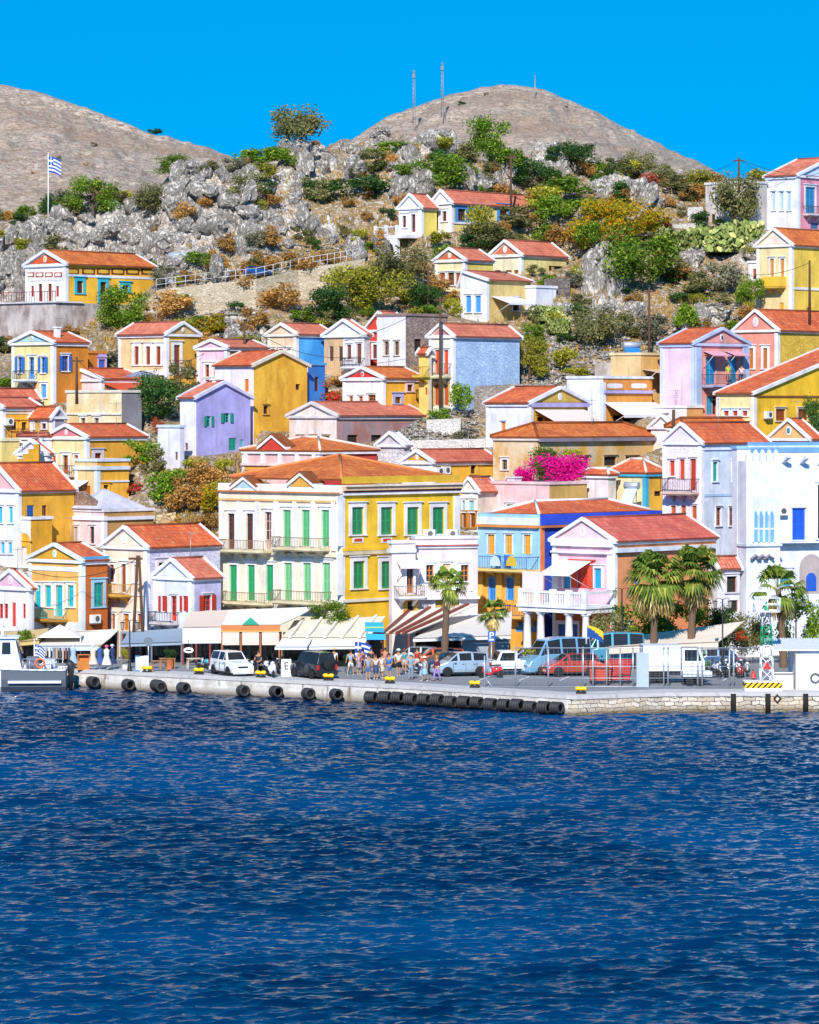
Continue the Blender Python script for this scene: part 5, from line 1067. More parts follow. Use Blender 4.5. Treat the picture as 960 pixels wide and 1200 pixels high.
for a in [(515, 228, 74, 46, 'green', 'large round green bush on the rocks left of the pale villa roof'), (748, 346, 92, 78, 'green', 'largest green feathery bush below the cactus bank'), (702, 290, 75, 55, 'autumn', 'wide rust and green bush right of the upper villa'),
          (440, 372, 76, 58, 'yellow', 'large yellowish bush above the scarlet pediment house'), (145, 392, 68, 54, 'green', 'broad light green bush beside the terrace of the crag villa'), (190, 500, 58, 62, 'dark', 'dark green leafy bush beside the stained cream block'),
          (386, 382, 58, 46, 'dark', 'dark green spreading bush above the peach gabled house'), (757, 285, 70, 48, 'autumn', 'rusty green bush left of the whitewashed ruin'), (385, 738, 54, 32, 'green', 'leafy green bush on the awnings beside the mansion'),
          (700, 412, 66, 56, 'olive', 'grey olive bush on the loose rubble slope'), (470, 338, 72, 52, 'olive', 'olive bush below the arched white terrace'), (575, 300, 70, 36, 'olive', 'low olive bush under the long pale villa')]:
    x, y, w, h, k, lb = a; bush(x, y, w, h, k, lb, big=True, Y=139.5 if y > 700 else None)
for a in [(352, 178, 74, 50, 'olive', 'wide olive brown tree on the skyline left of the peak'), (201, 210, 38, 27, 'green', 'small umbrella shaped tree standing alone above the crag'), (108, 258, 58, 46, 'green', 'twin crowned green tree on the left crag'),
          (172, 262, 45, 40, 'olive', 'dull olive tree on the left crag beside the twin crowned tree'), (575, 190, 60, 50, 'green', 'tall green tree on the ridge below the peak'), (677, 190, 62, 38, 'dark', 'spreading dark tree under the right flank of the peak'),
          (748, 208, 40, 32, 'olive', 'small olive tree at the foot of the peak slope'), (862, 270, 66, 66, 'olive', 'thorny brown-green tree in front of the whitewashed ruin', 272.5), (554, 450, 46, 50, 'dark', 'dark green tree against the pale blue stone wall'),
          (590, 438, 50, 46, 'green', 'green tree right of the pale blue stone wall'), (620, 445, 46, 50, 'yellow', 'yellow green tree right of the blue stone house'), (878, 364, 36, 38, 'green', 'small green tree below the bright yellow villa'), (620, 228, 48, 36, 'dark', 'blue-green tree behind the pale villa roof'),
          (957, 520, 34, 52, 'dark', 'dark cypress-like tree at the right edge'), (500, 372, 42, 38, 'dark', 'leafy dark tree beside the utility pole under the pale villa')]:
    tree(*a)
for a in [(85, 258, 36, 26, 'olive'), (25, 270, 32, 20, 'dark'), (56, 302, 50, 26, 'olive'), (303, 198, 60, 24, 'green'), (326, 198, 36, 26, 'green'), (290, 236, 46, 34, 'olive'), (305, 215, 40, 24, 'yellow'), (370, 240, 38, 34, 'olive'), (425, 236, 60, 30, 'dark'), (436, 205, 50, 30, 'olive'),
          (458, 182, 60, 18, 'green'), (540, 160, 40, 22, 'olive'), (596, 205, 44, 30, 'green'), (707, 198, 32, 22, 'green'), (793, 228, 50, 26, 'olive'), (770, 222, 40, 22, 'red'), (667, 240, 60, 34, 'green'), (650, 268, 44, 40, 'green'), (680, 262, 50, 30, 'green'), (720, 262, 44, 30, 'autumn'), (775, 275, 27, 18, 'red'),
          (850, 348, 50, 44, 'grey'), (820, 350, 44, 34, 'olive'), (661, 440, 46, 34, 'yellow'), (802, 398, 34, 42, 'green'), (770, 402, 50, 34, 'grey'), (735, 400, 40, 34, 'olive'), (310, 318, 40, 24, 'dry'), (326, 366, 50, 36, 'dry'), (205, 374, 60, 34, 'dry'), (250, 402, 44, 34, 'autumn'), (300, 388, 40, 28, 'dry'),
          (216, 474, 44, 48, 'olive'), (383, 474, 40, 28, 'pink'), (540, 488, 30, 40, 'green'), (165, 548, 50, 34, 'green'), (196, 594, 52, 46, 'green'), (150, 580, 46, 26, 'pink'), (185, 560, 36, 34, 'olive'), (185, 512, 16, 22, 'pink'), (215, 604, 54, 48, 'dry'), (245, 575, 50, 34, 'dry'), (225, 560, 44, 24, 'yellow'), (262, 560, 30, 24, 'yellow'), (250, 610, 40, 40, 'autumn'), (205, 632, 30, 26, 'dry'),
          (410, 350, 60, 40, 'yellow'), (350, 330, 50, 26, 'dry'), (285, 345, 40, 24, 'dry'), (520, 330, 40, 36, 'green'), (636, 300, 40, 30, 'green'), (600, 268, 50, 28, 'olive'), (560, 280, 40, 40, 'yellow'), (640, 250, 50, 34, 'yellow'), (790, 330, 40, 30, 'olive'), (690, 300, 36, 40, 'green'), (600, 300, 46, 26, 'grey'), (515, 500, 34, 24, 'green'), (545, 520, 30, 18, 'grey'), (300, 300, 34, 30, 'grey'), (265, 300, 30, 26, 'dry'), (5, 460, 30, 16, 'green'), (232, 596, 44, 30, 'dry'), (255, 590, 36, 26, 'yellow'), (205, 575, 40, 28, 'yellow'), (240, 625, 40, 24, 'dry')]:
    bush(*a)
n = 0
while n < 340:
    px, py = rng.uniform(-5, 965), 185+285*rng.uniform(0, 1)**1.25; p = on(px, py)
    if p.y > D(302) or not clear(p, 1.0): continue
    if (px < 280 and py < 340 and rng.uniform() < .45) or (640 < px < 800 and 380 < py < 470 and rng.uniform() < .6): continue
    k = ('dry', 'olive', 'grey', 'green', 'dry', 'yellow', 'dark')[int(rng.integers(7))]; w = rng.uniform(12, 38); bush(px, py, w, w*rng.uniform(.5, .85), k); n += 1
for hx, nn, nm in ((0, 16, 'left'), (1, 16, 'peaked')):
    X, Yg, Z = FARP[hx]
    for i in range(nn):
        a, b = int(rng.integers(30, 140)), int(rng.integers(60, 380)); q = rng.uniform(.35, .9)
        link('scrub', CM[('olive', 'dry', 'grey', 'dark')[int(rng.integers(4))]][0], None, (X[a, b], Yg[a, b], Z[a, b]-.1), i, (q*1.5, q*1.5, q), label='small scrub bush dotted on the dry '+nm+' hill behind the town', cat='scrub', group='scrub on the '+nm+' hill')
X, Yg, Z = FARP[0]; a, b = 147, int(np.argmin(np.abs(X[147]*F/Yg[147]+480-182))); link('bush', CM['dark'][1], None, (X[a, b], Yg[a, b], Z[a, b]-.2), 1, (2.4, 2, 1.3), label='lone dark bush on the skyline of the left dry hill', cat='bush')
# bougainvillea
p = P(638, 571, 289.5); o = empty('bougainvillea', p, 0, 'magenta bougainvillea spilling over the pink wall below the ochre house', 'bougainvillea'); s = p.y/F
link('blossom', BIG['magenta'][0], o, (1.6, 0, -.6), 0, (84*s, 30*s, 52*s)); link('blossom', BIG['magenta'][1], o, (-1.9, -.3, -.8), 2, (62*s, 30*s, 40*s)); link('leaves', BIG['green'][0], o, (.6, 1.4, .4), 1, (84*s, 26*s, 44*s)); link('leaves', CM['yellow'][1], o, (2.2, 1.4, 1.5), 3, (34*s, 20*s, 26*s))
# prickly pear banks
def cactus(seed, n):
    r = np.random.default_rng(seed); m = MB(); cm = leafmat('#8f9a5c', '#6c7a40', '#c0b878', .05)
    for i in range(n):
        a = r.uniform(0, 6.28); q = r.uniform(0, 1)**.5*.48; x, y = q*math.cos(a), q*math.sin(a); z = .05; ax = r.uniform(0, 3.14)
        for j in range(int(r.integers(3, 7))):
            h = r.uniform(.10, .17); w = h*.36; ti = r.normal()*.06; pts = [(x+math.cos(ax)*w*math.sin(t)+ti*(1-math.cos(t))*.5, y+math.sin(ax)*w*math.sin(t), z+h*.5*(1-math.cos(t))) for t in np.linspace(0, 6.28, 9)[:-1]]
            m.poly(pts, cm); m.poly([(u+.02*math.sin(ax), v-.02*math.cos(ax), k) for u, v, k in pts[::-1]], cm); x += ti+r.normal()*.03; y += r.normal()*.03; z += h*.85; ax = r.uniform(0, 3.14)
            if z > .9: break
    return m.mesh('pads')
CA = [cactus(i, 300) for i in range(2)]
for i, (x, y, w, h, lb) in enumerate([(838, 300, 62, 42, 'widest prickly pear thicket on the bank below the whitewashed ruin'), (872, 288, 44, 36, 'prickly pear thicket beside the grey rock near the bright yellow villa'), (800, 296, 46, 32, 'prickly pear thicket right of the reddish round bush'), (768, 288, 30, 24, 'small prickly pear clump left of the cactus bank'), (655, 395, 30, 26, 'prickly pear clump on the rubble slope under the awning house'), (410, 345, 26, 20, 'prickly pear clump at the right end of the road wall'), (640, 380, 34, 24, 'low prickly pear patch above the yellow green tree')]):
    p = on(x, y); s = p.y/F; link('prickly_pear', CA[i % 2], None, p, i*1.1, (w*s, w*s*.9, h*s), label=lb, cat='cactus')
# ---------------------------------------------------------------- masonry walls on the slope
def wall(label, pts, mat, name='stone_wall', th=.5, Ys_=None):
    m = MB(); q = []
    for i, (px, yt, yb) in enumerate(pts):
        Y = D(Ys_[i]) if Ys_ else seeY(px, yb)-.6; a = P(px, yb, Y); q.append((a, HC-(yt-HZ)*Y/F))
    for (a, za), (b, zb) in zip(q, q[1:]):
        m.hexa([(a.x, a.y, a.z-2.5), (b.x, b.y, b.z-2.5), (b.x, b.y+th, b.z-2.5), (a.x, a.y+th, a.z-2.5), (a.x, a.y, za), (b.x, b.y, zb), (b.x, b.y+th, zb), (a.x, a.y+th, za)], mat)
    m.build(name, None, label=label, cat='wall'); return q
SM1 = stone('#d2c4ae', '#b8a68a', '#8f7e64', 3.4, 1.7, .04); SM2 = stone('#bcb0a6', '#94877e', '#5c524c', 3.2, 1.7, .05); SM3 = stone('#e6e0dc', '#cfc6c0', '#a89e98', 3.0, 1.6, .04)
rw = wall('long pale masonry wall holding up the hillside road', [(183, 340, 366), (240, 333, 362), (300, 327, 357), (350, 316, 349), (392, 309, 338), (428, 303, 328)], SM1)
wall('grey drystone terrace wall below the trees right of the pale blue stone house', [(556, 453, 476), (600, 450, 470), (650, 450, 466)], SM2)
wall('low whitish stone wall above the mustard house with twin air conditioners', [(481, 516, 532), (530, 515, 530), (569, 514, 529)], SM3)
wall('square concrete grey wall left of the sandy orange house', [(697, 426, 443), (724, 424, 442)], oldplaster('#b8aea8', '#9a908a', '#d0c8c0'))
wall('dark stone wall beside the cream house with salmon pediment', [(638, 327, 348), (668, 325, 345)], stone('#8a8078', '#6c625c', '#443c38', 2.2))
wall('white rendered wall strip below the slim yellow house', [(500, 492, 502), (540, 490, 500)], SM3)
wall('rough honey stone wall on the slope left of the mansion', [(183, 604, 624), (206, 600, 624)], stone('#d4bc94', '#b09468', '#7a6444', 1.8))
wall('low white garden wall left of the whitewashed ruin', [(788, 263, 268), (830, 260, 266)], SM3); wall('white wall fragment beside the whitewashed ruin', [(806, 243, 258), (824, 242, 258)], SM3)
wall('drystone wall along the top of the rubble slope', [(800, 381, 392), (850, 378, 388)], SM2)
m = MB(); rm = paint('#d8d8dc', .4)
for (a, za), (b, zb) in zip(rw, rw[1:]):
    for h_ in (.5, 1.0): m.tube((a.x, a.y+.2, za+h_), (b.x, b.y+.2, zb+h_), .022, rm, 5)
    for i in range(5): k = i/5; m.tube((a.x+(b.x-a.x)*k, a.y+.2+(b.y-a.y)*k, za+(zb-za)*k), (a.x+(b.x-a.x)*k, a.y+.2+(b.y-a.y)*k, za+(zb-za)*k+1.02), .024, rm, 5)
m.build('road_railing', None, label='white pipe railing along the hillside road wall', cat='railing')
# ---------------------------------------------------------------- quay, street, sea
EDGE = [(-420, D(143)), (-250, D(142)), (0, D(134.4)), (80, D(131.5)), (280, D(124)), (480, D(117.5)), (664, D(110.6)), (676, D(110.4)), (780, D(112.4)), (960, D(112.6)), (1250, D(112.6)), (1500, D(112.6))]
EP = [(gx(a, b), b) for a, b in EDGE]
def edgeY(x): return float(np.interp(x, [p[0] for p in EP], [p[1] for p in EP]))
def concrete(h1, h2, h3, sc_=.35, nm='concrete'):
    t = NT(nm); g = t.n('ShaderNodeNewGeometry'); v = g.outputs['Position']; mp = t.n('ShaderNodeMapping'); t.l(v, mp.inputs[0]); v = mp.outputs[0]
    a = t.noise(v, sc_, 6, .65); b = t.noise(v, 2.2, 6, .7); c = t.mix(a, lin(h1), lin(h2)); c = t.mix(t.ramp(b, (.52, (0, 0, 0)), (.7, (.7,)*3)), c, lin(h3))
    return t.bsdf(c, .9, t.bump(t.noise(v, 7, 5, .7), .3, .03))
def quayface():
    t = NT('quay_masonry'); g = t.n('ShaderNodeNewGeometry'); mp = t.n('ShaderNodeMapping'); t.l(g.outputs['Position'], mp.inputs[0]); v = mp.outputs[0]
    sep = t.n('ShaderNodeSeparateXYZ'); t.l(g.outputs['Position'], sep.inputs[0])
    vs = t.n('ShaderNodeMapping'); vs.inputs['Scale'].default_value = (1, 1, .2); t.l(g.outputs['Position'], vs.inputs[0])
    a = t.noise(v, .9, 6, .65); s = t.noise(vs.outputs[0], 1.6, 5, .7)
    c = t.mix(t.ramp(a, (.35, (0, 0, 0)), (.65, (1, 1, 1))), lin('#b8b0a6'), lin('#e2dcd8')); c = t.mix(t.ramp(s, (.56, (0, 0, 0)), (.66, (.85,)*3)), c, lin('#6a5440'))
    # coursed blocks on the right hand stretch
    bk = t.n('ShaderNodeTexBrick'); bk.inputs['Scale'].default_value = 1; bk.inputs['Brick Width'].default_value = .62; bk.inputs['Row Height'].default_value = .27; bk.inputs['Mortar Size'].default_value = .022
    bk.inputs['Color1'].default_value = lin('#ddd2c4'); bk.inputs['Color2'].default_value = lin('#b8aa98'); bk.inputs['Mortar'].default_value = lin('#544a40')
    cb = t.n('ShaderNodeCombineXYZ'); nz = t.n('ShaderNodeMath', operation='MULTIPLY_ADD'); t.l(t.noise(v, 1.3, 3), nz.inputs[0]); nz.inputs[1].default_value = .5; t.l(sep.outputs[2], nz.inputs[2])
    ad = t.n('ShaderNodeMath', operation='ADD'); nx_ = t.n('ShaderNodeMath', operation='MULTIPLY_ADD'); t.l(t.noise(v, .8, 4), nx_.inputs[0]); nx_.inputs[1].default_value = 1.3; t.l(sep.outputs[0], nx_.inputs[2]); t.l(nx_.outputs[0], ad.inputs[0]); t.l(sep.outputs[1], ad.inputs[1]); t.l(ad.outputs[0], cb.inputs[0]); t.l(nz.outputs[0], cb.inputs[1]); t.l(cb.outputs[0], bk.inputs['Vector'])
    bc = t.mix(t.ramp(a, (.5, (0, 0, 0)), (.68, (.7,)*3)), bk.outputs[0], lin('#cdb08a'))
    f = t.n('ShaderNodeMath', operation='GREATER_THAN'); t.l(sep.outputs[0], f.inputs[0]); f.inputs[1].default_value = gx(666, D(110.5))
    c = t.mix(f.outputs[0], c, bc)
    zr = t.n('ShaderNodeMapRange'); t.l(sep.outputs[2], zr.inputs[0]); zr.inputs[1].default_value = -1.2; zr.inputs[2].default_value = -.72; zr.inputs[3].default_value = 1; zr.inputs[4].default_value = 0
    al = t.n('ShaderNodeMath', operation='MULTIPLY'); t.l(zr.outputs[0], al.inputs[0]); t.l(t.ramp(a, (.2, (.5,)*3), (.6, (1, 1, 1))), al.inputs[1])
    c = t.mix(al.outputs[0], c, lin('#5c4c2c'))
    return t.bsdf(c, .9, t.bump(t.mix(.5, bk.outputs['Fac'], a), .6, .05))
QF = quayface(); QT = concrete('#b4b0b0', '#ccc8c8', '#8f8a88', nm='quay_concrete'); AS = concrete('#7c7c80', '#949498', '#67676b', nm='asphalt')
m = MB(); B = [(x, D(144)) for x, y in EP]
for (a, b), (c, d) in zip(zip(EP, EP[1:]), zip(B, B[1:])): m.poly([(*a, 0), (*b, 0), (*d, 0), (*c, 0)], QT)
for a, b in zip(EP, EP[1:]):
    m.poly([(*a, -3), (*b, -3), (*b, -.22), (*a, -.22)], QF)
    m.hexa([(a[0], a[1]-.06, -.215), (b[0], b[1]-.06, -.215), (b[0], b[1]+.6, -.215), (a[0], a[1]+.6, -.215), (a[0], a[1]-.06, .035), (b[0], b[1]-.06, .035), (b[0], b[1]+.6, .035), (a[0], a[1]+.6, .035)], QT)
m.build('quay', None, kind='structure')
m = MB(); I = [(x, y+(3.3)) for x, y in EP]
for a, b, c, d in zip(I, I[1:], B, B[1:]): m.poly([(a[0], a[1], .006), (b[0], b[1], .006), (d[0], D(141), .006), (c[0], D(141), .006)], AS)
m.build('road', None, kind='structure')
# parking bay lines
m = MB(); lp = paint('#e6e4e0', .7)
for i in range(7):
    x = 4.5+i*2.7; m.poly([(x, D(121.5), .011), (x+.12, D(121.5), .011), (x+.9, D(125), .011), (x+.78, D(125), .011)], lp)
m.build('parking_marking', None, kind='structure')
# sea
def seamat():
    t = NT('sea_water'); g = t.n('ShaderNodeNewGeometry'); mp = t.n('ShaderNodeMapping'); mp.inputs['Scale'].default_value = (.75, 1.6, 1); t.l(g.outputs['Position'], mp.inputs[0])
    a = t.noise(mp.outputs[0], 3.4, 6, .66); b = t.noise(mp.outputs[0], .7, 4, .55); lg = t.noise(g.outputs['Position'], .035, 3, .5)
    c = t.mix(t.ramp(lg, (.4, (0, 0, 0)), (.62, (1, 1, 1))), lin('#011c3e'), lin('#033a68'))
    n1 = t.n('ShaderNodeBump'); n1.inputs['Strength'].default_value = .42; n1.inputs['Distance'].default_value = .035; t.l(a, n1.inputs['Height'])
    n2 = t.n('ShaderNodeBump'); n2.inputs['Strength'].default_value = .4; n2.inputs['Distance'].default_value = .16; t.l(t.ramp(t.noise(g.outputs['Position'], .06, 3, .6), (.35, (.22,)*3), (.62, (.75,)*3)), n2.inputs['Strength']); t.l(b, n2.inputs['Height']); t.l(n1.outputs[0], n2.inputs['Normal'])
    return t.bsdf(c, .06, n2.outputs[0], IOR=1.333)
SEA = seamat()
m = MB()
for x0, x1, y0, y1 in ((-260, 260, -120, 107), (-260, -53, 107, 330), (53, 260, 107, 330)): m.poly([(x0, y0, WZ), (x1, y0, WZ), (x1, y1, WZ), (x0, y1, WZ)], SEA)
m.build('outer_sea', None, kind='structure')
me = bpy.data.meshes.new('sea'); me.from_pydata([(-1, -1, 0), (1, -1, 0), (1, 1, 0), (-1, 1, 0)], [], [(0, 1, 2, 3)]); me.materials.append(SEA)
sea = link('sea', me, None, (0, 62, WZ), 0, kind='structure')
oc = sea.modifiers.new('waves', 'OCEAN'); oc.geometry_mode = 'GENERATE'; oc.spatial_size = 52; oc.size = 1.0; oc.resolution = 21; oc.viewport_resolution = 21; oc.repeat_x = 2; oc.repeat_y = 3
oc.wave_scale = .168; oc.choppiness = 1.15; oc.wind_velocity = 1.65; oc.wave_scale_min = .02; oc.wave_alignment = .35; oc.wave_direction = math.radians(75); oc.damping = .3; oc.random_seed = 5; oc.time = 3.2; oc.depth = 40
sea.location = (-26, 134, WZ)
# ---------------------------------------------------------------- sky, sun, camera
SUN = Vector((-.09, -.82, .56)).normalized()
w = bpy.data.worlds.new('World'); sc.world = w; w.use_nodes = True; nt = w.node_tree; nt.nodes.clear()
sky = nt.nodes.new('ShaderNodeTexSky'); sky.sky_type = 'NISHITA'; sky.sun_disc = False; sky.sun_elevation = math.asin(SUN.z); sky.sun_rotation = math.atan2(SUN.x, SUN.y) % (2*math.pi)
sky.altitude = 0; sky.air_density = 1.0; sky.dust_density = .0; sky.ozone_density = 4.0
hs = nt.nodes.new('ShaderNodeHueSaturation'); hs.inputs['Saturation'].default_value = 1.6; hs.inputs['Hue'].default_value = .489
bg = nt.nodes.new('ShaderNodeBackground'); bg.inputs[1].default_value = .14; ou = nt.nodes.new('ShaderNodeOutputWorld')
tcw = nt.nodes.new('ShaderNodeTexCoord'); vma = nt.nodes.new('ShaderNodeVectorMath'); vma.operation = 'MULTIPLY_ADD'; vma.inputs[1].default_value = (1, 1, .8); vma.inputs[2].default_value = (0, 0, .30); nt.links.new(tcw.outputs['Generated'], vma.inputs[0]); nt.links.new(vma.outputs[0], sky.inputs[0])
nt.links.new(sky.outputs[0], hs.inputs['Color']); nt.links.new(hs.outputs[0], bg.inputs[0]); nt.links.new(bg.outputs[0], ou.inputs[0])
sl = bpy.data.lights.new('sun', 'SUN'); sl.energy = 4.0; sl.angle = math.radians(.5); sl.color = (1, .945, .86); so = bpy.data.objects.new('sun', sl); COL.objects.link(so); so.rotation_euler = SUN.to_track_quat('Z', 'Y').to_euler(); so.location = SUN*200
cam = bpy.data.cameras.new('camera'); cam.sensor_fit = 'HORIZONTAL'; cam.sensor_width = 36; cam.lens = 36*F/960; cam.shift_y = (HZ-600)/960; cam.clip_end = 3000; cam.clip_start = .5
co = bpy.data.objects.new('camera', cam); COL.objects.link(co); co.location = (0, 0, HC); co.rotation_euler = (math.pi/2, 0, 0); sc.camera = co
sc.view_settings.view_transform = 'Standard'; sc.view_settings.look = 'None'; sc.view_settings.gamma = 1; sc.view_settings.exposure = .52; sc.view_settings.use_curve_mapping = False
sc.cycles.max_bounces = 6; sc.cycles.diffuse_bounces = 3; sc.cycles.glossy_bounces = 3; sc.cycles.transmission_bounces = 2; sc.cycles.use_denoising = True; sc.cycles.caustics_reflective = False; sc.cycles.caustics_refractive = False
# ---------------------------------------------------------------- waterfront: canopies, shop fronts, furniture
def canopy(label, back, Yb, front, Yf, col, val=.3, valcol=None, posts=0, pcol='#7a3a30', cat='awning', ribs=0, name='awning', beam=None):
    b = [P(x, y, D(Yb)) for x, y in back]; f = [P(x, y, D(Yf)) for x, y in front]; o0 = Vector((f[0].x, f[0].y, 0)); o = empty(name, o0, 0, label, cat)
    b = [p-o0 for p in b]; f = [p-o0 for p in f]; m = MB(); fm = fabric(col); n = 8; th = .05
    for i in range(n):
        a0, a1 = i/n, (i+1)/n
        q = [f[0].lerp(f[1], a0), f[0].lerp(f[1], a1), b[0].lerp(b[1], a1), b[0].lerp(b[1], a0)]
        mid = [q[0].lerp(q[3], .5)-Vector((0, 0, .07)), q[1].lerp(q[2], .5)-Vector((0, 0, .07))]
        for s in ((q[0], q[1], mid[1], mid[0]), (mid[0], mid[1], q[2], q[3])):
            m.poly(s, fm); m.poly([p-Vector((0, 0, th)) for p in s[::-1]], fm)
    m.build('canopy', o)
    if val:
        m = MB(); vm = fabric(valcol or col)
        a, c = f; z = Vector((0, 0, -val)); d = Vector((0, -.03, 0)); m.hexa([a+z+d, c+z+d, c+z, a+z, a+d-Vector((0, 0, .06)), c+d-Vector((0, 0, .06)), c-Vector((0, 0, .06)), a-Vector((0, 0, .06))], vm); m.build('valance', o)
    pm = paint(pcol)
    for i in range(posts):
        p = f[0].lerp(f[1], (i+.03)/(max(1, posts-1)) if i == 0 else (i-.03*(i == posts-1))/(posts-1)); m = MB(); m.box(p.x-.06, p.x+.06, p.y+.03, p.y+.15, -.05, p.z-.08, pm); m.build('post', o)
    for i in range(ribs):
        k = (i+.5)/ribs; p, q = f[0].lerp(f[1], k), b[0].lerp(b[1], k); m = MB(); h = Vector((0, 0, .16)); w = Vector((.09, 0, 0)); e = (p-q)*.04
        m.hexa([p-w+e, p+w+e, q+w, q-w, p-w+h+e, p+w+h+e, q+w+h, q-w+h], paint(beam or '#8a4a3c')); m.build('beam', o)
    return o
canopy('wide cream shop awning with pale blue valance at the left waterfront shops', ((60, 741), (140, 737)), 142.2, ((43, 757), (118, 756.5)), 136, '#efe4d8', .35, '#c4d8ec', 3)
canopy('tan shop awning at the left edge under the small pink pediment house', ((-12, 744), (58, 736)), 141.8, ((-14, 755), (46, 750)), 137, '#cdb078', .3, '#c8a868', 2)
o = empty('market_tent', P(70, 758, D(138.5)), 0, 'cream pyramid topped market tent among the left shop awnings', 'tent'); m = MB(); fm = fabric('#f4ece4'); z0 = HC-(746-HZ)*D(138.5)/F-o.location.z
q = [(-1.5, -1.3, z0), (1.6, -1.3, z0), (1.6, 1.5, z0), (-1.5, 1.5, z0)]; ap = (0, 0, z0+.85)
for i in range(4): m.poly([q[i], q[(i+1) % 4], ap], fm)
m.build('canopy', o)
for x, y, _ in q: m = MB(); m.box(x-.04, x+.04, y-.04, y+.04, -o.location.z, z0-.01, paint('#cccccc')); m.build('post', o)
canopy('grey blue shop awning between the street lamp and the beige restaurant canopy', ((150, 740), (217, 736)), 141.8, ((141, 754.5), (214, 752)), 136, '#93a3b6', .22, None, 3, '#6a7078')
canopy('beige restaurant canopy with hanging white blinds under the red shuttered house', ((222, 717), (300, 713)), 141.5, ((214, 735), (262, 734.5)), 135.5, '#e4cdbc', 1.15, '#e9eaf2', 4, '#7a2f2a')
o = canopy('cream restaurant canopy with orange wooden fascia, beige blinds and green triangle sign', ((268, 715), (370, 711)), 141, ((259.5, 732.5), (328, 732)), 134.5, '#f2eae4', 0, None, 4, '#a0603a')
a = P(259, 732.5, D(134.4))-o.location; b = P(328.5, 732, D(134.4))-o.location
m = MB(); m.box(a.x, b.x, -.12, 0-.02, a.z-.45, a.z, paint('#c87840')); m.build('fascia', o)
m = MB(); m.box(a.x, b.x, -.14, -.121, a.z-.47, a.z-.4, paint('#e0b060')); m.build('fascia_trim', o)
for i in range(3):
    x0 = a.x+(b.x-a.x)*(i/3)+.1; x1 = a.x+(b.x-a.x)*((i+1)/3)-.1; m = MB(); m.box(x0, x1, -.09, -.06, a.z-1.4, a.z-.5, fabric('#dccabc')); m.build('blind', o)
cx = a.x+(b.x-a.x)*.5; m = MB(); tri = [(cx-.6, -.2, a.z+.02), (cx+.6, -.2, a.z+.02), (cx, -.2, a.z+.55)]; tm = paint('#1f9a7c'); m.poly(tri, tm); m.poly([(x, -.14, z) for x, y, z in tri[::-1]], tm)
for i in range(3): j = (i+1) % 3; m.poly([tri[i], tri[j], (tri[j][0], -.14, tri[j][2]), (tri[i][0], -.14, tri[i][2])], paint('#e0b060'))
m.build('sign', o)
canopy('flat cream slatted canopy above the white awnings right of the wooden fascia restaurant', ((345, 727), (452, 722)), 139.5, ((330, 747), (432, 747)), 134, '#e8dcc8', .12, '#d8c8a8', 3, '#8a7050', ribs=5, beam='#efe6d6')
canopy('left white sloping shop awning behind the black jeep', ((331, 747.5), (366, 747.5)), 134.2, ((322, 758), (360, 758)), 132, '#ecebf2', .2)
canopy('right white sloping shop awning behind the black jeep, near the teal sign', ((367, 747.5), (432, 747.5)), 134.2, ((362, 758), (424, 757)), 132, '#eeedf3', .2)
canopy('open pergola of red-brown beams over cream cloth, next to the teal sign', ((470, 716), (560, 708)), 139.5, ((446, 742), (480, 742)), 133.5, '#e8dccc', 0, None, 2, '#7a3028', ribs=4, beam='#7c3026', name='pergola', cat='pergola')
canopy('large cream tarpaulin canopy over the dark taverna behind the big palm', ((528, 722), (600, 717)), 141, ((484, 748), (599, 744.5)), 133.5, '#dcd4cc', .25, '#e4dcd4', 3, '#7a6a5c')
canopy('long cream restaurant canopy below the hedge and palms on the right', ((706, 750), (872, 728)), 135.5, ((714, 758), (842, 752)), 131.2, '#e6d8c8', .5, '#dccdbb', 5, '#6a5648')
def shopfront(label, x0, x1, Y, n, wc='#b8a898', dark=.55):
    Y = D(Y); a, b = gx(x0, Y), gx(x1, Y); o = empty('shop_front', (a, Y, 0), 0, label, 'shop front'); W = b-a; m = MB(); wm = plaster(wc, .3); H = 2.0
    m.box(0, W, 0, .25, 1.85, H, wm); 
    for i in range(n+1): x = i*W/n; m.box(max(0, x-.14), min(W, x+.14), 0, .25, -.1, 1.849, wm)
    m.build('wall', o); r = np.random.default_rng(int(x0)+99)
    for i in range(n):
        x0_, x1_ = i*W/n+.142, (i+1)*W/n-.142; m = MB(); fm = paint(['#5a3a28', '#3a4450', '#6a5a48', '#7a2f2a'][int(r.integers(4))]); m.box(x0_, x0_+.07, .1, .18, 0, 1.84, fm); m.box(x1_-.07, x1_, .1, .18, 0, 1.84, fm); m.box(x0_+.07, x1_-.07, .1, .18, 1.76, 1.84, fm); m.box((x0_+x1_)/2-.035, (x0_+x1_)/2+.035, .1, .18, 0, 1.759, fm)
        w_ = m.build('window', o); m = MB(); m.box(x0_+.07, x1_-.07, .19, .2, 0, 1.76, glass('#171312')); m.build('pane', w_)
shopfront('dim glazed shop front under the tan awning at the far left', -30, 44, 142, 4); shopfront('souvenir shop front behind hanging dresses under the cream awning', 46, 139, 141.6, 5, '#a8988c')
shopfront('dim shop front with grey walls under the grey blue awning', 141, 213, 141.4, 4, '#8a909a'); shopfront('restaurant front with dark red frames behind the white blinds', 215, 330, 141.2, 6, '#b09a88'); shopfront('dark shop front behind the black jeep and white awnings', 332, 450, 140.5, 6, '#94826f'); shopfront('deep dark taverna front behind the big palm trunk', 452, 541, 139.6, 4, '#6a5a50'); shopfront('restaurant front under the long cream canopy behind the white truck', 715, 850, 139.9, 7, '#a4968c')
m = MB(); a, b = gx(542, D(134.2)), gx(598, D(134.2)); Yk = D(134.2); m.box(a, b, Yk, Yk+.2, -.1, 1.9, plaster('#aab2be')); m.box(a-.05, b+.05, Yk-.05, Yk+.25, 1.9, 2.0, plaster('#c4c8d0'))
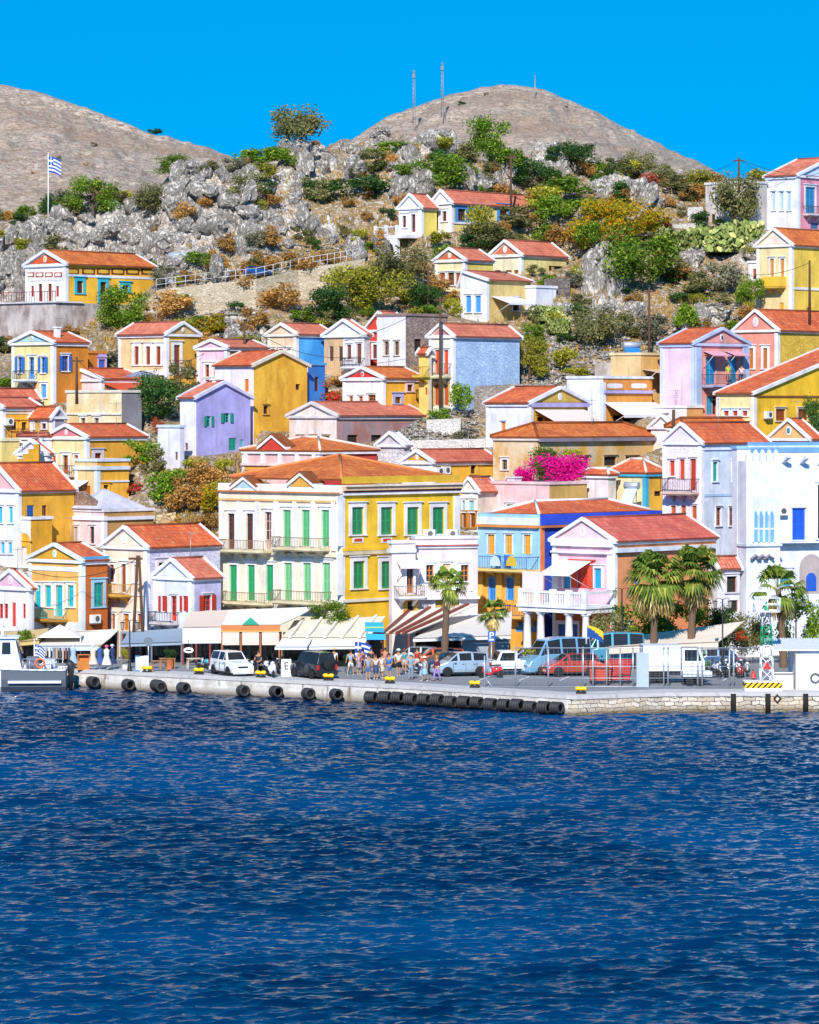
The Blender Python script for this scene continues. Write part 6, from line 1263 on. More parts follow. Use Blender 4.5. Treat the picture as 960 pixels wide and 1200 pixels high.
m.build('kiosk_wall', None, label='pale grey screen wall below the cream tarpaulin canopy, behind the silver minivan', cat='wall')
# teal sign, flags
def flag(name, label, loc, rz, w, h, mk, tilt=0, cat='flag', pole=None):
    o = empty(name, loc, rz, label, cat); m = MB(); nx, ny = 18, 9
    def pt(i, j): u, v = i/nx, j/ny; return (u*w, math.sin(u*7+v*1.5)*.09*w*u, -(1-v)*h-u*u*tilt*h)
    for i in range(nx):
        for j in range(ny):
            q = [pt(i, j), pt(i+1, j), pt(i+1, j+1), pt(i, j+1)]; m.poly(q, mk(i, j), smooth=True)
    m.build('cloth', o)
    if pole: m = MB(); m.path([(-.04, 0, -pole), (-.04, 0, .25)], [.06, .04], 8, paint('#e8e8ea')); m.lathe([(.001, .25), (.08, .31), (.001, .37)], (-.04, 0, 0), 8, paint('#d8d8d0')); m.build('pole', o)
    return o
fb_, fw_ = cloth('#1f4fb0'), cloth('#f0f0f6')
def greek(i, j):
    r = 8-j
    if i < 7 and r < 5: return fw_ if (r == 2 or i == 3) else fb_
    return fb_ if r % 2 == 0 else fw_
def two(i, j): return cloth('#e8c828') if j/9 > .55-(i/18-.5)*.5 else cloth('#1f4f9c')
p = on(52, 268); zt = HC-(183-HZ)*p.y/F
flag('flag', 'blue and white striped flag on the tall white flagpole above the crags', (gx(57, p.y), p.y, zt), 0, 1.15, 1.5, greek, .3, pole=zt-p.z+1)
flag('flag', 'blue and white striped flag hanging in front of the restaurant by the crowd', P(416, 752, D(131.5)), .1, 1.15, 1.4, greek, .2)
flag('flag', 'small blue and white striped flag on the light blue house front', P(566, 623, HB.C.y+4.6), -.2, .95, .7, greek, .3, pole=1.3)
flag('flag', 'small blue and white striped flag at the stern of the grey boat', P(41, 755, D(131.6)), 0, .7, .9, greek, .5, pole=1.9)
flag('flag', 'yellow and blue flag flying from the wire fence', P(688, 733, D(116.4)), -.15, 1.05, .75, two, .55, pole=1.2)
o = empty('sign', P(428.5, 729, D(132.6)), .0, 'tilted turquoise restaurant sign panel with yellow-green stripe above the crowd', 'sign'); m = MB(); w_, h_ = 1.3, 1.2; sk = .14
m.hexa([(0, 0, -h_*.55), (w_, 0, -h_*.6), (w_, .06, -h_*.6), (0, .06, -h_*.55), (-.06, 0, 0), (w_*.93, 0, -.02), (w_*.93, .06, -.02), (-.06, .06, 0)], paint('#22a0dc')); m.build('upper_panel', o)
m = MB(); m.box(.02, w_*.97, -.03, -.002, -.42, -.33, paint('#a8d040')); m.build('stripe', o); m = MB(); m.hexa([(.05, -.1, -h_*1.02), (w_+.12, -.1, -h_*1.02), (w_+.12, .0, -h_*1.02), (.05, 0, -h_*1.02), (.0, -.1, -h_*.66), (w_+.02, -.1, -h_*.7), (w_+.02, 0, -h_*.7), (0, 0, -h_*.66)], paint('#2aa8e0')); m.build('lower_panel', o)
for x in (.1, w_-.1): m = MB(); m.box(x-.03, x+.03, .07, .13, -h_*1.02-2.0, 0-.1, paint('#5a3028')); m.build('post', o)
# ---- bollards, fenders
def ground(px, py): return Vector((gx(px, gY(py)), gY(py), 0))
YL = paint('#f0c010', .5); BK = paint('#1c1c1e', .7)
def mk_bollard():
    m = MB(); m.box(-.3, .3, -.17, .17, 0, .12, BK); me0 = m
    for x in (-.17, .17): m.lathe([(.11, .12), (.09, .2)], (x, 0, 0), 10, BK)
    k = MB(); k.path([(-.36, 0, .3), (-.3, 0, .32), (-.12, 0, .33), (0, 0, .29), (.12, 0, .33), (.3, 0, .32), (.36, 0, .3)], [.08, .14, .14, .1, .14, .14, .08], 10, YL)
    return m.mesh('base'), k.mesh('head')
bb, bh = mk_bollard()
for i, (x, y) in enumerate([(82, 785.5), (172, 788.5), (233, 790.5), (305.5, 794), (385, 797.5), (457, 801), (556.5, 806), (681, 813)]):
    p = ground(x, y); p.y = max(p.y, edgeY(p.x)+.5); p.z = .005
    o = empty('mooring_bollard', p, -.25, ('yellow mooring bollard beside the grey boat', 'yellow mooring bollard near the street lamp and café table', 'yellow mooring bollard in front of the white off-roader', 'yellow mooring bollard in front of the parked motorbikes', 'yellow mooring bollard beside the rear of the black jeep', 'yellow mooring bollard in front of the crowd', 'yellow mooring bollard in front of the red scooter', 'yellow mooring bollard at the quay corner by the wire fence')[i], 'bollard', 'yellow mooring bollards along the quay')
    link('base', bb, o); link('head', bh, o)
def mk_fender():
    m = MB(); pr = []
    for i in range(4): x = i*.19; pr += [(.31, x), (.38, x+.04), (.39, x+.095), (.38, x+.15), (.31, x+.185)]
    b = paint('#2e2e32', .65, var=.4); m.lathe([(.22, .12), (.24, .02)]+pr+[(.24, .74), (.22, .64)], (0, 0, 0), 16, b); m.lathe([(.23, .11), (.0, .11)], (0, 0, 0), 16, paint('#0c0c0d', .9)); m.lathe([(.23, .65), (.0, .65)], (0, 0, 0), 16, paint('#0c0c0d', .9)); return m.mesh('fender')
fe = mk_fender()
def fender(px, lab, grp, dz=0, rz=None, sc_=1):
    k = (px-480)/F; ys = np.linspace(215, 275, 1200); xs = k*ys; ey = np.interp(xs, [p[0] for p in EP], [p[1] for p in EP]); i = int(np.argmin(np.abs(ys-ey))); Y = float(ys[i]); X = float(xs[i])
    sl = (edgeY(X+.3)-edgeY(X-.3))/.6; a = math.atan(sl)
    return link('fender', fe, None, (X-.45*math.cos(a)+.42*math.sin(a), Y-.45*math.sin(a)-.46, -.78+dz), (0, math.pi/2, a+(rz or 0)), sc_, label=lab, cat='fender', group=grp)
for x, lb, rz in [(116, 'black tyre fender on the quay wall nearest the grey boat', 0), (158, 'black tyre fender below the street lamp on the quay wall', .1), (191, 'left one of two close black tyre fenders below the café table', 0), (199, 'right one of two close black tyre fenders, hanging askew below the café table', .5), (222, 'black tyre fender on the quay wall left of the white off-roader', 0), (293, 'black tyre fender below the white off-roader front', .2), (331, 'black tyre fender below the white scooter', .1), (369, 'black tyre fender below the black jeep', .15), (402, 'black tyre fender just left of the long fender row', .2)]:
    fender(x, lb, 'black tyre fenders hanging on the quay wall', rng.uniform(-.06, .06), -rz-.35)
for i in range(15): fender(440+i*15.6, 'black tyre fender in the long unbroken row along the quay wall', 'fenders in the long row', (i % 3)*.03-.02, (.0, .06, -.05)[i % 3], 1.0+.06*(i % 2))
for x, lb in ((860, 'black upright timber fender left of the striped block on the quay wall'), (900.6, 'black upright timber fender directly below the striped block'), (945, 'black upright timber fender below the white shed')):
    X = gx(x, D(112.2)); m = MB(); m.path([(0, 0, -1.25), (0, 0, -.05)], [.17, .17], 8, paint('#1f1b19', .9, var=.3)); m.build('post_fender', None, label=lb, cat='fender', group='upright black fenders on the quay wall').location = (X, edgeY(X)-.16, 0)
m = MB(); m.path([(0, 0, 0), (.2, 0, .25), (.42, 0, .02), (.2, 0, -.25), (0, 0, 0)], .06, 6, paint('#4a3a30', .9)); o = m.build('mooring_ring', None, label='rusty diamond shaped mooring ring on the quay wall', cat='mooring ring'); o.location = (gx(908, D(112.2)), edgeY(gx(908, D(112.2)))-.08, -.35)
# ---- lamps, poles, cables
def lamp(px, pyb, pyt, label, Y=None, arms=2):
    Y = D(Y) if Y else gY(pyb); p = Vector((gx(px, Y), Y, 0)); H = HC-(pyt-HZ)*Y/F; o = empty('street_lamp', p, 0, label, 'street lamp'); im = paint('#2c2d30', .5, .4); m = MB()
    m.lathe([(.16, 0), (.16, .25), (.09, .4), (.09, .8), (.055, .9), (.045, H)], (0, 0, 0), 10, im); m.build('pole', o)
    for s in (-1, 1)[:arms]:
        m = MB(); m.path([(0, 0, H-.05), (s*.25, 0, H+.08), (s*.5, 0, H-.02)], .025, 6, im); a_ = m.build('arm', o)
        m = MB(); m.lathe([(.02, -.08), (.16, -.14), (.17, -.17)], (s*.5, 0, H), 6, im, False); m.lathe([(.1, -.62), (.02, -.68)], (s*.5, 0, H), 6, im, False); l_ = m.build('lantern', o)
        m = MB(); m.lathe([(.15, -.172), (.1, -.6)], (s*.5, 0, H), 6, glass('#c8c4b4', .2), False); m.build('pane', l_)
lamp(152, 787, 727, 'double lantern street lamp on the left quay, in front of the peach house'); lamp(847, 0, 702, 'dark lamp post behind the wire fence between palms and white monastery', Y=128); lamp(933, 0, 700, 'dark lamp post beside the white monastery behind the white shed', Y=133); lamp(729, 0, 690, 'double lantern street lamp rising from the hedge by the coral wall', Y=137)
WDP = bark('#6a4a34', '#43301f')
def pole(px, pyt, pyb, label, Y=None, arm=True, r=.11, nm='utility_pole'):
    p = P(px, pyb, D(Y)) if Y else on(px, pyb); H = (pyb-pyt)*p.y/F; o = empty(nm, p, 0, label, 'utility pole'); m = MB(); m.path([(0, 0, -.8), (0, 0, H)], [r*1.2, r*.8], 8, WDP); m.build('shaft', o)
    if arm: m = MB(); m.box(-.55, .55, -.05, .05, H-.4, H-.28, WDP); m.build('crossarm', o)
    return p+Vector((0, 0, H-.2))
t1 = pole(599, 181, 254, 'tall dark utility pole in front of the long pale villa'); t2 = pole(761, 343, 446, 'slim utility pole on the rubble slope below the feathery bush'); t3 = pole(516, 347, 494, 'tall utility pole in front of the slim yellow house', Y=195); t4 = pole(502, 312, 374, 'utility pole left of the sky blue shuttered house'); t5 = pole(286.5, 378, 428, 'dark utility pole between the small pink house and the blue walled house', Y=207)
t6 = pole(90, 418, 462, 'thin utility pole in front of the low pinkish white gable', Y=180); t7 = pole(866, 184, 214, 'utility pole standing on the whitewashed ruin', Y=278, arm=True); t8 = pole(949, 305, 368, 'wooden pole at the corner of the bright yellow villa', Y=222, arm=False); t9 = pole(789.5, 480, 508, 'stub of dark pole beside the white stone gabled house', Y=160, arm=False, r=.14)
a = P(163, 651, D(142.2)); o = empty('utility_pole', (a.x, D(141.4), 0), 0, 'brown A-frame utility pole before the peach house with the yellow balcony', 'utility pole'); H = HC-(651-HZ)*D(141.4)/F
for s in (-1, 1): m = MB(); m.path([(s*.42, 0, -.2), (s*.06, 0, H)], [.13, .09], 8, WDP); m.build('leg', o)
m = MB(); m.tube((-.32, 0, 2.2), (.32, 0, 2.2), .06, WDP); m.build('brace', o)
m = MB(); m.box(-.7, .3, -.12, .12, H-.3, H-.15, WDP); m.build('crossarm', o); ta = Vector((a.x, D(141.4), H-.2))
def cable(a, b, label, sag=.6, r=.022):
    m = MB(); a = Vector(a); b = Vector(b); m.path([a.lerp(b, k/10)-Vector((0, 0, sag*4*(k/10)*(1-k/10))) for k in range(11)], r, 4, paint('#1e1e20', .8)); m.build('power_cable', None, label=label, cat='cable')
cable(t3, P(388, 402, D(213)), 'power cable from the tall pole toward the peach gabled house'); cable(t5, P(420, 418, D(208)), 'power cable crossing the blue and white middle houses', 1.0); cable(t5, P(180, 432, D(205)), 'power cable from the dark pole toward the cream three-window house', .8); cable(t7, P(975, 207, D(278)), 'power cable against the sky right of the ruin pole, lower one', .5); cable(t7, P(972, 197, D(278)), 'power cable against the sky right of the ruin pole, upper one', 1.4); cable(t7, P(820, 200, D(320)), 'power cable running left from the ruin pole over the dry slope', .4)
cable(ta, P(30, 668, D(142)), 'power cable from the A-frame pole across the orange waterfront house', .9); cable(t6, P(130, 446, D(178)), 'power cable from the thin pole by the low white gable', .3); cable(t8, P(885, 322, D(226)), 'power cable from the wooden pole to the yellow villa', .3)
for x, yt, yb, Y, lb in ((485, 82, 122, 500, 'left lattice radio mast on the hilltop'), (518.5, 73, 112, 505, 'right lattice radio mast on the hilltop, the taller one'), (627, 88, 108, 515, 'lone thin mast on the right of the summit')):
    Y = D(345)+(88 if x < 600 else 105); p = P(x, yb+6, Y); H = (yb+6-yt)*Y/F; o = empty('radio_mast', p, .3, lb, 'mast'); m = MB(); gm = paint('#8f949c', .5, .3); w_ = .2 if x < 600 else .08; n = 9
    for i in range(3):
        a = i*2.094; m.tube((w_*math.cos(a), w_*math.sin(a), -2), (w_*.6*math.cos(a), w_*.6*math.sin(a), H), .035, gm, 5)
    for k in range(n):
        for i in range(3):
            a, b = i*2.094, (i+1)*2.094; z0, z1 = H*k/n, H*(k+1)/n; m.tube((w_*.9*math.cos(a), w_*.9*math.sin(a), z0), (w_*.8*math.cos(b), w_*.8*math.sin(b), z1), .022, gm, 4)
    m.build('lattice', o)
    if x < 600: m = MB(); m.lathe([(.22, H*.8), (.22, H*.9)], (0, 0, 0), 8, gm); m.build('antenna', o)
# ---- fence, barrier, striped block, light tower, shed
YF = D(116.4); GM = paint('#b4bac2', .4, .5); o = empty('wire_fence', (gx(640, YF), YF, 0), 0, 'galvanised wire fence with tall posts across the quay in front of the parked cars', 'fence'); x0 = gx(640, YF)
fpx = [568, 604, 642.6, 683.5, 695, 711, 727, 742, 778, 783, 818, 823, 855, 860]
for x in fpx: h_ = 2.05 if x < 600 else 2.62; X = gx(x, YF)-x0; m = MB(); m.tube((X, 0, -.1), (X, 0, h_), .05, GM, 8); m.build('post', o)
for h_, xa in ((2.55, 604), (1.35, 568), (.6, 568), (.05, 568)): m = MB(); m.tube((gx(xa, YF)-x0, -.06, h_), (gx(892, YF)-x0, -.06, h_), .022 if h_ < 2 else .035, GM, 6); m.build('rail', o)
m = MB(); xa, xb = gx(568, YF)-x0, gx(892, YF)-x0; nn = 60; wm_ = paint('#b8bcc4', .4, .6)
for i in range(nn): X = xa+(xb-xa)*i/nn; m.tube((X, -.03, .08), (X, -.03, 2.0 if X < gx(604, YF)-x0 else 2.52), .006, wm_, 3)
for i in range(12): m.tube((xa, -.035, .12+i*.16), (xb, -.035, .12+i*.16), .005, wm_, 3)
g = m.build('wire_mesh', o); m = MB(); m.tube((gx(568, YF)-x0, 0, .7), (gx(568, YF)-x0+.5, -.35, 0), .04, GM); m.build('brace', o)
m = MB(); a, b = gx(746.5, D(116.2)), gx(760, D(116.2)); Yg = D(116.2); m.box(a, b, Yg-.05, Yg, .03, 2.28, paint('#a8b6cc')); m.box(a-.03, a, Yg-.08, Yg+.03, 0, 2.32, GM); m.box(b, b+.03, Yg-.08, Yg+.03, 0, 2.32, GM); m.build('fence_gate', None, label='solid pale grey gate panel in the wire fence left of the white truck', cat='gate')
o = empty('crowd_barrier', (gx(833, D(115.6)), 115.6, 0), .03, 'yellow tubular crowd barrier in front of the parked motorbikes', 'barrier'); ym = paint('#e8b030'); m = MB(); W = gx(879, D(115.6))-gx(833, D(115.6))
for pts in ([(0, 0, .15), (0, 0, 1.2), (W, 0, 1.2), (W, 0, .15)], [(0, 0, .28), (W, 0, .28)]): m.path(pts, .03, 6, ym, smooth=False)
m.build('frame', o); m = MB()
for i in range(1, 16): m.tube((W*i/16, 0, .28), (W*i/16, 0, 1.2), .014, ym, 5)
m.build('bars', o)
for x in (.1, W-.1): m = MB(); m.path([(x, -.35, .0), (x, 0, .2), (x, .35, 0)], .03, 6, ym); m.build('foot', o)
def striped():
    t = NT('hazard_paint'); v = t.coord('Object'); sp = t.n('ShaderNodeSeparateXYZ'); t.l(v, sp.inputs[0]); a = t.n('ShaderNodeMath', operation='SUBTRACT'); t.l(sp.outputs[0], a.inputs[0]); t.l(sp.outputs[2], a.inputs[1]); b = t.n('ShaderNodeMath', operation='MULTIPLY'); t.l(a.outputs[0], b.inputs[0]); b.inputs[1].default_value = 2.9; c = t.n('ShaderNodeMath', operation='FRACT'); t.l(b.outputs[0], c.inputs[0])
    col = t.mix(t.ramp(c.outputs[0], (.55, (0, 0, 0)), (.58, (1, 1, 1))), lin('#f4c020'), lin('#2a2522')); s = t.n('ShaderNodeMath', operation='LESS_THAN'); t.l(sp.outputs[2], s.inputs[0]); s.inputs[1].default_value = .2; col = t.mix(s.outputs[0], col, lin('#ecebec')); return t.bsdf(col, .7)
YB = D(113.5); o = empty('barrier_block', (gx(873, YB), YB, 0), 0, 'low concrete block with yellow and black hazard stripes on the quay edge', 'barrier'); W = gx(917, YB)-gx(873, YB); m = MB(); m.box(0, W, 0, 1.5, 0.01, .56, striped()); m.build('body', o); m = MB(); m.box(-.02, W+.02, -.02, 1.52, .565, .63, plaster('#eceaea')); m.build('top', o)
YT = D(114.3); o = empty('light_tower', (gx(898.5, YT), YT, .635), 0, 'white and green lattice light tower with cage, standing on the striped block', 'tower'); wm, gm = paint('#f0f0f2'), paint('#1f9a6a'); H = HC-(716-HZ)*YT/F-.635
m1, m2 = MB(), MB(); s0, s1 = .40, .27
def leg(z, i): k = s0+(s1-s0)*z/H; return Vector((k*(1, 1, -1, -1)[i], k*(1, -1, -1, 1)[i], z))
lv = [0, H*.17, H*.34, H*.5, H*.64, H*.78, H]
for a, b in zip(lv, lv[1:]):
    mm = (m2, gm) if H*.45 < a+.05 < H*.75 else (m1, wm)
    for i in range(4):
        j = (i+1) % 4; mm[0].tube(leg(a, i), leg(b, i), .045, mm[1], 6); mm[0].tube(leg(a, i), leg(b, j), .025, mm[1], 5); mm[0].tube(leg(a, j), leg(b, i), .025, mm[1], 5); mm[0].tube(leg(b, i), leg(b, j), .025, mm[1], 5)
m1.build('lattice', o); m2.build('green_lattice', o); m = MB(); r = .78; z0, z1 = H, H+.85; cn = [(-r, -r), (r, -r), (r, r), (-r, r)]
for i in range(4):
    a, b = cn[i], cn[(i+1) % 4]
    for z in (z0+.02, (z0+z1)/2, z1): m.tube((*a, z), (*b, z), .035, wm)
    m.tube((*a, z0), (*a, z1), .035, wm); c = ((a[0]+b[0])/2, (a[1]+b[1])/2); m.tube((*c, z0), (*c, z1), .025, wm)
m.box(-r, r, -r, r, z0-.05, z0, wm); m.build('cage', o); m = MB(); m.lathe([(.13, z0+.01), (.15, z0+.1), (.15, z0+.4), (.08, z0+.52), (.0, z0+.54)], (0, 0, 0), 10, gm); m.build('beacon', o)
m = MB(); tr = [(-.28, -.45, .75), (.28, -.45, .75), (0, -.45, 1.25)]; m.poly(tr, paint('#d8302c')); m.poly([(x, -.42, z) for x, y, z in tr[::-1]], paint('#d8302c')); m.build('warning_sign', o)
YS = D(114.6); o = empty('shed', (gx(932.5, YS), YS, 0), 0, 'white flat roofed waterfront shed with open porch at the right edge', 'shed'); pm = plaster('#eef0f6', .12); W = gx(1015, YS)-gx(932.5, YS); m = MB(); m.box(0, W, 0, 4.5, -.05, 2.5, pm); m.build('wall', o); m = MB(); n = 40; xa = -1.6
rm_ = paint('#e6e8ee', .5)
for i in range(n): a = xa+(W+1.6)*i/n; b = xa+(W+1.6)*(i+1)/n; c = (a+b)/2; m.hexa([(a, -.3, 2.52), (b, -.3, 2.52), (b, 4.7, 2.95), (a, 4.7, 2.95), (a, -.3, 2.58), (c, -.3, 2.63), (c, 4.7, 3.06), (a, 4.7, 3.01)], rm_)
m.build('roof', o)
for x in (-1.5, -.06): m = MB(); m.box(x, x+.06, -.2, -.14, 0, 2.5, paint('#8a7a70')); m.build('post', o)
m = MB(); m.box(-1.45, -.1, .4, .8, 0, .95, paint('#d8d8dc')); m.box(-1.5, -.07, .35, .85, .95, 1.0, paint('#8a7a70')); m.build('counter', o); m = MB(); m.box(-1.5, 0-.003, 1.8, 1.9, -.05, 1.0, pm); m.build('back_wall', o)
m = MB(); m.path([(W*.28+.28*math.cos(t), -.03, 0.75+.28*math.sin(t)) for t in np.linspace(0, 6.28, 17)], .06, 6, paint('#4a4a4e')); m.build('lifebuoy_ring', o)
o = empty('chair', (gx(927, D(113.9)), 113.9, 0), .5, 'dark folding chair in front of the white shed porch', 'chair'); cm = paint('#2c2a2c'); m = MB(); m.box(-.22, .22, -.22, .22, .42, .46, cm); m.build('seat', o); m = MB(); m.hexa([(-.22, .2, .47), (.22, .2, .47), (.22, .23, .47), (-.22, .23, .47), (-.22, .3, .92), (.22, .3, .92), (.22, .33, .92), (-.22, .33, .92)], cm); m.build('backrest', o)
for sx in (-1, 1):
    for sy in (-1, 1): m = MB(); m.tube((sx*.2, sy*.2, 0), (sx*.2, -sy*.05, .42), .02, cm); m.build('leg', o)
o = empty('fire_extinguisher', ground(883, 801), 0, 'red cylinder standing between the yellow barrier and the light tower', 'cylinder'); m = MB(); m.lathe([(.16, 0), (.16, .6), (.1, .72), (.05, .76), (.05, .84)], (0, 0, 0), 12, paint('#d83a2c')); m.build('tank', o); m = MB(); m.box(-.1, .06, -.03, .03, .85, .9, BK); m.build('valve', o)
# ---- shop goods and furniture
o = empty('cabinet', ground(98, 785), .1, 'orange wooden display cabinet on the quay by the souvenir shop', 'cabinet'); wdm = paint('#c4762c'); m = MB(); m.box(-.42, .42, -.2, .2, 0, .62, wdm); m.build('base', o); m = MB(); m.box(-.42, .42, .12, .2, .623, 1.02, wdm); m.box(-.42, -.36, -.2, .119, .623, 1.02, wdm); m.box(.36, .42, -.2, .119, .623, 1.02, wdm); m.box(-.42, .42, -.2, .2, 1.021, 1.07, wdm); m.build('top_case', o)
def dress(px, py, c1, c2, label, h=1.5):
    o = empty('mannequin', ground(px, py), rng.uniform(-.4, .4), label, 'mannequin'); m = MB(); m.lathe([(.02, 0), (.2, .01), (.2, .03), (.02, .05), (.02, .5)], (0, 0, 0), 10, GM); m.build('stand', o); m = MB(); m.lathe([(.34, .4), (.3, .6), (.17, 1.0), (.2, 1.25), (.2, 1.38), (.06, 1.5)], (0, 0, 0), 12, cloth(c1)); m.build('dress', o); m = MB(); m.lathe([(.05, 1.5), (.1, 1.6), (.16, 1.64), (.11, 1.72), (.0, 1.76)], (0, 0, 0), 10, cloth(c2)); m.build('hat', o)
dress(109, 785, '#e8d4c0', '#f0e4d0', 'shop mannequin in a pale printed dress left of the navy one'); dress(117, 784.5, '#3a5a9c', '#c8a878', 'shop mannequin in a navy dress under the cream awning'); dress(125, 785.5, '#f0e8ec', '#e86a8c', 'shop mannequin in a white dress with pink hat'); dress(131.5, 784.5, '#2a3a66', '#d8d4e8', 'shop mannequin in a dark blue dress beside the plant column'); dress(86, 784, '#a8c4e0', '#e8e8ee', 'shop mannequin in a light blue shirt beside the orange cabinet')
def rack(px, py, label, cols, w_=1.2):
    o = empty('clothes_rack', ground(px, py), rng.uniform(-.2, .2), label, 'clothes rack'); m = MB(); m.path([(-w_/2, 0, 0), (-w_/2, 0, 1.45), (w_/2, 0, 1.45), (w_/2, 0, 0)], .025, 6, GM, smooth=False); m.build('frame', o)
    for i, c in enumerate(cols): x = -w_/2+w_*(i+.6)/len(cols); m = MB(); m.box(x-.06, x+.06, -.22, .22, .55+.1*(i % 3), 1.4, cloth(c)); m.build('garment', o)
rack(72, 783, 'clothes rack with grey and brown garments behind the boat stern', ['#8a8a90', '#a88a70', '#5a5a60', '#c8b8b0', '#8a5a50', '#4a5a6a']); rack(58, 783, 'clothes rack with pale garments left of the brown one', ['#d8d0cc', '#b8a8a0', '#e8e0e0', '#8898a8', '#c8a890'])
def fridge(px, py, c, label): o = empty('drinks_fridge', ground(px, py), .1, label, 'fridge'); m = MB(); m.box(-.3, .3, -.28, .28, 0, 1.05, paint(c)); m.build('body', o); m = MB(); m.box(-.27, .27, -.31, -.283, .1, .98, paint('#d4dce4')); m.build('door', o)
fridge(169, 786.5, '#e4e8ec', 'white drinks fridge left of the round traffic sign'); fridge(163.5, 786.5, '#3f86c4', 'blue and white drinks fridge beside the white one')
def table(px, py, label, c='#9a6a40'):
    o = empty('table', ground(px, py), .2, label, 'table'); wm = paint(c); m = MB(); m.box(-.55, .55, -.35, .35, .7, .75, wm); m.build('tabletop', o)
    for sx in (-1, 1):
        for sy in (-1, 1): m = MB(); m.box(sx*.48-.03, sx*.48+.03, sy*.28-.03, sy*.28+.03, 0, .699, wm); m.build('leg', o)
table(187, 787, 'brown café table on the quay right of the round traffic sign'); table(196, 784, 'brown café table beside the big clay pot', '#a8744a'); table(228, 784, 'pale table stacked with folded chairs before the white blinds', '#c8b098')
def pot(px, py, hp, rp, plant, hpl, wpl, label, c='#b8683c', Y=None):
    p = ground(px, py); o = empty('potted_plant', p, 0, label, 'potted plant'); m = MB(); m.lathe([(rp*.55, 0), (rp, hp*.5), (rp*.9, hp*.92), (rp, hp), (rp*.8, hp)], (0, 0, 0), 12, paint(c, .8)); m.build('pot', o); link('foliage', CM[plant][0], o, (0, 0, hp*.85), 0, (wpl, wpl, hpl))
pot(198.5, 784, .65, .34, 'dark', .9, .9, 'round clay pot with a leafy plant under the grey blue awning'); pot(146.5, 784, .3, .25, 'yellow', 1.35, .8, 'tall bushy plant in a low pot beside the street lamp', '#d8d4d0'); pot(817, 800, .4, .35, 'green', 1.9, 1.9, 'round citrus tree in a pot behind the wire fence', '#8a6a50'); pot(751, 792, .5, .3, 'yellow', .9, .8, 'spiky potted plant behind the pale gate panel'); pot(409, 790.5, .5, .3, 'dark', 1.0, .9, 'leafy green plant in a pot beside the man in a white shirt', '#5a7a8a'); pot(115, 778, .4, .3, 'olive', 1.2, 1.3, 'grey-green olive plant under the cream awning'); pot(625, 790, .4, .5, 'yellow', 1.6, 1.9, 'rounded yellowish shrub in a tub beside the white porch columns')
def roundsign(px, pyb, pyt, label): o = empty('traffic_sign', ground(px, pyb), 0, label, 'sign'); H = HC-(pyt-HZ)*gY(pyb)/F; m = MB(); m.tube((0, 0, 0), (0, 0, H), .04, GM, 8); m.build('post', o); m = MB(); pts = [(.3*math.cos(a), -.06, H-.28+.3*math.sin(a)) for a in np.linspace(0, 6.28, 19)[:-1]]; m.poly(pts, paint('#6a7480')); m.poly([(x, -.045, z) for x, y, z in pts[::-1]], paint('#5c646e')); m.build('disc', o)
roundsign(174, 786, 747, 'grey backed round traffic sign on a post on the left quay')
o = empty('parking_sign', ground(576, 792), 0, 'blue parking sign with white letter P on a post', 'sign'); H = HC-(740-HZ)*gY(792)/F; m = MB(); m.tube((0, 0, 0), (0, 0, H-.65), .04, GM, 8); m.build('post', o); m = MB(); m.box(-.24, .24, -.06, -.02, H-.68, H, paint('#1f5fc0')); b_ = m.build('panel', o)
m = MB(); w_ = paint('#f4f4f8'); m.box(-.12, -.05, -.068, -.0601, H-.44, H-.06, w_); m.box(-.05, .1, -.068, -.0601, H-.12, H-.06, w_); m.box(-.05, .1, -.068, -.0601, H-.29, H-.23, w_); m.box(.1, .16, -.068, -.0601, H-.27, H-.08, w_); m.box(-.16, .16, -.068, -.0601, H-.6, H-.5, w_); m.build('letter', b_)
o = empty('sandwich_board', ground(335.5, 792.5), .15, 'white sandwich board with black lettering beside the black jeep', 'sign'); m = MB(); m.hexa([(-.33, -.2, 0), (.33, -.2, 0), (.33, -.17, 0), (-.33, -.17, 0), (-.33, 0, 1.15), (.33, 0, 1.15), (.33, .03, 1.15), (-.33, .03, 1.15)], paint('#eceaf0')); bd = m.build('front_board', o); m = MB(); m.hexa([(-.33, .25, 0), (.33, .25, 0), (.33, .28, 0), (-.33, .28, 0), (-.33, .04, 1.15), (.33, .04, 1.15), (.33, .07, 1.15), (-.33, .07, 1.15)], paint('#dcdae0')); m.build('back_board', o)
m = MB(); q = lambda z: -.2+.2*z/1.15-.012
m.hexa([(-.13, q(.45), .45), (-.05, q(.45), .45), (-.05, q(.45)+.008, .45), (-.13, q(.45)+.008, .45), (-.13, q(.95), .95), (-.05, q(.95), .95), (-.05, q(.95)+.008, .95), (-.13, q(.95)+.008, .95)], BK)
for z in (.45, .66, .87): m.hexa([(-.05, q(z), z), (.14, q(z), z), (.14, q(z)+.008, z), (-.05, q(z)+.008, z), (-.05, q(z+.08), z+.08), (.14, q(z+.08), z+.08), (.14, q(z+.08)+.008, z+.08), (-.05, q(z+.08)+.008, z+.08)], BK)
m.build('letter', bd)
o = empty('hanging_sign', P(221, 762, D(134)), 0, 'white oval shop sign with dark lettering under the white blinds', 'sign'); m = MB(); pts = [(.35*math.cos(a), 0, .2*math.sin(a)) for a in np.linspace(0, 6.28, 17)[:-1]]; m.poly(pts, paint('#eceef4')); m.poly([(x, .05, z) for x, y, z in pts[::-1]], paint('#eceef4')); m.tube((0, .02, .2), (0, .02, .75), .02, BK); m.build('panel', o); m = MB(); m.box(-.2, .2, -.012, -.002, -.06, .04, BK); m.build('lettering', o)
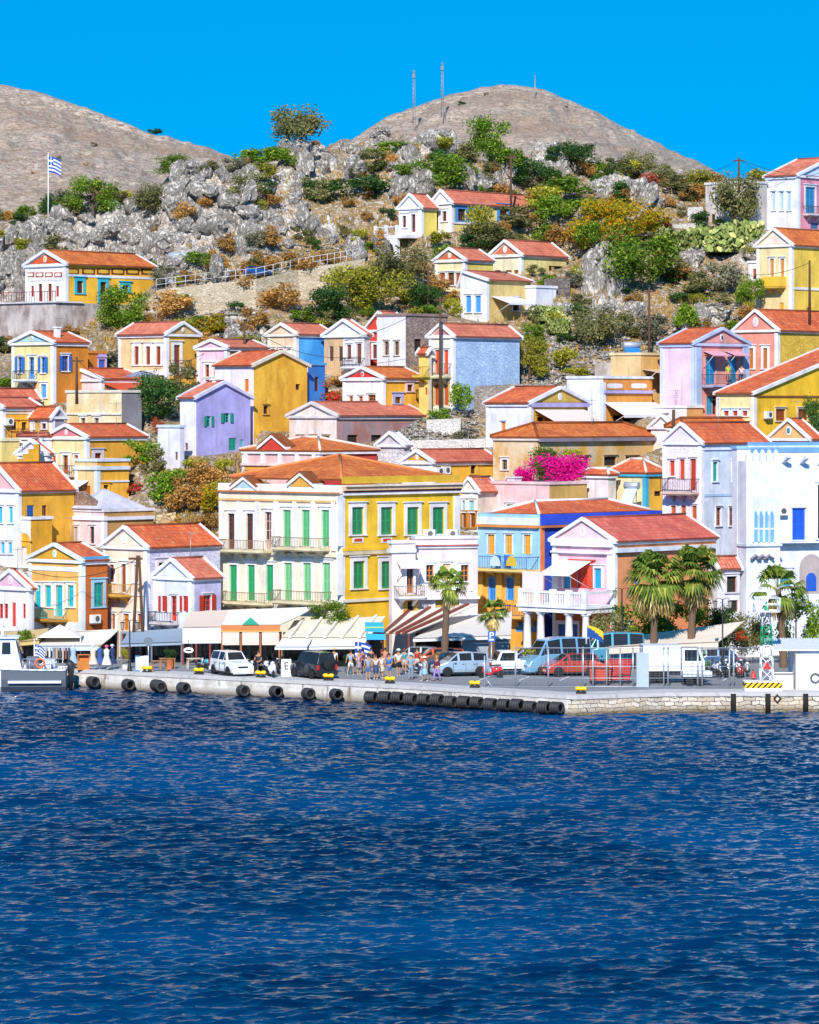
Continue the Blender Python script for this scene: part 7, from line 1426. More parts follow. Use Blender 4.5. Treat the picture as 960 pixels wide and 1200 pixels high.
# ---- roof top solar panels and terrace furniture
def solar(px, py, Y, w_, label, rz=.3, c='#2f7cc4'):
    o = empty('solar_heater', P(px, py, D(Y)), rz, label, 'solar heater'); m = MB(); m.hexa([(0, 0, 0), (w_, 0, 0), (w_, .1, -.05), (0, .1, -.05), (0, 1.1, 1.3), (w_, 1.1, 1.3), (w_, 1.2, 1.25), (0, 1.2, 1.25)], paint(c, .2)); m.build('collector', o); m = MB(); m.path([(-.1, 1.2, 1.5), (w_+.1, 1.2, 1.5)], .28, 12, paint('#c4ccd8', .35, .4)); m.build('tank', o); m = MB(); m.box(.1, .16, 1.2, 1.26, -.6, 1.3, GM); m.box(w_-.16, w_-.1, 1.2, 1.26, -.6, 1.3, GM); m.build('stand', o)
solar(737, 424, 219, 1.4, 'blue solar heater on the roof of the white and orange block'); solar(726, 592, 164, 1.0, 'white solar heater with tank beside the cyan trimmed house', -.5, '#c4d8ea'); solar(198, 318, 243, 2.0, 'tilted dark solar panel on the crag right of the villa', 0)
def chairs(H_, face, pxa, py, cols, lab):
    for i, (x, c) in enumerate(zip(pxa, cols)):
        u = H_.U(face, x); z = H_.Z(face, u, py); L = H_.L(face, u, z, .75); o = empty('chair', H_.root.matrix_basis @ Vector(L), H_.root.rotation_euler.z+.6*i, lab[i], 'chair'); m = MB(); cm = paint(c); m.box(-.25, .25, -.25, .25, .4, .45, cm); m.build('seat', o); m = MB(); m.box(-.25, .25, .2, .25, .451, .95, cm); m.build('backrest', o)
        for sx in (-1, 1):
            for sy in (-1, 1): m = MB(); m.box(sx*.22-.02, sx*.22+.02, sy*.22-.02, sy*.22+.02, 0, .399, cm); m.build('leg', o)
chairs(HB, 'F', (589, 602), 665.5, ('#2058b0', '#2a66b8'), ('deep blue chair on the left part of the blue house balcony', 'deep blue chair on the middle of the blue house balcony'))
for x, c, lb in ((557, '#1f7a6c', 'folded teal umbrella cloth at the left end of the blue house balcony'), (597, '#c8dcf0', 'pale blue towel on the blue house balcony rail'), (616, '#d8b83c', 'yellow-green cloth on the right part of the blue house balcony')):
    u = HB.U('F', x); z = HB.Z('F', u, 664); m = MB(); L = HB.L; pts = [L('F', u+.5*math.cos(a), z+.1+.75*max(0, math.sin(a))+.0, 1.62) for a in np.linspace(0, 3.14, 9)]; m.poly(pts, cloth(c)); m.poly([L('F', u+.5*math.cos(a), z+.1+.75*max(0, math.sin(a)), 1.57) for a in np.linspace(3.14, 0, 9)], cloth(c)); o = m.build('towel', None, label=lb, cat='towel'); o.matrix_basis = HB.root.matrix_basis
# ---- palms
PLF = leafmat('#76863a', '#4a6226', '#a8a050', .25); PLD = leafmat('#b8a068', '#8f7848', '#d0bc88', .15); PTR = bark('#8a6f58', '#4c3a2c', (3, 3, 9))
def palm(px, pyt, r_px, Y, label, lean=.3, skirt=1.0, nf=44, base_w=None, z0=0):
    Y = D(Y); s = Y/F; R = r_px*s; H = HC-(pyt-HZ)*s; p = Vector((gx(px, Y)-lean, Y, z0)); o = empty('palm_tree', p, 0, label, 'palm tree'); r = np.random.default_rng(px)
    H -= z0; m = MB(); pts = [(lean*(k**1.6), .08*math.sin(k*6), H*k-.2*(1-k)) for k in np.linspace(0, 1, 14)]; m.path(pts, [(.30-.11*k)*(1+.1*((i % 2)*2-1)) for i, k in enumerate(np.linspace(0, 1, 14))], 10, PTR); tk = m.build('trunk', o)
    if base_w: q = MB(); q.lathe([(.33, 0), (.31, .9)], (0, 0, 0), 12, paint('#f0eeee', .8)); q.build('white_painted_base', tk)
    top = Vector(pts[-1])
    def frond(mb, el, az, ln, fan, mat, droop):
        d = Vector((math.cos(az)*math.cos(el), math.sin(az)*math.cos(el), math.sin(el))); side = d.cross(Vector((0, 0, 1))); side = side.normalized() if side.length > .01 else Vector((1, 0, 0)); nrm = side.cross(d)
        c = top+d*ln*.5-Vector((0, 0, droop*.12*ln)); a = top+d*.12; w = side*.025; mb.poly([a-w, a+w, c+w, c-w], mat)
        n = 13
        for i in range(n):
            t = (i/(n-1)-.5)*2.5; dd = (d*math.cos(t)+side*math.sin(t)+nrm*(.10*math.cos(t*2))).normalized(); L_ = fan*(1-.25*abs(t)/1.25)*r.uniform(.9, 1.1); ws = (side*math.cos(t)-d*math.sin(t))*fan*.075
            mid = c+dd*L_*.6; end = c+dd*L_-Vector((0, 0, L_*(.32+droop*.3)))
            mb.poly([c, mid-ws, mid+ws], mat); mb.poly([mid-ws, end, mid+ws], mat)
    m = MB()
    for i in range(nf): el = r.uniform(-.55, 1.25); frond(m, el, r.uniform(0, 6.28), R*r.uniform(.75, 1.0), R*.52, PLF, .5-el*.3)
    m.build('crown', o); m = MB()
    if skirt:
        for i in range(int(nf*.7*skirt)): frond(m, r.uniform(-1.35, -.75), r.uniform(0, 6.28), R*r.uniform(.6, .9), R*.42, PLD, .9)
        m.build('dead_fronds', o)
palm(525, 684, 29, 127.5, 'slender tall palm in front of the yellow mansion and pink terrace house', .25, .35, 40); palm(578, 716, 23, 129, 'small palm with brown skirt and white painted foot by the parking sign', .1, 1.0, 30, True); palm(769, 676, 46, 131.5, 'left one of the two big palms in front of the coral wall', .2, 1.5, 52); palm(815, 668, 42, 132.5, 'right one of the two big palms, the taller, before the white stone house', .35, 1.3, 48); palm(912, 690, 40, 133, 'ragged palm in front of the white monastery', -.4, .7, 26)
for a in [(712, 774, 48, 58, 'olive', 'thin leaved shrub at the left end of the hedge by the porch columns', 138), (748, 774, 66, 72, 'green', 'dense green hedge shrub under the left big palm', 138.4), (800, 774, 76, 70, 'green', 'dense green hedge shrub between the two big palms', 138.6), (841, 774, 40, 62, 'dark', 'dark shrub right of the taller big palm', 138.8), (937, 776, 50, 76, 'green', 'tall bright green shrub in front of the white monastery', 136), (880, 776, 56, 58, 'olive', 'olive shrub at the foot of the ragged palm', 136.5)]: bush(a[0], a[1], a[2], a[3], a[4], a[5], Y=a[6], big=True)
bush(869, 752, 18, 14, 'pink', 'small bush with pink blossoms left of the ragged palm', Y=134.5); bush(28, 760, 24, 22, 'green', 'green shrub behind the grey boat cabin', Y=138)
# ---------------------------------------------------------------- vehicles
TY = paint('#1a1a1c', .85); RIM = paint('#b8bcc2', .35, .7); GL = glass('#12181c', .08); CHR = paint('#d8dce0', .25, .6); HLM = paint('#e8ecee', .15); TLM = paint('#c01a1a', .3); BLK = paint('#202124', .6); PLT = paint('#e8e8e4')
def wheel(o, x, y, r, w=.2, rim=RIM):
    m = MB(); M = Matrix.Translation((x, y, r)) @ Matrix.Rotation(math.pi/2, 4, 'X'); m.lathe([(r*.55, -w/2), (r*.9, -w/2), (r, -w*.3), (r, w*.3), (r*.9, w/2), (r*.55, w/2)], (0, 0, 0), 20, TY); m.xform(M); t = m.build('wheel', o)
    m = MB(); s = 1 if y < 0 else -1
    m.lathe([(r*.56, w*.35*s), (r*.5, w*.42*s), (r*.2, w*.36*s), (.0, w*.4*s)], (0, 0, 0), 14, rim); m.xform(M); m.build('rim', t)
def car(label, px, pyw, rz, L=4.0, W=1.7, H=1.48, col='#c0c4c8', st=None, cat='car', name='car', wr=.31, spare=False, metal=.3, loc=None, taxi=None, scale=1):
    p = loc or ground(px, pyw); o = empty(name, (p.x, p.y, p.z+.012), rz, label, cat); o.scale = (scale,)*3; cp = carpaint(col, metal)
    st = st or [(0, .56, .60), (.05, .68, .72), (.27, .90, .94), (.43, .95, 1.0*H/1.0-.02), (.64, .97, H), (.86, .98, H-.06), (.975, .96, 1.02), (1.0, .72, .80)]
    def sec(u, b, r):
        x = L/2-u*L; e = 1 if .05 < u < .95 else .9; w = W/2*e; g = r-b; wr_ = w*(.93-.22*min(1, g/.45)) if g > .08 else w*.86
        return [(x, -w*.94, .22), (x, -w, .5), (x, -w*.97, b), (x, -wr_, r), (x, wr_, r), (x, w*.97, b), (x, w, .5), (x, w*.94, .22)]
    S = [sec(*s) for s in st]; m = MB(); b = 0
    for s in S: m.v += s
    k = m.mi(cp)
    for i in range(len(S)-1):
        for j in range(8): m.f.append((i*8+j, i*8+(j+1) % 8, (i+1)*8+(j+1) % 8, (i+1)*8+j)); m.m.append(k); m.uv.append(None); m.sm.append(False)
    for i in (0, len(S)-1): m.f.append(tuple(i*8+j for j in range(8))); m.m.append(k); m.uv.append(None); m.sm.append(False)
    for x in (L*.31, -L*.30):
        for sy in (-1, 1):
            pts = [(x+wr*1.2*math.cos(a), sy*(W/2+.004), max(.2, wr+wr*1.2*math.sin(a))) for a in np.linspace(0, math.pi, 11)]; m.poly(pts, BLK)
    body = m.build('body', o); bv = body.modifiers.new('bevel', 'BEVEL'); bv.width = .045; bv.segments = 2; bv.limit_method = 'ANGLE'; bv.angle_limit = .4
    gi = [i for i in range(len(st)) if st[i][2]-st[i][1] > .2]
    V3 = lambda q: Vector(q)
    def pane(a, b, c, d, off):
        n = (b-a).cross(d-a).normalized(); cc = (a+b+c+d)/4
        if n.dot(off) < 0: n = -n
        q = [cc+(v-cc)*.86+n*.012 for v in (a, b, c, d)]; mm = MB(); mm.poly(q, GL); mm.poly([v-n*.02 for v in q[::-1]], GL)
        for i in range(4): j = (i+1) % 4; mm.poly([q[i], q[j], q[j]-n*.02, q[i]-n*.02], GL)
        mm.build('window', o)
    f, l = gi[0], gi[-1]
    pane(V3(S[f-1][3]), V3(S[f-1][4]), V3(S[f][4]), V3(S[f][3]), Vector((1, 0, .5)))
    pane(V3(S[l][3]), V3(S[l][4]), V3(S[l+1][4]), V3(S[l+1][3]), Vector((-1, 0, .3)))
    for sy, ib, ir in ((-1, 2, 3), (1, 5, 4)):
        for i in range(f, l): pane(V3(S[i][ib]), V3(S[i+1][ib]), V3(S[i+1][ir]), V3(S[i][ir]), Vector((0, sy, .1)))
        a, b_, c = V3(S[f-1][ib]), V3(S[f][ib]), V3(S[f][ir]); n = Vector((0, sy*.015, 0)); cc = (a+b_+c)/3; q = [cc+(v-cc)*.7+n for v in (a, b_, c)]; mm = MB(); mm.poly(q, GL); mm.build('window', o)
    for x in (L*.31, -L*.30):
        for sy in (-1, 1): wheel(o, x, sy*(W/2-.08), wr)
    for sy in (-1, 1):
        m = MB(); m.box(L/2-.09, L/2+.012, sy*W*.36-.17, sy*W*.36+.17, .58, .72, HLM); m.build('headlight', o)
        m = MB(); m.box(-L/2-.012, -L/2+.10, sy*W*.41-.08, sy*W*.41+.08, .62, .92, TLM); m.build('tail_light', o)
        for xs in (L*.20, -L*.03, -L*.24): m = MB(); m.box(xs-.012, xs+.012, sy*W/2-.03, sy*W/2+.003, .36, .9, BLK); m.build('door_seam', o)
        for xs in (L*.0, -L*.21): m = MB(); m.box(xs, xs+.14, sy*W*.49-.012, sy*W*.49+.02, .8, .84, BLK); m.build('door_handle', o)
        m = MB(); m.box(-L*.42, L*.42, sy*W/2-.06, sy*W/2+.008, .2, .3, BLK); m.build('side_skirt', o)
        m = MB(); m.box(L*.16, L*.16+.12, sy*(W/2+.02), sy*(W/2+.16), .93, 1.06, cp); m.build('mirror', o)
    for x0, x1 in ((L/2-.06, L/2+.05), (-L/2-.05, -L/2+.06)): m = MB(); m.box(x0, x1, -W*.46, W*.46, .26, .5, paint(col, .5) if not spare else BLK); m.build('bumper', o)
    m = MB(); m.box(L/2+.051, L/2+.06, -.24, .24, .34, .45, PLT); m.build('licence_plate', o); m = MB(); m.box(L/2+.0, L/2+.02, -W*.22, W*.22, .56, .68, BLK); m.build('grille', o)
    if spare: m = MB(); m.lathe([(.0, .0), (.3, 0), (.34, .06), (.34, .16), (.28, .2), (0, .2)], (0, 0, 0), 18, TY); m.xform(Matrix.Translation((-L/2-.02, 0, .95)) @ Matrix.Rotation(-math.pi/2, 4, 'Y')); m.build('spare_wheel', o)
    return o
R_ = math.radians
SUVS = lambda H: [(0, .62, .66), (.04, .82, .86), (.26, .98, 1.03), (.38, 1.02, H-.03), (.60, 1.03, H), (.97, 1.03, H-.05), (1.0, .90, .98)]
car('white off-roader parked nose toward the quay in front of the wooden fascia restaurant', 271, 791, R_(-62), 3.75, 1.66, 1.62, '#f0f0f2', SUVS(1.62), metal=0)
car('black jeep with a spare wheel on its back door', 367, 794, R_(122), 3.7, 1.7, 1.78, '#15171c', SUVS(1.78), spare=True, metal=0)
VANS = lambda H: [(0, .6, .66), (.04, .76, .8), (.2, .98, 1.04), (.40, 1.02, H-.03), (.66, 1.03, H), (.95, 1.02, H-.07), (1.0, .8, .9)]
car('silver minivan side-on behind the red scooter', 540, 792, R_(196), 3.75, 1.68, 1.6, '#a8bcd0', VANS(1.6))
car('dark blue car parked just behind the silver minivan', 520, 789, R_(200), 3.9, 1.68, 1.45, '#2a4a6c'); car('orange-red car in the shade behind the dark blue car', 512, 785, R_(190), 3.9, 1.68, 1.5, '#c4502c', VANS(1.5), metal=0); car('dark blue car partly hidden behind the white pickup', 617, 785, R_(185), 3.9, 1.65, 1.5, '#2c4660')
car('red hatchback behind the wire fence', 669, 792, R_(198), 3.7, 1.68, 1.52, '#b4402e', VANS(1.52), metal=.1); car('grey blue car parked behind the motorbikes near the citrus tree', 832, 785, R_(178), 3.9, 1.66, 1.45, '#4a6488')
car('silver car between the orange-red car and the taverna front', 486, 782, R_(170), 3.9, 1.66, 1.45, '#b0b4ba')
car('dark blue car on the hillside road behind the pipe railing', 0, 0, R_(8), 3.9, 1.65, 1.42, '#1d4a8c', loc=P(302, 324, D(238.2)), scale=.66); car('pale blue car on the hillside road left end', 0, 0, R_(186), 3.9, 1.65, 1.42, '#a8bcd4', loc=P(203, 334, D(238.2)), scale=.66); car('dark car parked behind the pale blue one on the hillside road', 0, 0, R_(5), 3.9, 1.65, 1.42, '#4a4f58', loc=P(222, 331, D(240)), scale=.66)
BIGV = [(0, .75, .8), (.03, .98, 1.02), (.14, 1.22, 1.28), (.28, 1.35, 2.35), (.5, 1.35, 2.5), (.75, 1.35, 2.5), (.98, 1.35, 2.42), (1.0, 1.2, 1.3)]
car('large pale blue passenger van, the tallest vehicle on the quay', 651, 790, R_(207), 4.9, 1.95, 2.5, '#7fb4d4', BIGV, 'van', 'van', .34); car('teal blue van roof behind the red wheeled containers', 716, 783, R_(185), 4.6, 1.9, 2.3, '#4f9cb8', BIGV, 'van', 'van', .34)
# white pickup
def truckbase(label, px, pyw, rz, cat, name): p = ground(px, pyw); return empty(name, (p.x, p.y, .012), rz, label, cat)
def cab(o, x0, x1, W, zb, H, col, nm='cab'):
    cp = carpaint(col); m = MB(); xm = x1+(x0-x1)*.22; pr = [(x0, zb), (x1, zb), (x1, zb+(H-zb)*.45), (xm, H), (x0, H)]; w = W/2; A = [(x, -w*(1 if z < H-.01 else .9), z) for x, z in pr]; B = [(x, w*(1 if z < H-.01 else .9), z) for x, z in pr]
    m.poly(A, cp); m.poly(B[::-1], cp)
    for i in range(5): j = (i+1) % 5; m.poly([A[i], B[i], B[j], A[j]], cp)
    c = m.build(nm, o); zb2 = zb+(H-zb)*.48
    a, b, c_, d = [Vector(v) for v in (A[2], B[2], B[3], A[3])]; n = (b-a).cross(d-a).normalized(); n = n if n.x*(x1-x0) > 0 else -n; cc = (a+b+c_+d)/4; g = MB(); g.poly([cc+(v-cc)*.86+n*.012 for v in (a, b, c_, d)], GL); g.build('windscreen', c)
    for sy in (-1, 1):
        y = lambda z: sy*(w*(1-.1*(z-zb2)/(H-zb2))+.012); g = MB(); k = (x1-x0); zt = H-.1; g.poly([(x0+k*.12, y(zb2), zb2), (x0+k*.86, y(zb2), zb2), (x0+k*.72, y(zt), zt), (x0+k*.12, y(zt), zt)], GL); g.build('window', c)
        g = MB(); xh = x1; g.box(xh-.02, xh+.02, sy*w*.7-.14, sy*w*.7+.14, zb+.18, zb+.34, HLM); g.build('headlight', c)
    return c
o = truckbase('white pickup truck with an open load bed behind the red scooter', 605, 790.5, R_(192), 'pickup truck', 'pickup_truck'); wp = carpaint('#f0f2f4'); cab(o, .1, 1.55, 1.65, .45, 1.62, '#f0f2f4'); m = MB(); m.box(1.55, 2.15, -.8, .8, .45, .98, wp); m.build('bonnet', o); m = MB(); m.box(-2.1, .08, -.8, .8, .45, .6, wp); m.build('load_floor', o); m = MB()
for y in (-.82, .77): m.box(-2.1, .08, y, y+.05, .601, 1.0, wp)
m.build('side_panels', o); m = MB(); m.box(-2.15, -2.101, -.82, .82, .5, 1.0, wp); m.build('tailgate', o)
for x in (1.4, -1.3):
    for sy in (-.74, .74): wheel(o, x, sy, .32)
o = truckbase('white box truck with pale cab behind the wire fence', 789, 800, R_(4), 'truck', 'truck'); m = MB(); m.box(-2.1, 2.2, -.85, .85, .55, .8, BLK); m.build('chassis', o); m = MB(); m.box(-2.1, .35, -1.0, 1.0, .82, 2.45, paint('#f2f4f8', .5)); bx = m.build('box_body', o); m = MB(); m.box(-2.13, .38, -1.03, 1.03, 2.46, 2.5, paint('#d8dce2')); m.build('roof_rim', bx); cab(o, .45, 1.95, 1.9, .75, 2.3, '#f0f3f8'); m = MB(); m.box(.42, 2.0, -.96, .96, .62, .745, paint('#2a2c30')); m.build('skirt', o)
for x in (1.3, -.9, -1.6):
    for sy in (-.82, .82): wheel(o, x, sy, .38, .24)
o = truckbase('low white flatbed trailer in front of the white box truck', 817, 803.5, R_(3), 'trailer', 'trailer'); m = MB(); m.box(-1.0, .9, -.7, .7, .62, .95, paint('#e8ebf0')); m.build('bed', o); m = MB(); m.box(-1.0, 1.5, -.06, .06, .5, .615, BLK); m.build('drawbar', o)
for x in (-.55, .1):
    for sy in (-.62, .62): wheel(o, x, sy, .27, .18)
def container(px, pyw, label, c, rz):
    o = truckbase(label, px, pyw, rz, 'container', 'wheeled_container'); cm = paint(c, .5); m = MB(); w0, w1 = .62, .75; m.hexa([(-w0, -.45, .25), (w0, -.45, .25), (w0, .45, .25), (-w0, .45, .25), (-w1, -.55, 1.35), (w1, -.55, 1.35), (w1, .55, 1.35), (-w1, .55, 1.35)], cm)
    m.build('body', o)
    for i in range(5): x = -.5+i*.25; q = MB(); q.hexa([(x-.04, -.49, .3), (x+.04, -.49, .3), (x+.04, -.44, .3), (x-.04, -.44, .3), (x-.04, -.59, 1.3), (x+.04, -.59, 1.3), (x+.04, -.54, 1.3), (x-.04, -.54, 1.3)], cm); q.build('rib', o)
    m = MB(); m.path([(-w1-.03, 0, 1.38), (w1+.03, 0, 1.38)], .55, 14, cm, ell=.42); m.build('lid', o)
    for x in (-.5, .5):
        for y in (-.4, .4): wheel(o, x, y, .12, .08, BLK)
container(703, 802, 'orange-red ribbed wheeled container behind the wire fence, the left one', '#c24c36', .05); container(727, 801, 'deeper red ribbed wheeled container beside the pale gate panel', '#b23430', -.12)
def bike(px, pyw, rz, label, c, scooter=False, scale=1, loc=None):
    p = loc or ground(px, pyw); o = empty('scooter' if scooter else 'motorbike', (p.x, p.y, .012), rz, label, 'scooter' if scooter else 'motorbike'); cp = carpaint(c); o.scale = (scale,)*3; r = .23 if scooter else .31; wb = .62 if scooter else .68
    wheel(o, wb, -.001, r, .11); wheel(o, -wb, -.001, r, .13); m = MB(); m.path([(wb, 0, r), (wb-.2, 0, .75), (wb-.28, 0, 1.02)], [.04, .045, .03], 8, CHR); m.build('fork', o)
    m = MB(); m.path([(wb-.28, -.36, 1.02), (wb-.24, -.15, 1.06), (wb-.24, .15, 1.06), (wb-.28, .36, 1.02)], .022, 6, BLK); m.build('handlebar', o)
    m = MB()
    if scooter:
        m.path([(wb-.12, 0, .34), (wb-.2, 0, .62), (wb-.27, 0, .98)], [.16, .20, .12], 10, cp, ell=.5); m.path([(wb-.2, 0, .3), (.1, 0, .26), (-.15, 0, .3)], [.13, .16, .17], 8, cp, ell=.5); m.path([(-.1, 0, .5), (-.4, 0, .55), (-.78, 0, .6)], [.17, .21, .12], 10, cp, ell=1.1)
    else:
        m.path([(.32, 0, .74), (.12, 0, .82), (-.15, 0, .72)], [.12, .17, .1], 10, cp); m.path([(.3, 0, .5), (0, 0, .42), (-.25, 0, .48)], [.14, .2, .15], 8, BLK); m.path([(-.4, 0, .72), (-.75, 0, .78), (-.9, 0, .84)], [.1, .1, .04], 8, cp); m.path([(wb-.15, 0, r*2.1), (wb+.1, 0, r*2.2), (wb+.28, 0, r*1.6)], [.05, .07, .03], 8, cp, ell=.4)
    m.build('bodywork', o); m = MB(); m.path([(.05, 0, .80), (-.3, 0, .82), (-.72, 0, .86)], [.1, .15, .1], 8, BLK, ell=.5); m.build('seat', o); m = MB(); m.lathe([(.02, 0), (.09, .03), (.1, .08), (.02, .1)], (0, 0, 0), 10, HLM); m.xform(Matrix.Translation((wb-.22, 0, .92)) @ Matrix.Rotation(math.pi/2, 4, 'Y')); m.build('headlight', o)
    for s in (-1, 1): m = MB(); m.tube((wb-.26, s*.3, 1.04), (wb-.24, s*.36, 1.22), .01, BLK, 4); m.box(wb-.27, wb-.24, s*.36-.06, s*.36+.06, 1.2, 1.3, BLK); m.build('mirror', o)
bike(575, 794.5, R_(172), 'bright red scooter parked side-on between minivan and pickup', '#e0202a', True, 1.0); bike(318.5, 793.5, R_(-78), 'white scooter facing the quay beside the black jeep', '#f0f0f4', True, 1.05); bike(311, 791.5, R_(-70), 'white fronted motorbike left of the white scooter', '#e8e8ee'); bike(299, 791.5, R_(-112), 'dark motorbike beside the rider, near the white off-roader', '#2a2a30'); bike(326, 789.5, R_(95), 'dark motorbike behind the white scooter', '#3a3c44'); bike(244, 789, R_(150), 'teal motorbike behind the rear of the white off-roader', '#3f9aa8')
for i, (x, y, c, lb) in enumerate([(836, 795, '#c8ccd4', 'silver motorbike at the left end of the row behind the yellow barrier'), (844, 793, '#2f4a7c', 'blue motorbike, second in the row behind the yellow barrier'), (852, 795, '#3a3a40', 'charcoal motorbike in the row, right of the blue one'), (860, 793, '#8ab4c8', 'pale blue motorbike in the middle of the row'), (868, 795, '#a83a30', 'dark red motorbike in the row behind the yellow barrier'), (876, 793, '#e4e6ea', 'white motorbike at the right end of the row'), (849, 789, '#58606c', 'grey motorbike in the second row behind the blue one'), (865, 789, '#22242a', 'black motorbike in the second row behind the dark red one')]):
    bike(x, y, R_(-60-(i*37) % 50), lb, c, i % 3 == 1)
# ---------------------------------------------------------------- people
def skin(name, verts, edges, rad, mat, parent, lv=1):
    me = bpy.data.meshes.new(name); me.from_pydata(verts, edges, []); me.materials.append(mat); o = link(name, me, parent); sk = o.modifiers.new('skin', 'SKIN'); sk.use_smooth_shade = True
    if not me.skin_vertices: me.attributes.new('skin', 'FLOAT', 'POINT')
    for d, r in zip(me.skin_vertices[0].data, rad): d.radius = r if hasattr(r, '__len__') else (r, r)
    me.skin_vertices[0].data[0].use_root = True
    sb = o.modifiers.new('smooth', 'SUBSURF'); sb.levels = lv; sb.render_levels = lv; return o
def person(px, pyf, h, rz, label, top, low, lowc, hat=None, hair='#3a2a20', skn='#c8946c', stride=.0, armf=(.1, -.1), sit=False, loc=None, sleeves=.5, lean=0, bag=None):
    p = loc or ground(px, pyf); o = empty('person', p, rz, label, 'person'); k = h/1.75; sm = cloth(skn)
    def q(x, y, z): return (x*k, y*k, z*k)           # faces -y
    s = stride; hz = .92 if not sit else .55
    fy = [-.30*s-.0, .30*s]; kn = [-.20*s, .12*s]
    V = [q(0, 0, hz), q(0, lean*.4, hz+.22), q(0, lean, hz+.46), q(0, lean-.01, hz+.58), q(0, lean-.02, hz+.68), q(0, lean-.01, hz+.78)]; R = [(.13, .10), (.12, .09), (.15, .10), (.055, .055), (.085, .10), (.07, .08)]; E = [(0, 1), (1, 2), (2, 3), (3, 4), (4, 5)]
    for i, sx in enumerate((-1, 1)):
        b = len(V)
        if sit: V += [q(sx*.1, -.1, hz-.02), q(sx*.12, -.42, hz-.0), q(sx*.12, -.42, .1), q(sx*.12, -.56, .04)]
        else: V += [q(sx*.09, 0, hz-.1), q(sx*.10, kn[i], .50), q(sx*.10, fy[i]+.04, .09), q(sx*.11, fy[i]-.12, .035)]
        R += [.095, .06, .04, .035]; E += [(0, b), (b, b+1), (b+1, b+2), (b+2, b+3)]
    hands = []
    for i, sx in enumerate((-1, 1)):
        b = len(V); a = armf[i]; V += [q(sx*.2, lean, hz+.44), q(sx*.25, lean-a*.25+.03, hz+.18), q(sx*(.25-abs(a)*.08), lean-a*.85-.04, hz-.04+abs(a)*.25)]; R += [.058, .043, .03]; E += [(2, b), (b, b+1), (b+1, b+2)]; hands.append((Vector(V[b+2]), Vector(V[b+2])-Vector(V[b+1])))
    skin('body', V, E, [((r[0]*k, r[1]*k) if hasattr(r, '__len__') else r*k) for r in R], sm, o)
    for hp, d in hands:
        d = d.normalized(); sd = d.cross(Vector((0, 1, 0))).normalized() if abs(d.y) < .9 else Vector((1, 0, 0)); m = MB(); m.path([hp, hp+d*.05*k, hp+d*.09*k], [.026*k, .034*k, .03*k], 8, sm, ell=.5); base = hp+d*.085*k; nn = d.cross(sd)
        for f in range(4): a = base+sd*(f-1.5)*.016*k; ln = (.06, .07, .066, .05)[f]*k; m.path([a, a+d*ln*.6, a+d*ln+nn*.012*k], [.008*k, .0075*k, .006*k], 5, sm)
        m.path([hp+d*.03*k+sd*.03*k, hp+d*.065*k+sd*.052*k, hp+d*.09*k+sd*.05*k], [.01*k, .009*k, .007*k], 5, sm); m.build('hand', o)
    m = MB(); hd = Vector(V[4]); e = paint('#2a2422')
    for sx in (-1, 1): m.path([hd+Vector((sx*.032, -.097, .025))*k, hd+Vector((sx*.032, -.105, .025))*k], .011*k, 6, e)
    m.build('eyes', o); m = MB(); m.path([hd+Vector((0, -.095, .02))*k, hd+Vector((0, -.122, -.02))*k, hd+Vector((0, -.1, -.028))*k], [.008*k, .014*k, .008*k], 6, sm); m.build('nose', o)
    m = MB(); m.path([hd+Vector((-.022, -.098, -.05))*k, hd+Vector((.022, -.098, -.05))*k], .007*k, 5, paint('#8a3a34')); m.build('mouth', o)
    hm = cloth(hair); m = MB(); c = hd+Vector((0, .012, .01))*k
    m.lathe([(.092*k, .0), (.104*k, .04*k), (.098*k, .09*k), (.065*k, .13*k), (.0, .145*k)], c, 12, hm); m.path([c+Vector((0, .075, .05))*k, c+Vector((0, .09, -.03))*k, c+Vector((0, .07, -.09))*k], [.07*k, .06*k, .04*k], 8, hm, ell=1); m.build('hair', o)
    tm = cloth(top); TV = [V[0], V[1], V[2], q(0, lean, hz+.53)]; TR = [(.15*k, .118*k), (.142*k, .108*k), (.172*k, .118*k), (.075*k, .07*k)]; TE = [(0, 1), (1, 2), (2, 3)]
    for i, sx in enumerate((-1, 1)):
        b = len(TV); sh = Vector(V[14+i*3]); el = Vector(V[15+i*3]); TV += [tuple(sh), tuple(sh.lerp(el, sleeves))]; TR += [(.072*k,)*2, (.058*k,)*2]; TE += [(2, b), (b, b+1)]
        if sleeves >= 1: TV += [tuple(el.lerp(Vector(V[16+i*3]), .85))]; TR += [(.045*k,)*2]; TE += [(b+1, b+2)]
    skin('shirt', TV, TE, TR, tm, o)
    lm = cloth(lowc)
    if low in ('shorts', 'trousers'):
        LV = [q(0, 0, hz+.06), V[0]]; LR = [(.145*k, .115*k), (.158*k, .125*k)]; LE = [(0, 1)]
        for i in range(2):
            b = len(LV); hp, kv, an = (Vector(V[6+i*4+j]) for j in range(3)); LV += [tuple(hp)]; LR += [(.112*k,)*2]; LE += [(1, b)]
            if low == 'shorts': LV += [tuple(hp.lerp(kv, .9))]; LR += [(.09*k,)*2]; LE += [(b, b+1)]
            else: LV += [tuple(kv), tuple(an)]; LR += [(.08*k,)*2, (.06*k,)*2]; LE += [(b, b+1), (b+1, b+2)]
        skin(low, LV, LE, LR, lm, o)
    else: m = MB(); m.lathe([(.135*k, (hz+.08)*k), (.175*k, (hz-.08)*k), (.25*k, (hz-.42)*k), (.24*k, (hz-.43)*k)], (0, 0, 0), 14, lm); m.build('skirt', o)
    if hat: m = MB(); z = hd+Vector((0, 0, .07))*k; m.lathe([(.19*k, -.012*k), (.2*k, 0), (.115*k, .015*k), (.105*k, .09*k), (.0, .11*k)], z, 14, cloth(hat)); m.build('hat', o)
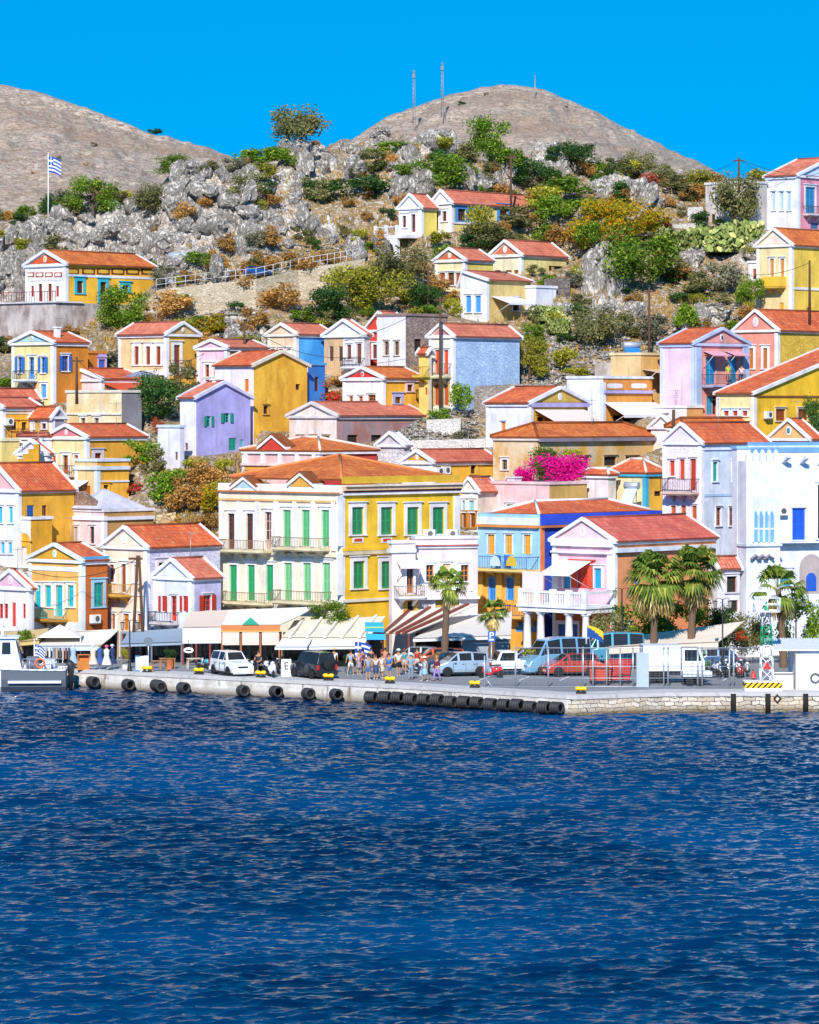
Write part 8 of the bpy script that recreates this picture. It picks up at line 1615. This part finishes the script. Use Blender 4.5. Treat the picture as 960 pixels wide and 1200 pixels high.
    for i in range(2): ft = Vector(V[9+i*4]); an = Vector(V[8+i*4]); m = MB(); m.path([Vector((an.x, an.y+.04*k, .035*k)), Vector((ft.x, (ft.y+an.y)/2, .04*k)), Vector((ft.x, ft.y-.03*k, .03*k))], [.042*k, .045*k, .035*k], 8, cloth('#5a4438' if low == 'trousers' else '#d8d0c8'), ell=.8); m.build('shoe', o)
    if bag: hp = hands[0][0]; m = MB(); m.hexa([(hp.x-.16, hp.y-.06, hp.z-.5), (hp.x+.16, hp.y-.06, hp.z-.5), (hp.x+.16, hp.y+.06, hp.z-.5), (hp.x-.16, hp.y+.06, hp.z-.5), (hp.x-.14, hp.y-.03, hp.z-.14), (hp.x+.14, hp.y-.03, hp.z-.14), (hp.x+.14, hp.y+.03, hp.z-.14), (hp.x-.14, hp.y+.03, hp.z-.14)], cloth(bag)); m.path([(hp.x-.1, hp.y, hp.z-.14), (hp.x, hp.y, hp.z+.02), (hp.x+.1, hp.y, hp.z-.14)], .012, 5, cloth(bag)); b_ = m.build('bag', None, label='pale blue shopping bag carried by the woman in a white hat', cat='bag'); b_.matrix_basis = Matrix.Translation(p) @ Matrix.Rotation(rz, 4, 'Z')
    return o
person(391.5, 789, 1.72, 3.0, 'person in a straw hat, white shirt and black trousers beside the black jeep', '#f2f2f4', 'trousers', '#1c1c20', '#e0c48c')
person(411, 791, 1.74, 2.7, 'person in a pale blue shirt and white shorts walking away', '#a8bcdc', 'shorts', '#e8e8ec', None, '#4a3424', stride=.8, armf=(.3, -.3))
person(420.5, 790.5, 1.66, .6, 'person in a pinkish floral top and grey skirt by the hanging flag', '#d8a8b4', 'skirt', '#a89ca8', None, '#6a4428')
person(425, 789.5, 1.7, -2.4, 'person in a maroon patterned shirt next to the hanging flag', '#8a4a5c', 'shorts', '#4a4a54', None, '#2a2020', stride=.3)
person(431.5, 797, 1.72, .3, 'person in a grey blue top and blue shorts at the left front of the crowd', '#9cacc4', 'shorts', '#4a74a8', None, '#3a2a20')
person(440.5, 796, 1.66, -.2, 'person in a striped white tank top and dark denim skirt', '#d8ccd0', 'skirt', '#3c527c', None, '#5a3a24', sleeves=.25)
person(447.5, 795, 1.68, 2.5, 'person in a white vest and cream skirt in the middle of the crowd', '#eee6e4', 'skirt', '#d8ccbc', None, '#4a2c1c', sleeves=.2)
person(456, 796, 1.74, -.5, 'person in a bright blue shirt and blue shorts', '#2f7cc4', 'shorts', '#5a84b8', None, '#2a201c', armf=(.3, .2))
person(467, 792, 1.82, .2, 'tall person in a white T-shirt, white cap and black shorts', '#f0eef0', 'shorts', '#26262c', '#f0eeee', stride=.5)
person(474, 789, 1.7, 2.9, 'person in a teal top with auburn hair behind the white T-shirt', '#2f9cb0', 'shorts', '#c4b4b0', None, '#8a4a24')
person(481.5, 796.5, 1.78, .1, 'person in a light blue shirt, white hat and grey blue trousers', '#7fb4dc', 'trousers', '#8aa0b8', '#f0f0f2', armf=(.35, .3))
person(498, 798.5, 1.66, -1.0, 'woman-like walker in pale blue dress and white hat carrying a bag'.replace('woman-like walker', 'person'), '#b8d4ec', 'skirt', '#9cc4e4', '#f0f0f0', '#a87a4a', stride=.6, sleeves=.2, bag='#b4d8ec')
person(512, 798, 1.7, -.9, 'person in a maroon top and purple striped trousers walking', '#7a2440', 'trousers', '#a88ad0', None, '#c88a4a', stride=.7, sleeves=1)
person(435, 788, 1.7, .4, 'person in a dark shirt at the back of the crowd near the teal sign', '#3a3c48', 'shorts', '#b8a890', None, '#2a2020'); person(451, 788, 1.7, -.3, 'person in a salmon shirt at the back of the crowd under the teal sign', '#d88a78', 'shorts', '#5a6478', None, '#3a2c24'); person(489, 787.5, 1.68, -.6, 'person in a red top behind the light blue shirt near the silver car', '#c83a34', 'shorts', '#d8d0c4', None, '#4a3424')
p = ground(302, 791.5); person(302, 791.5, 1.74, R_(-20), 'rider in a dark shirt seated on the dark motorbike', '#3a3a44', 'trousers', '#4a5064', None, '#3a2a20', sit=True, armf=(.5, .5), loc=p+Vector((.05, .15, .32)))
u = HL.U('S', 845.5); z = HL.Z('S', u, 449.5); pl = HL.root.matrix_basis @ Vector(HL.L('S', u, z, .75)); person(0, 0, 1.74, .4, 'person in a lime green shirt on the lilac house balcony', '#b8d83c', 'shorts', '#c8a08c', None, '#3a2a20', loc=pl)
u = HL.U('S', 861); pl = HL.root.matrix_basis @ Vector(HL.L('S', u, z, .75)); person(0, 0, 1.64, -.3, 'person in a white and pink top at the right end of the lilac balcony', '#f0d4e0', 'shorts', '#5a6aa0', None, '#2a2020', loc=pl)
# laundry on the sandy house
o = empty('laundry', P(776.5, 457, D(205)), -.7, 'line of maroon and white laundry by the sandy orange house door', 'laundry'); m = MB(); m.tube((-1.2, 0, 1.2), (1.2, 0, 1.2), .02, BLK, 5); m.tube((-1.2, 0, -1.2), (-1.2, 0, 1.25), .03, GM, 5); m.tube((1.2, 0, -1.2), (1.2, 0, 1.25), .03, GM, 5); m.build('line', o)
for i, c in enumerate(('#a82a4a', '#e8e0ec', '#8a1f4a', '#d8c4d8')): m = MB(); x = -.9+i*.5; m.box(x, x+.4, -.02, .02, .2+.15*(i % 2), 1.19, cloth(c)); m.build('cloth', o)
# ---------------------------------------------------------------- grey boat at the left
yb = D(129.0); o = empty('patrol_boat', (gx(78, yb), yb, WZ), R_(3), 'grey and white patrol boat moored at the left end of the quay', 'boat'); hg, hw, dk = paint('#5c6470', .4), paint('#dfe4ee', .4), paint('#e4e4ea', .6)
def hull(u): b = 1-max(0, (u-.55)/.45)**2.2; return b
m = MB(); N = 16; L_ = 10.0; rows = []
for i in range(N+1):
    u = i/N; x = -u*L_; w = 1.55*hull(u)+.02; sh = 1.42+.5*u*u; rows.append([(x, -w*.6, -.3), (x, -w*.92, .3), (x, -w, .8), (x, -w*1.02, sh), (x, w*1.02, sh), (x, w, .8), (x, w*.92, .3), (x, w*.6, -.3)])
for a, b in zip(rows, rows[1:]):
    for j in range(8): k = (j+1) % 8; m.poly([a[j], a[k], b[k], b[j]], dk if j == 3 else (hg if a[0][0] > -4.2 else hw), smooth=j != 3)
m.poly(rows[0], hg); m.poly(rows[-1][::-1], hw); m.build('hull', o); m = MB()
for a, b in zip(rows, rows[1:]):
    for s in (3, 4): m.tube(a[s], b[s], .07, hw, 6)
m.build('gunwale', o); m = MB(); m.box(-3.9, -.3, -1.72, -1.52, .55, .72, hw); m.build('rubbing_strake', o)
m = MB(); q = lambda x0, x1, z0, z1, w0, w1, i0, i1: m.hexa([(x0, -w0, z0), (x1, -w0, z0), (x1, w0, z0), (x0, w0, z0), (x0+i0, -w1, z1), (x1-i1, -w1, z1), (x1-i1, w1, z1), (x0+i0, w1, z1)], hw); q(-5.6, -3.0, 1.45, 3.55, 1.1, 1.0, .1, .45); cb = m.build('cabin', o)
for sy in (-1, 1):
    m = MB()
    for x0, x1 in ((-5.35, -4.5), (-4.35, -3.75)): m.hexa([(x0, sy*1.085, 2.5), (x1, sy*1.085, 2.5), (x1, sy*1.04, 2.5), (x0, sy*1.04, 2.5), (x0+.03, sy*1.045, 3.3), (x1-.03, sy*1.045, 3.3), (x1-.03, sy*1.0, 3.3), (x0+.03, sy*1.0, 3.3)], GL)
    m.build('window', cb)
m = MB(); m.box(-5.75, -3.2, -1.2, 1.2, 3.56, 3.66, hw); m.build('roof', cb); m = MB(); m.hexa([(-3.01, -.8, 2.5), (-2.98, -.8, 2.5), (-2.98, .8, 2.5), (-3.01, .8, 2.5), (-3.31, -.75, 3.3), (-3.28, -.75, 3.3), (-3.28, .75, 3.3), (-3.31, .75, 3.3)], GL); m.build('window', cb)
m = MB(); m.path([(-4.4, -.9, 3.66), (-4.3, -.7, 4.3), (-4.3, .7, 4.3), (-4.4, .9, 3.66)], .05, 6, hw, smooth=False); m.tube((-4.3, 0, 4.3), (-4.3, 0, 5.2), .03, hw); m.build('radar_arch', o)
m = MB(); m.box(-2.7, -1.9, -.6, .6, 1.5, 2.25, hg); m.box(-1.6, -1.0, -.9, -.2, 1.5, 1.95, dk); m.box(-1.5, -.8, .2, .8, 1.5, 2.1, paint('#b4bac4')); m.build('engine_box', o); m = MB()
for i in range(7): x = -.2-i*.45; m.tube((x, -1.5, 1.45), (x, -1.5, 2.2), .025, CHR, 5)
m.tube((-.2, -1.5, 2.2), (-2.9, -1.5, 2.2), .025, CHR, 5); m.tube((-.2, -1.5, 1.85), (-2.9, -1.5, 1.85), .02, CHR, 5); m.build('handrail', o)
for y in (-.5, .5): m = MB(); m.path([(.05, y, 1.9), (.3, y, 1.75), (.32, y, .1)], [.2, .24, .1], 8, paint('#30343a')); m.build('outboard_motor', o)
m = MB(); m.path([(-1.75+.3*math.cos(t), -1.56, 1.9+.3*math.sin(t)) for t in np.linspace(0, 6.28, 15)], .07, 6, paint('#e86a2c')); m.build('life_ring', o)
cable(Vector((gx(76, D(129)), D(129)+.4, .3)), Vector((gx(84, D(131.6)), D(131.6)+.4, .15)), 'slack mooring rope from the grey boat to the quay', .25, .03)
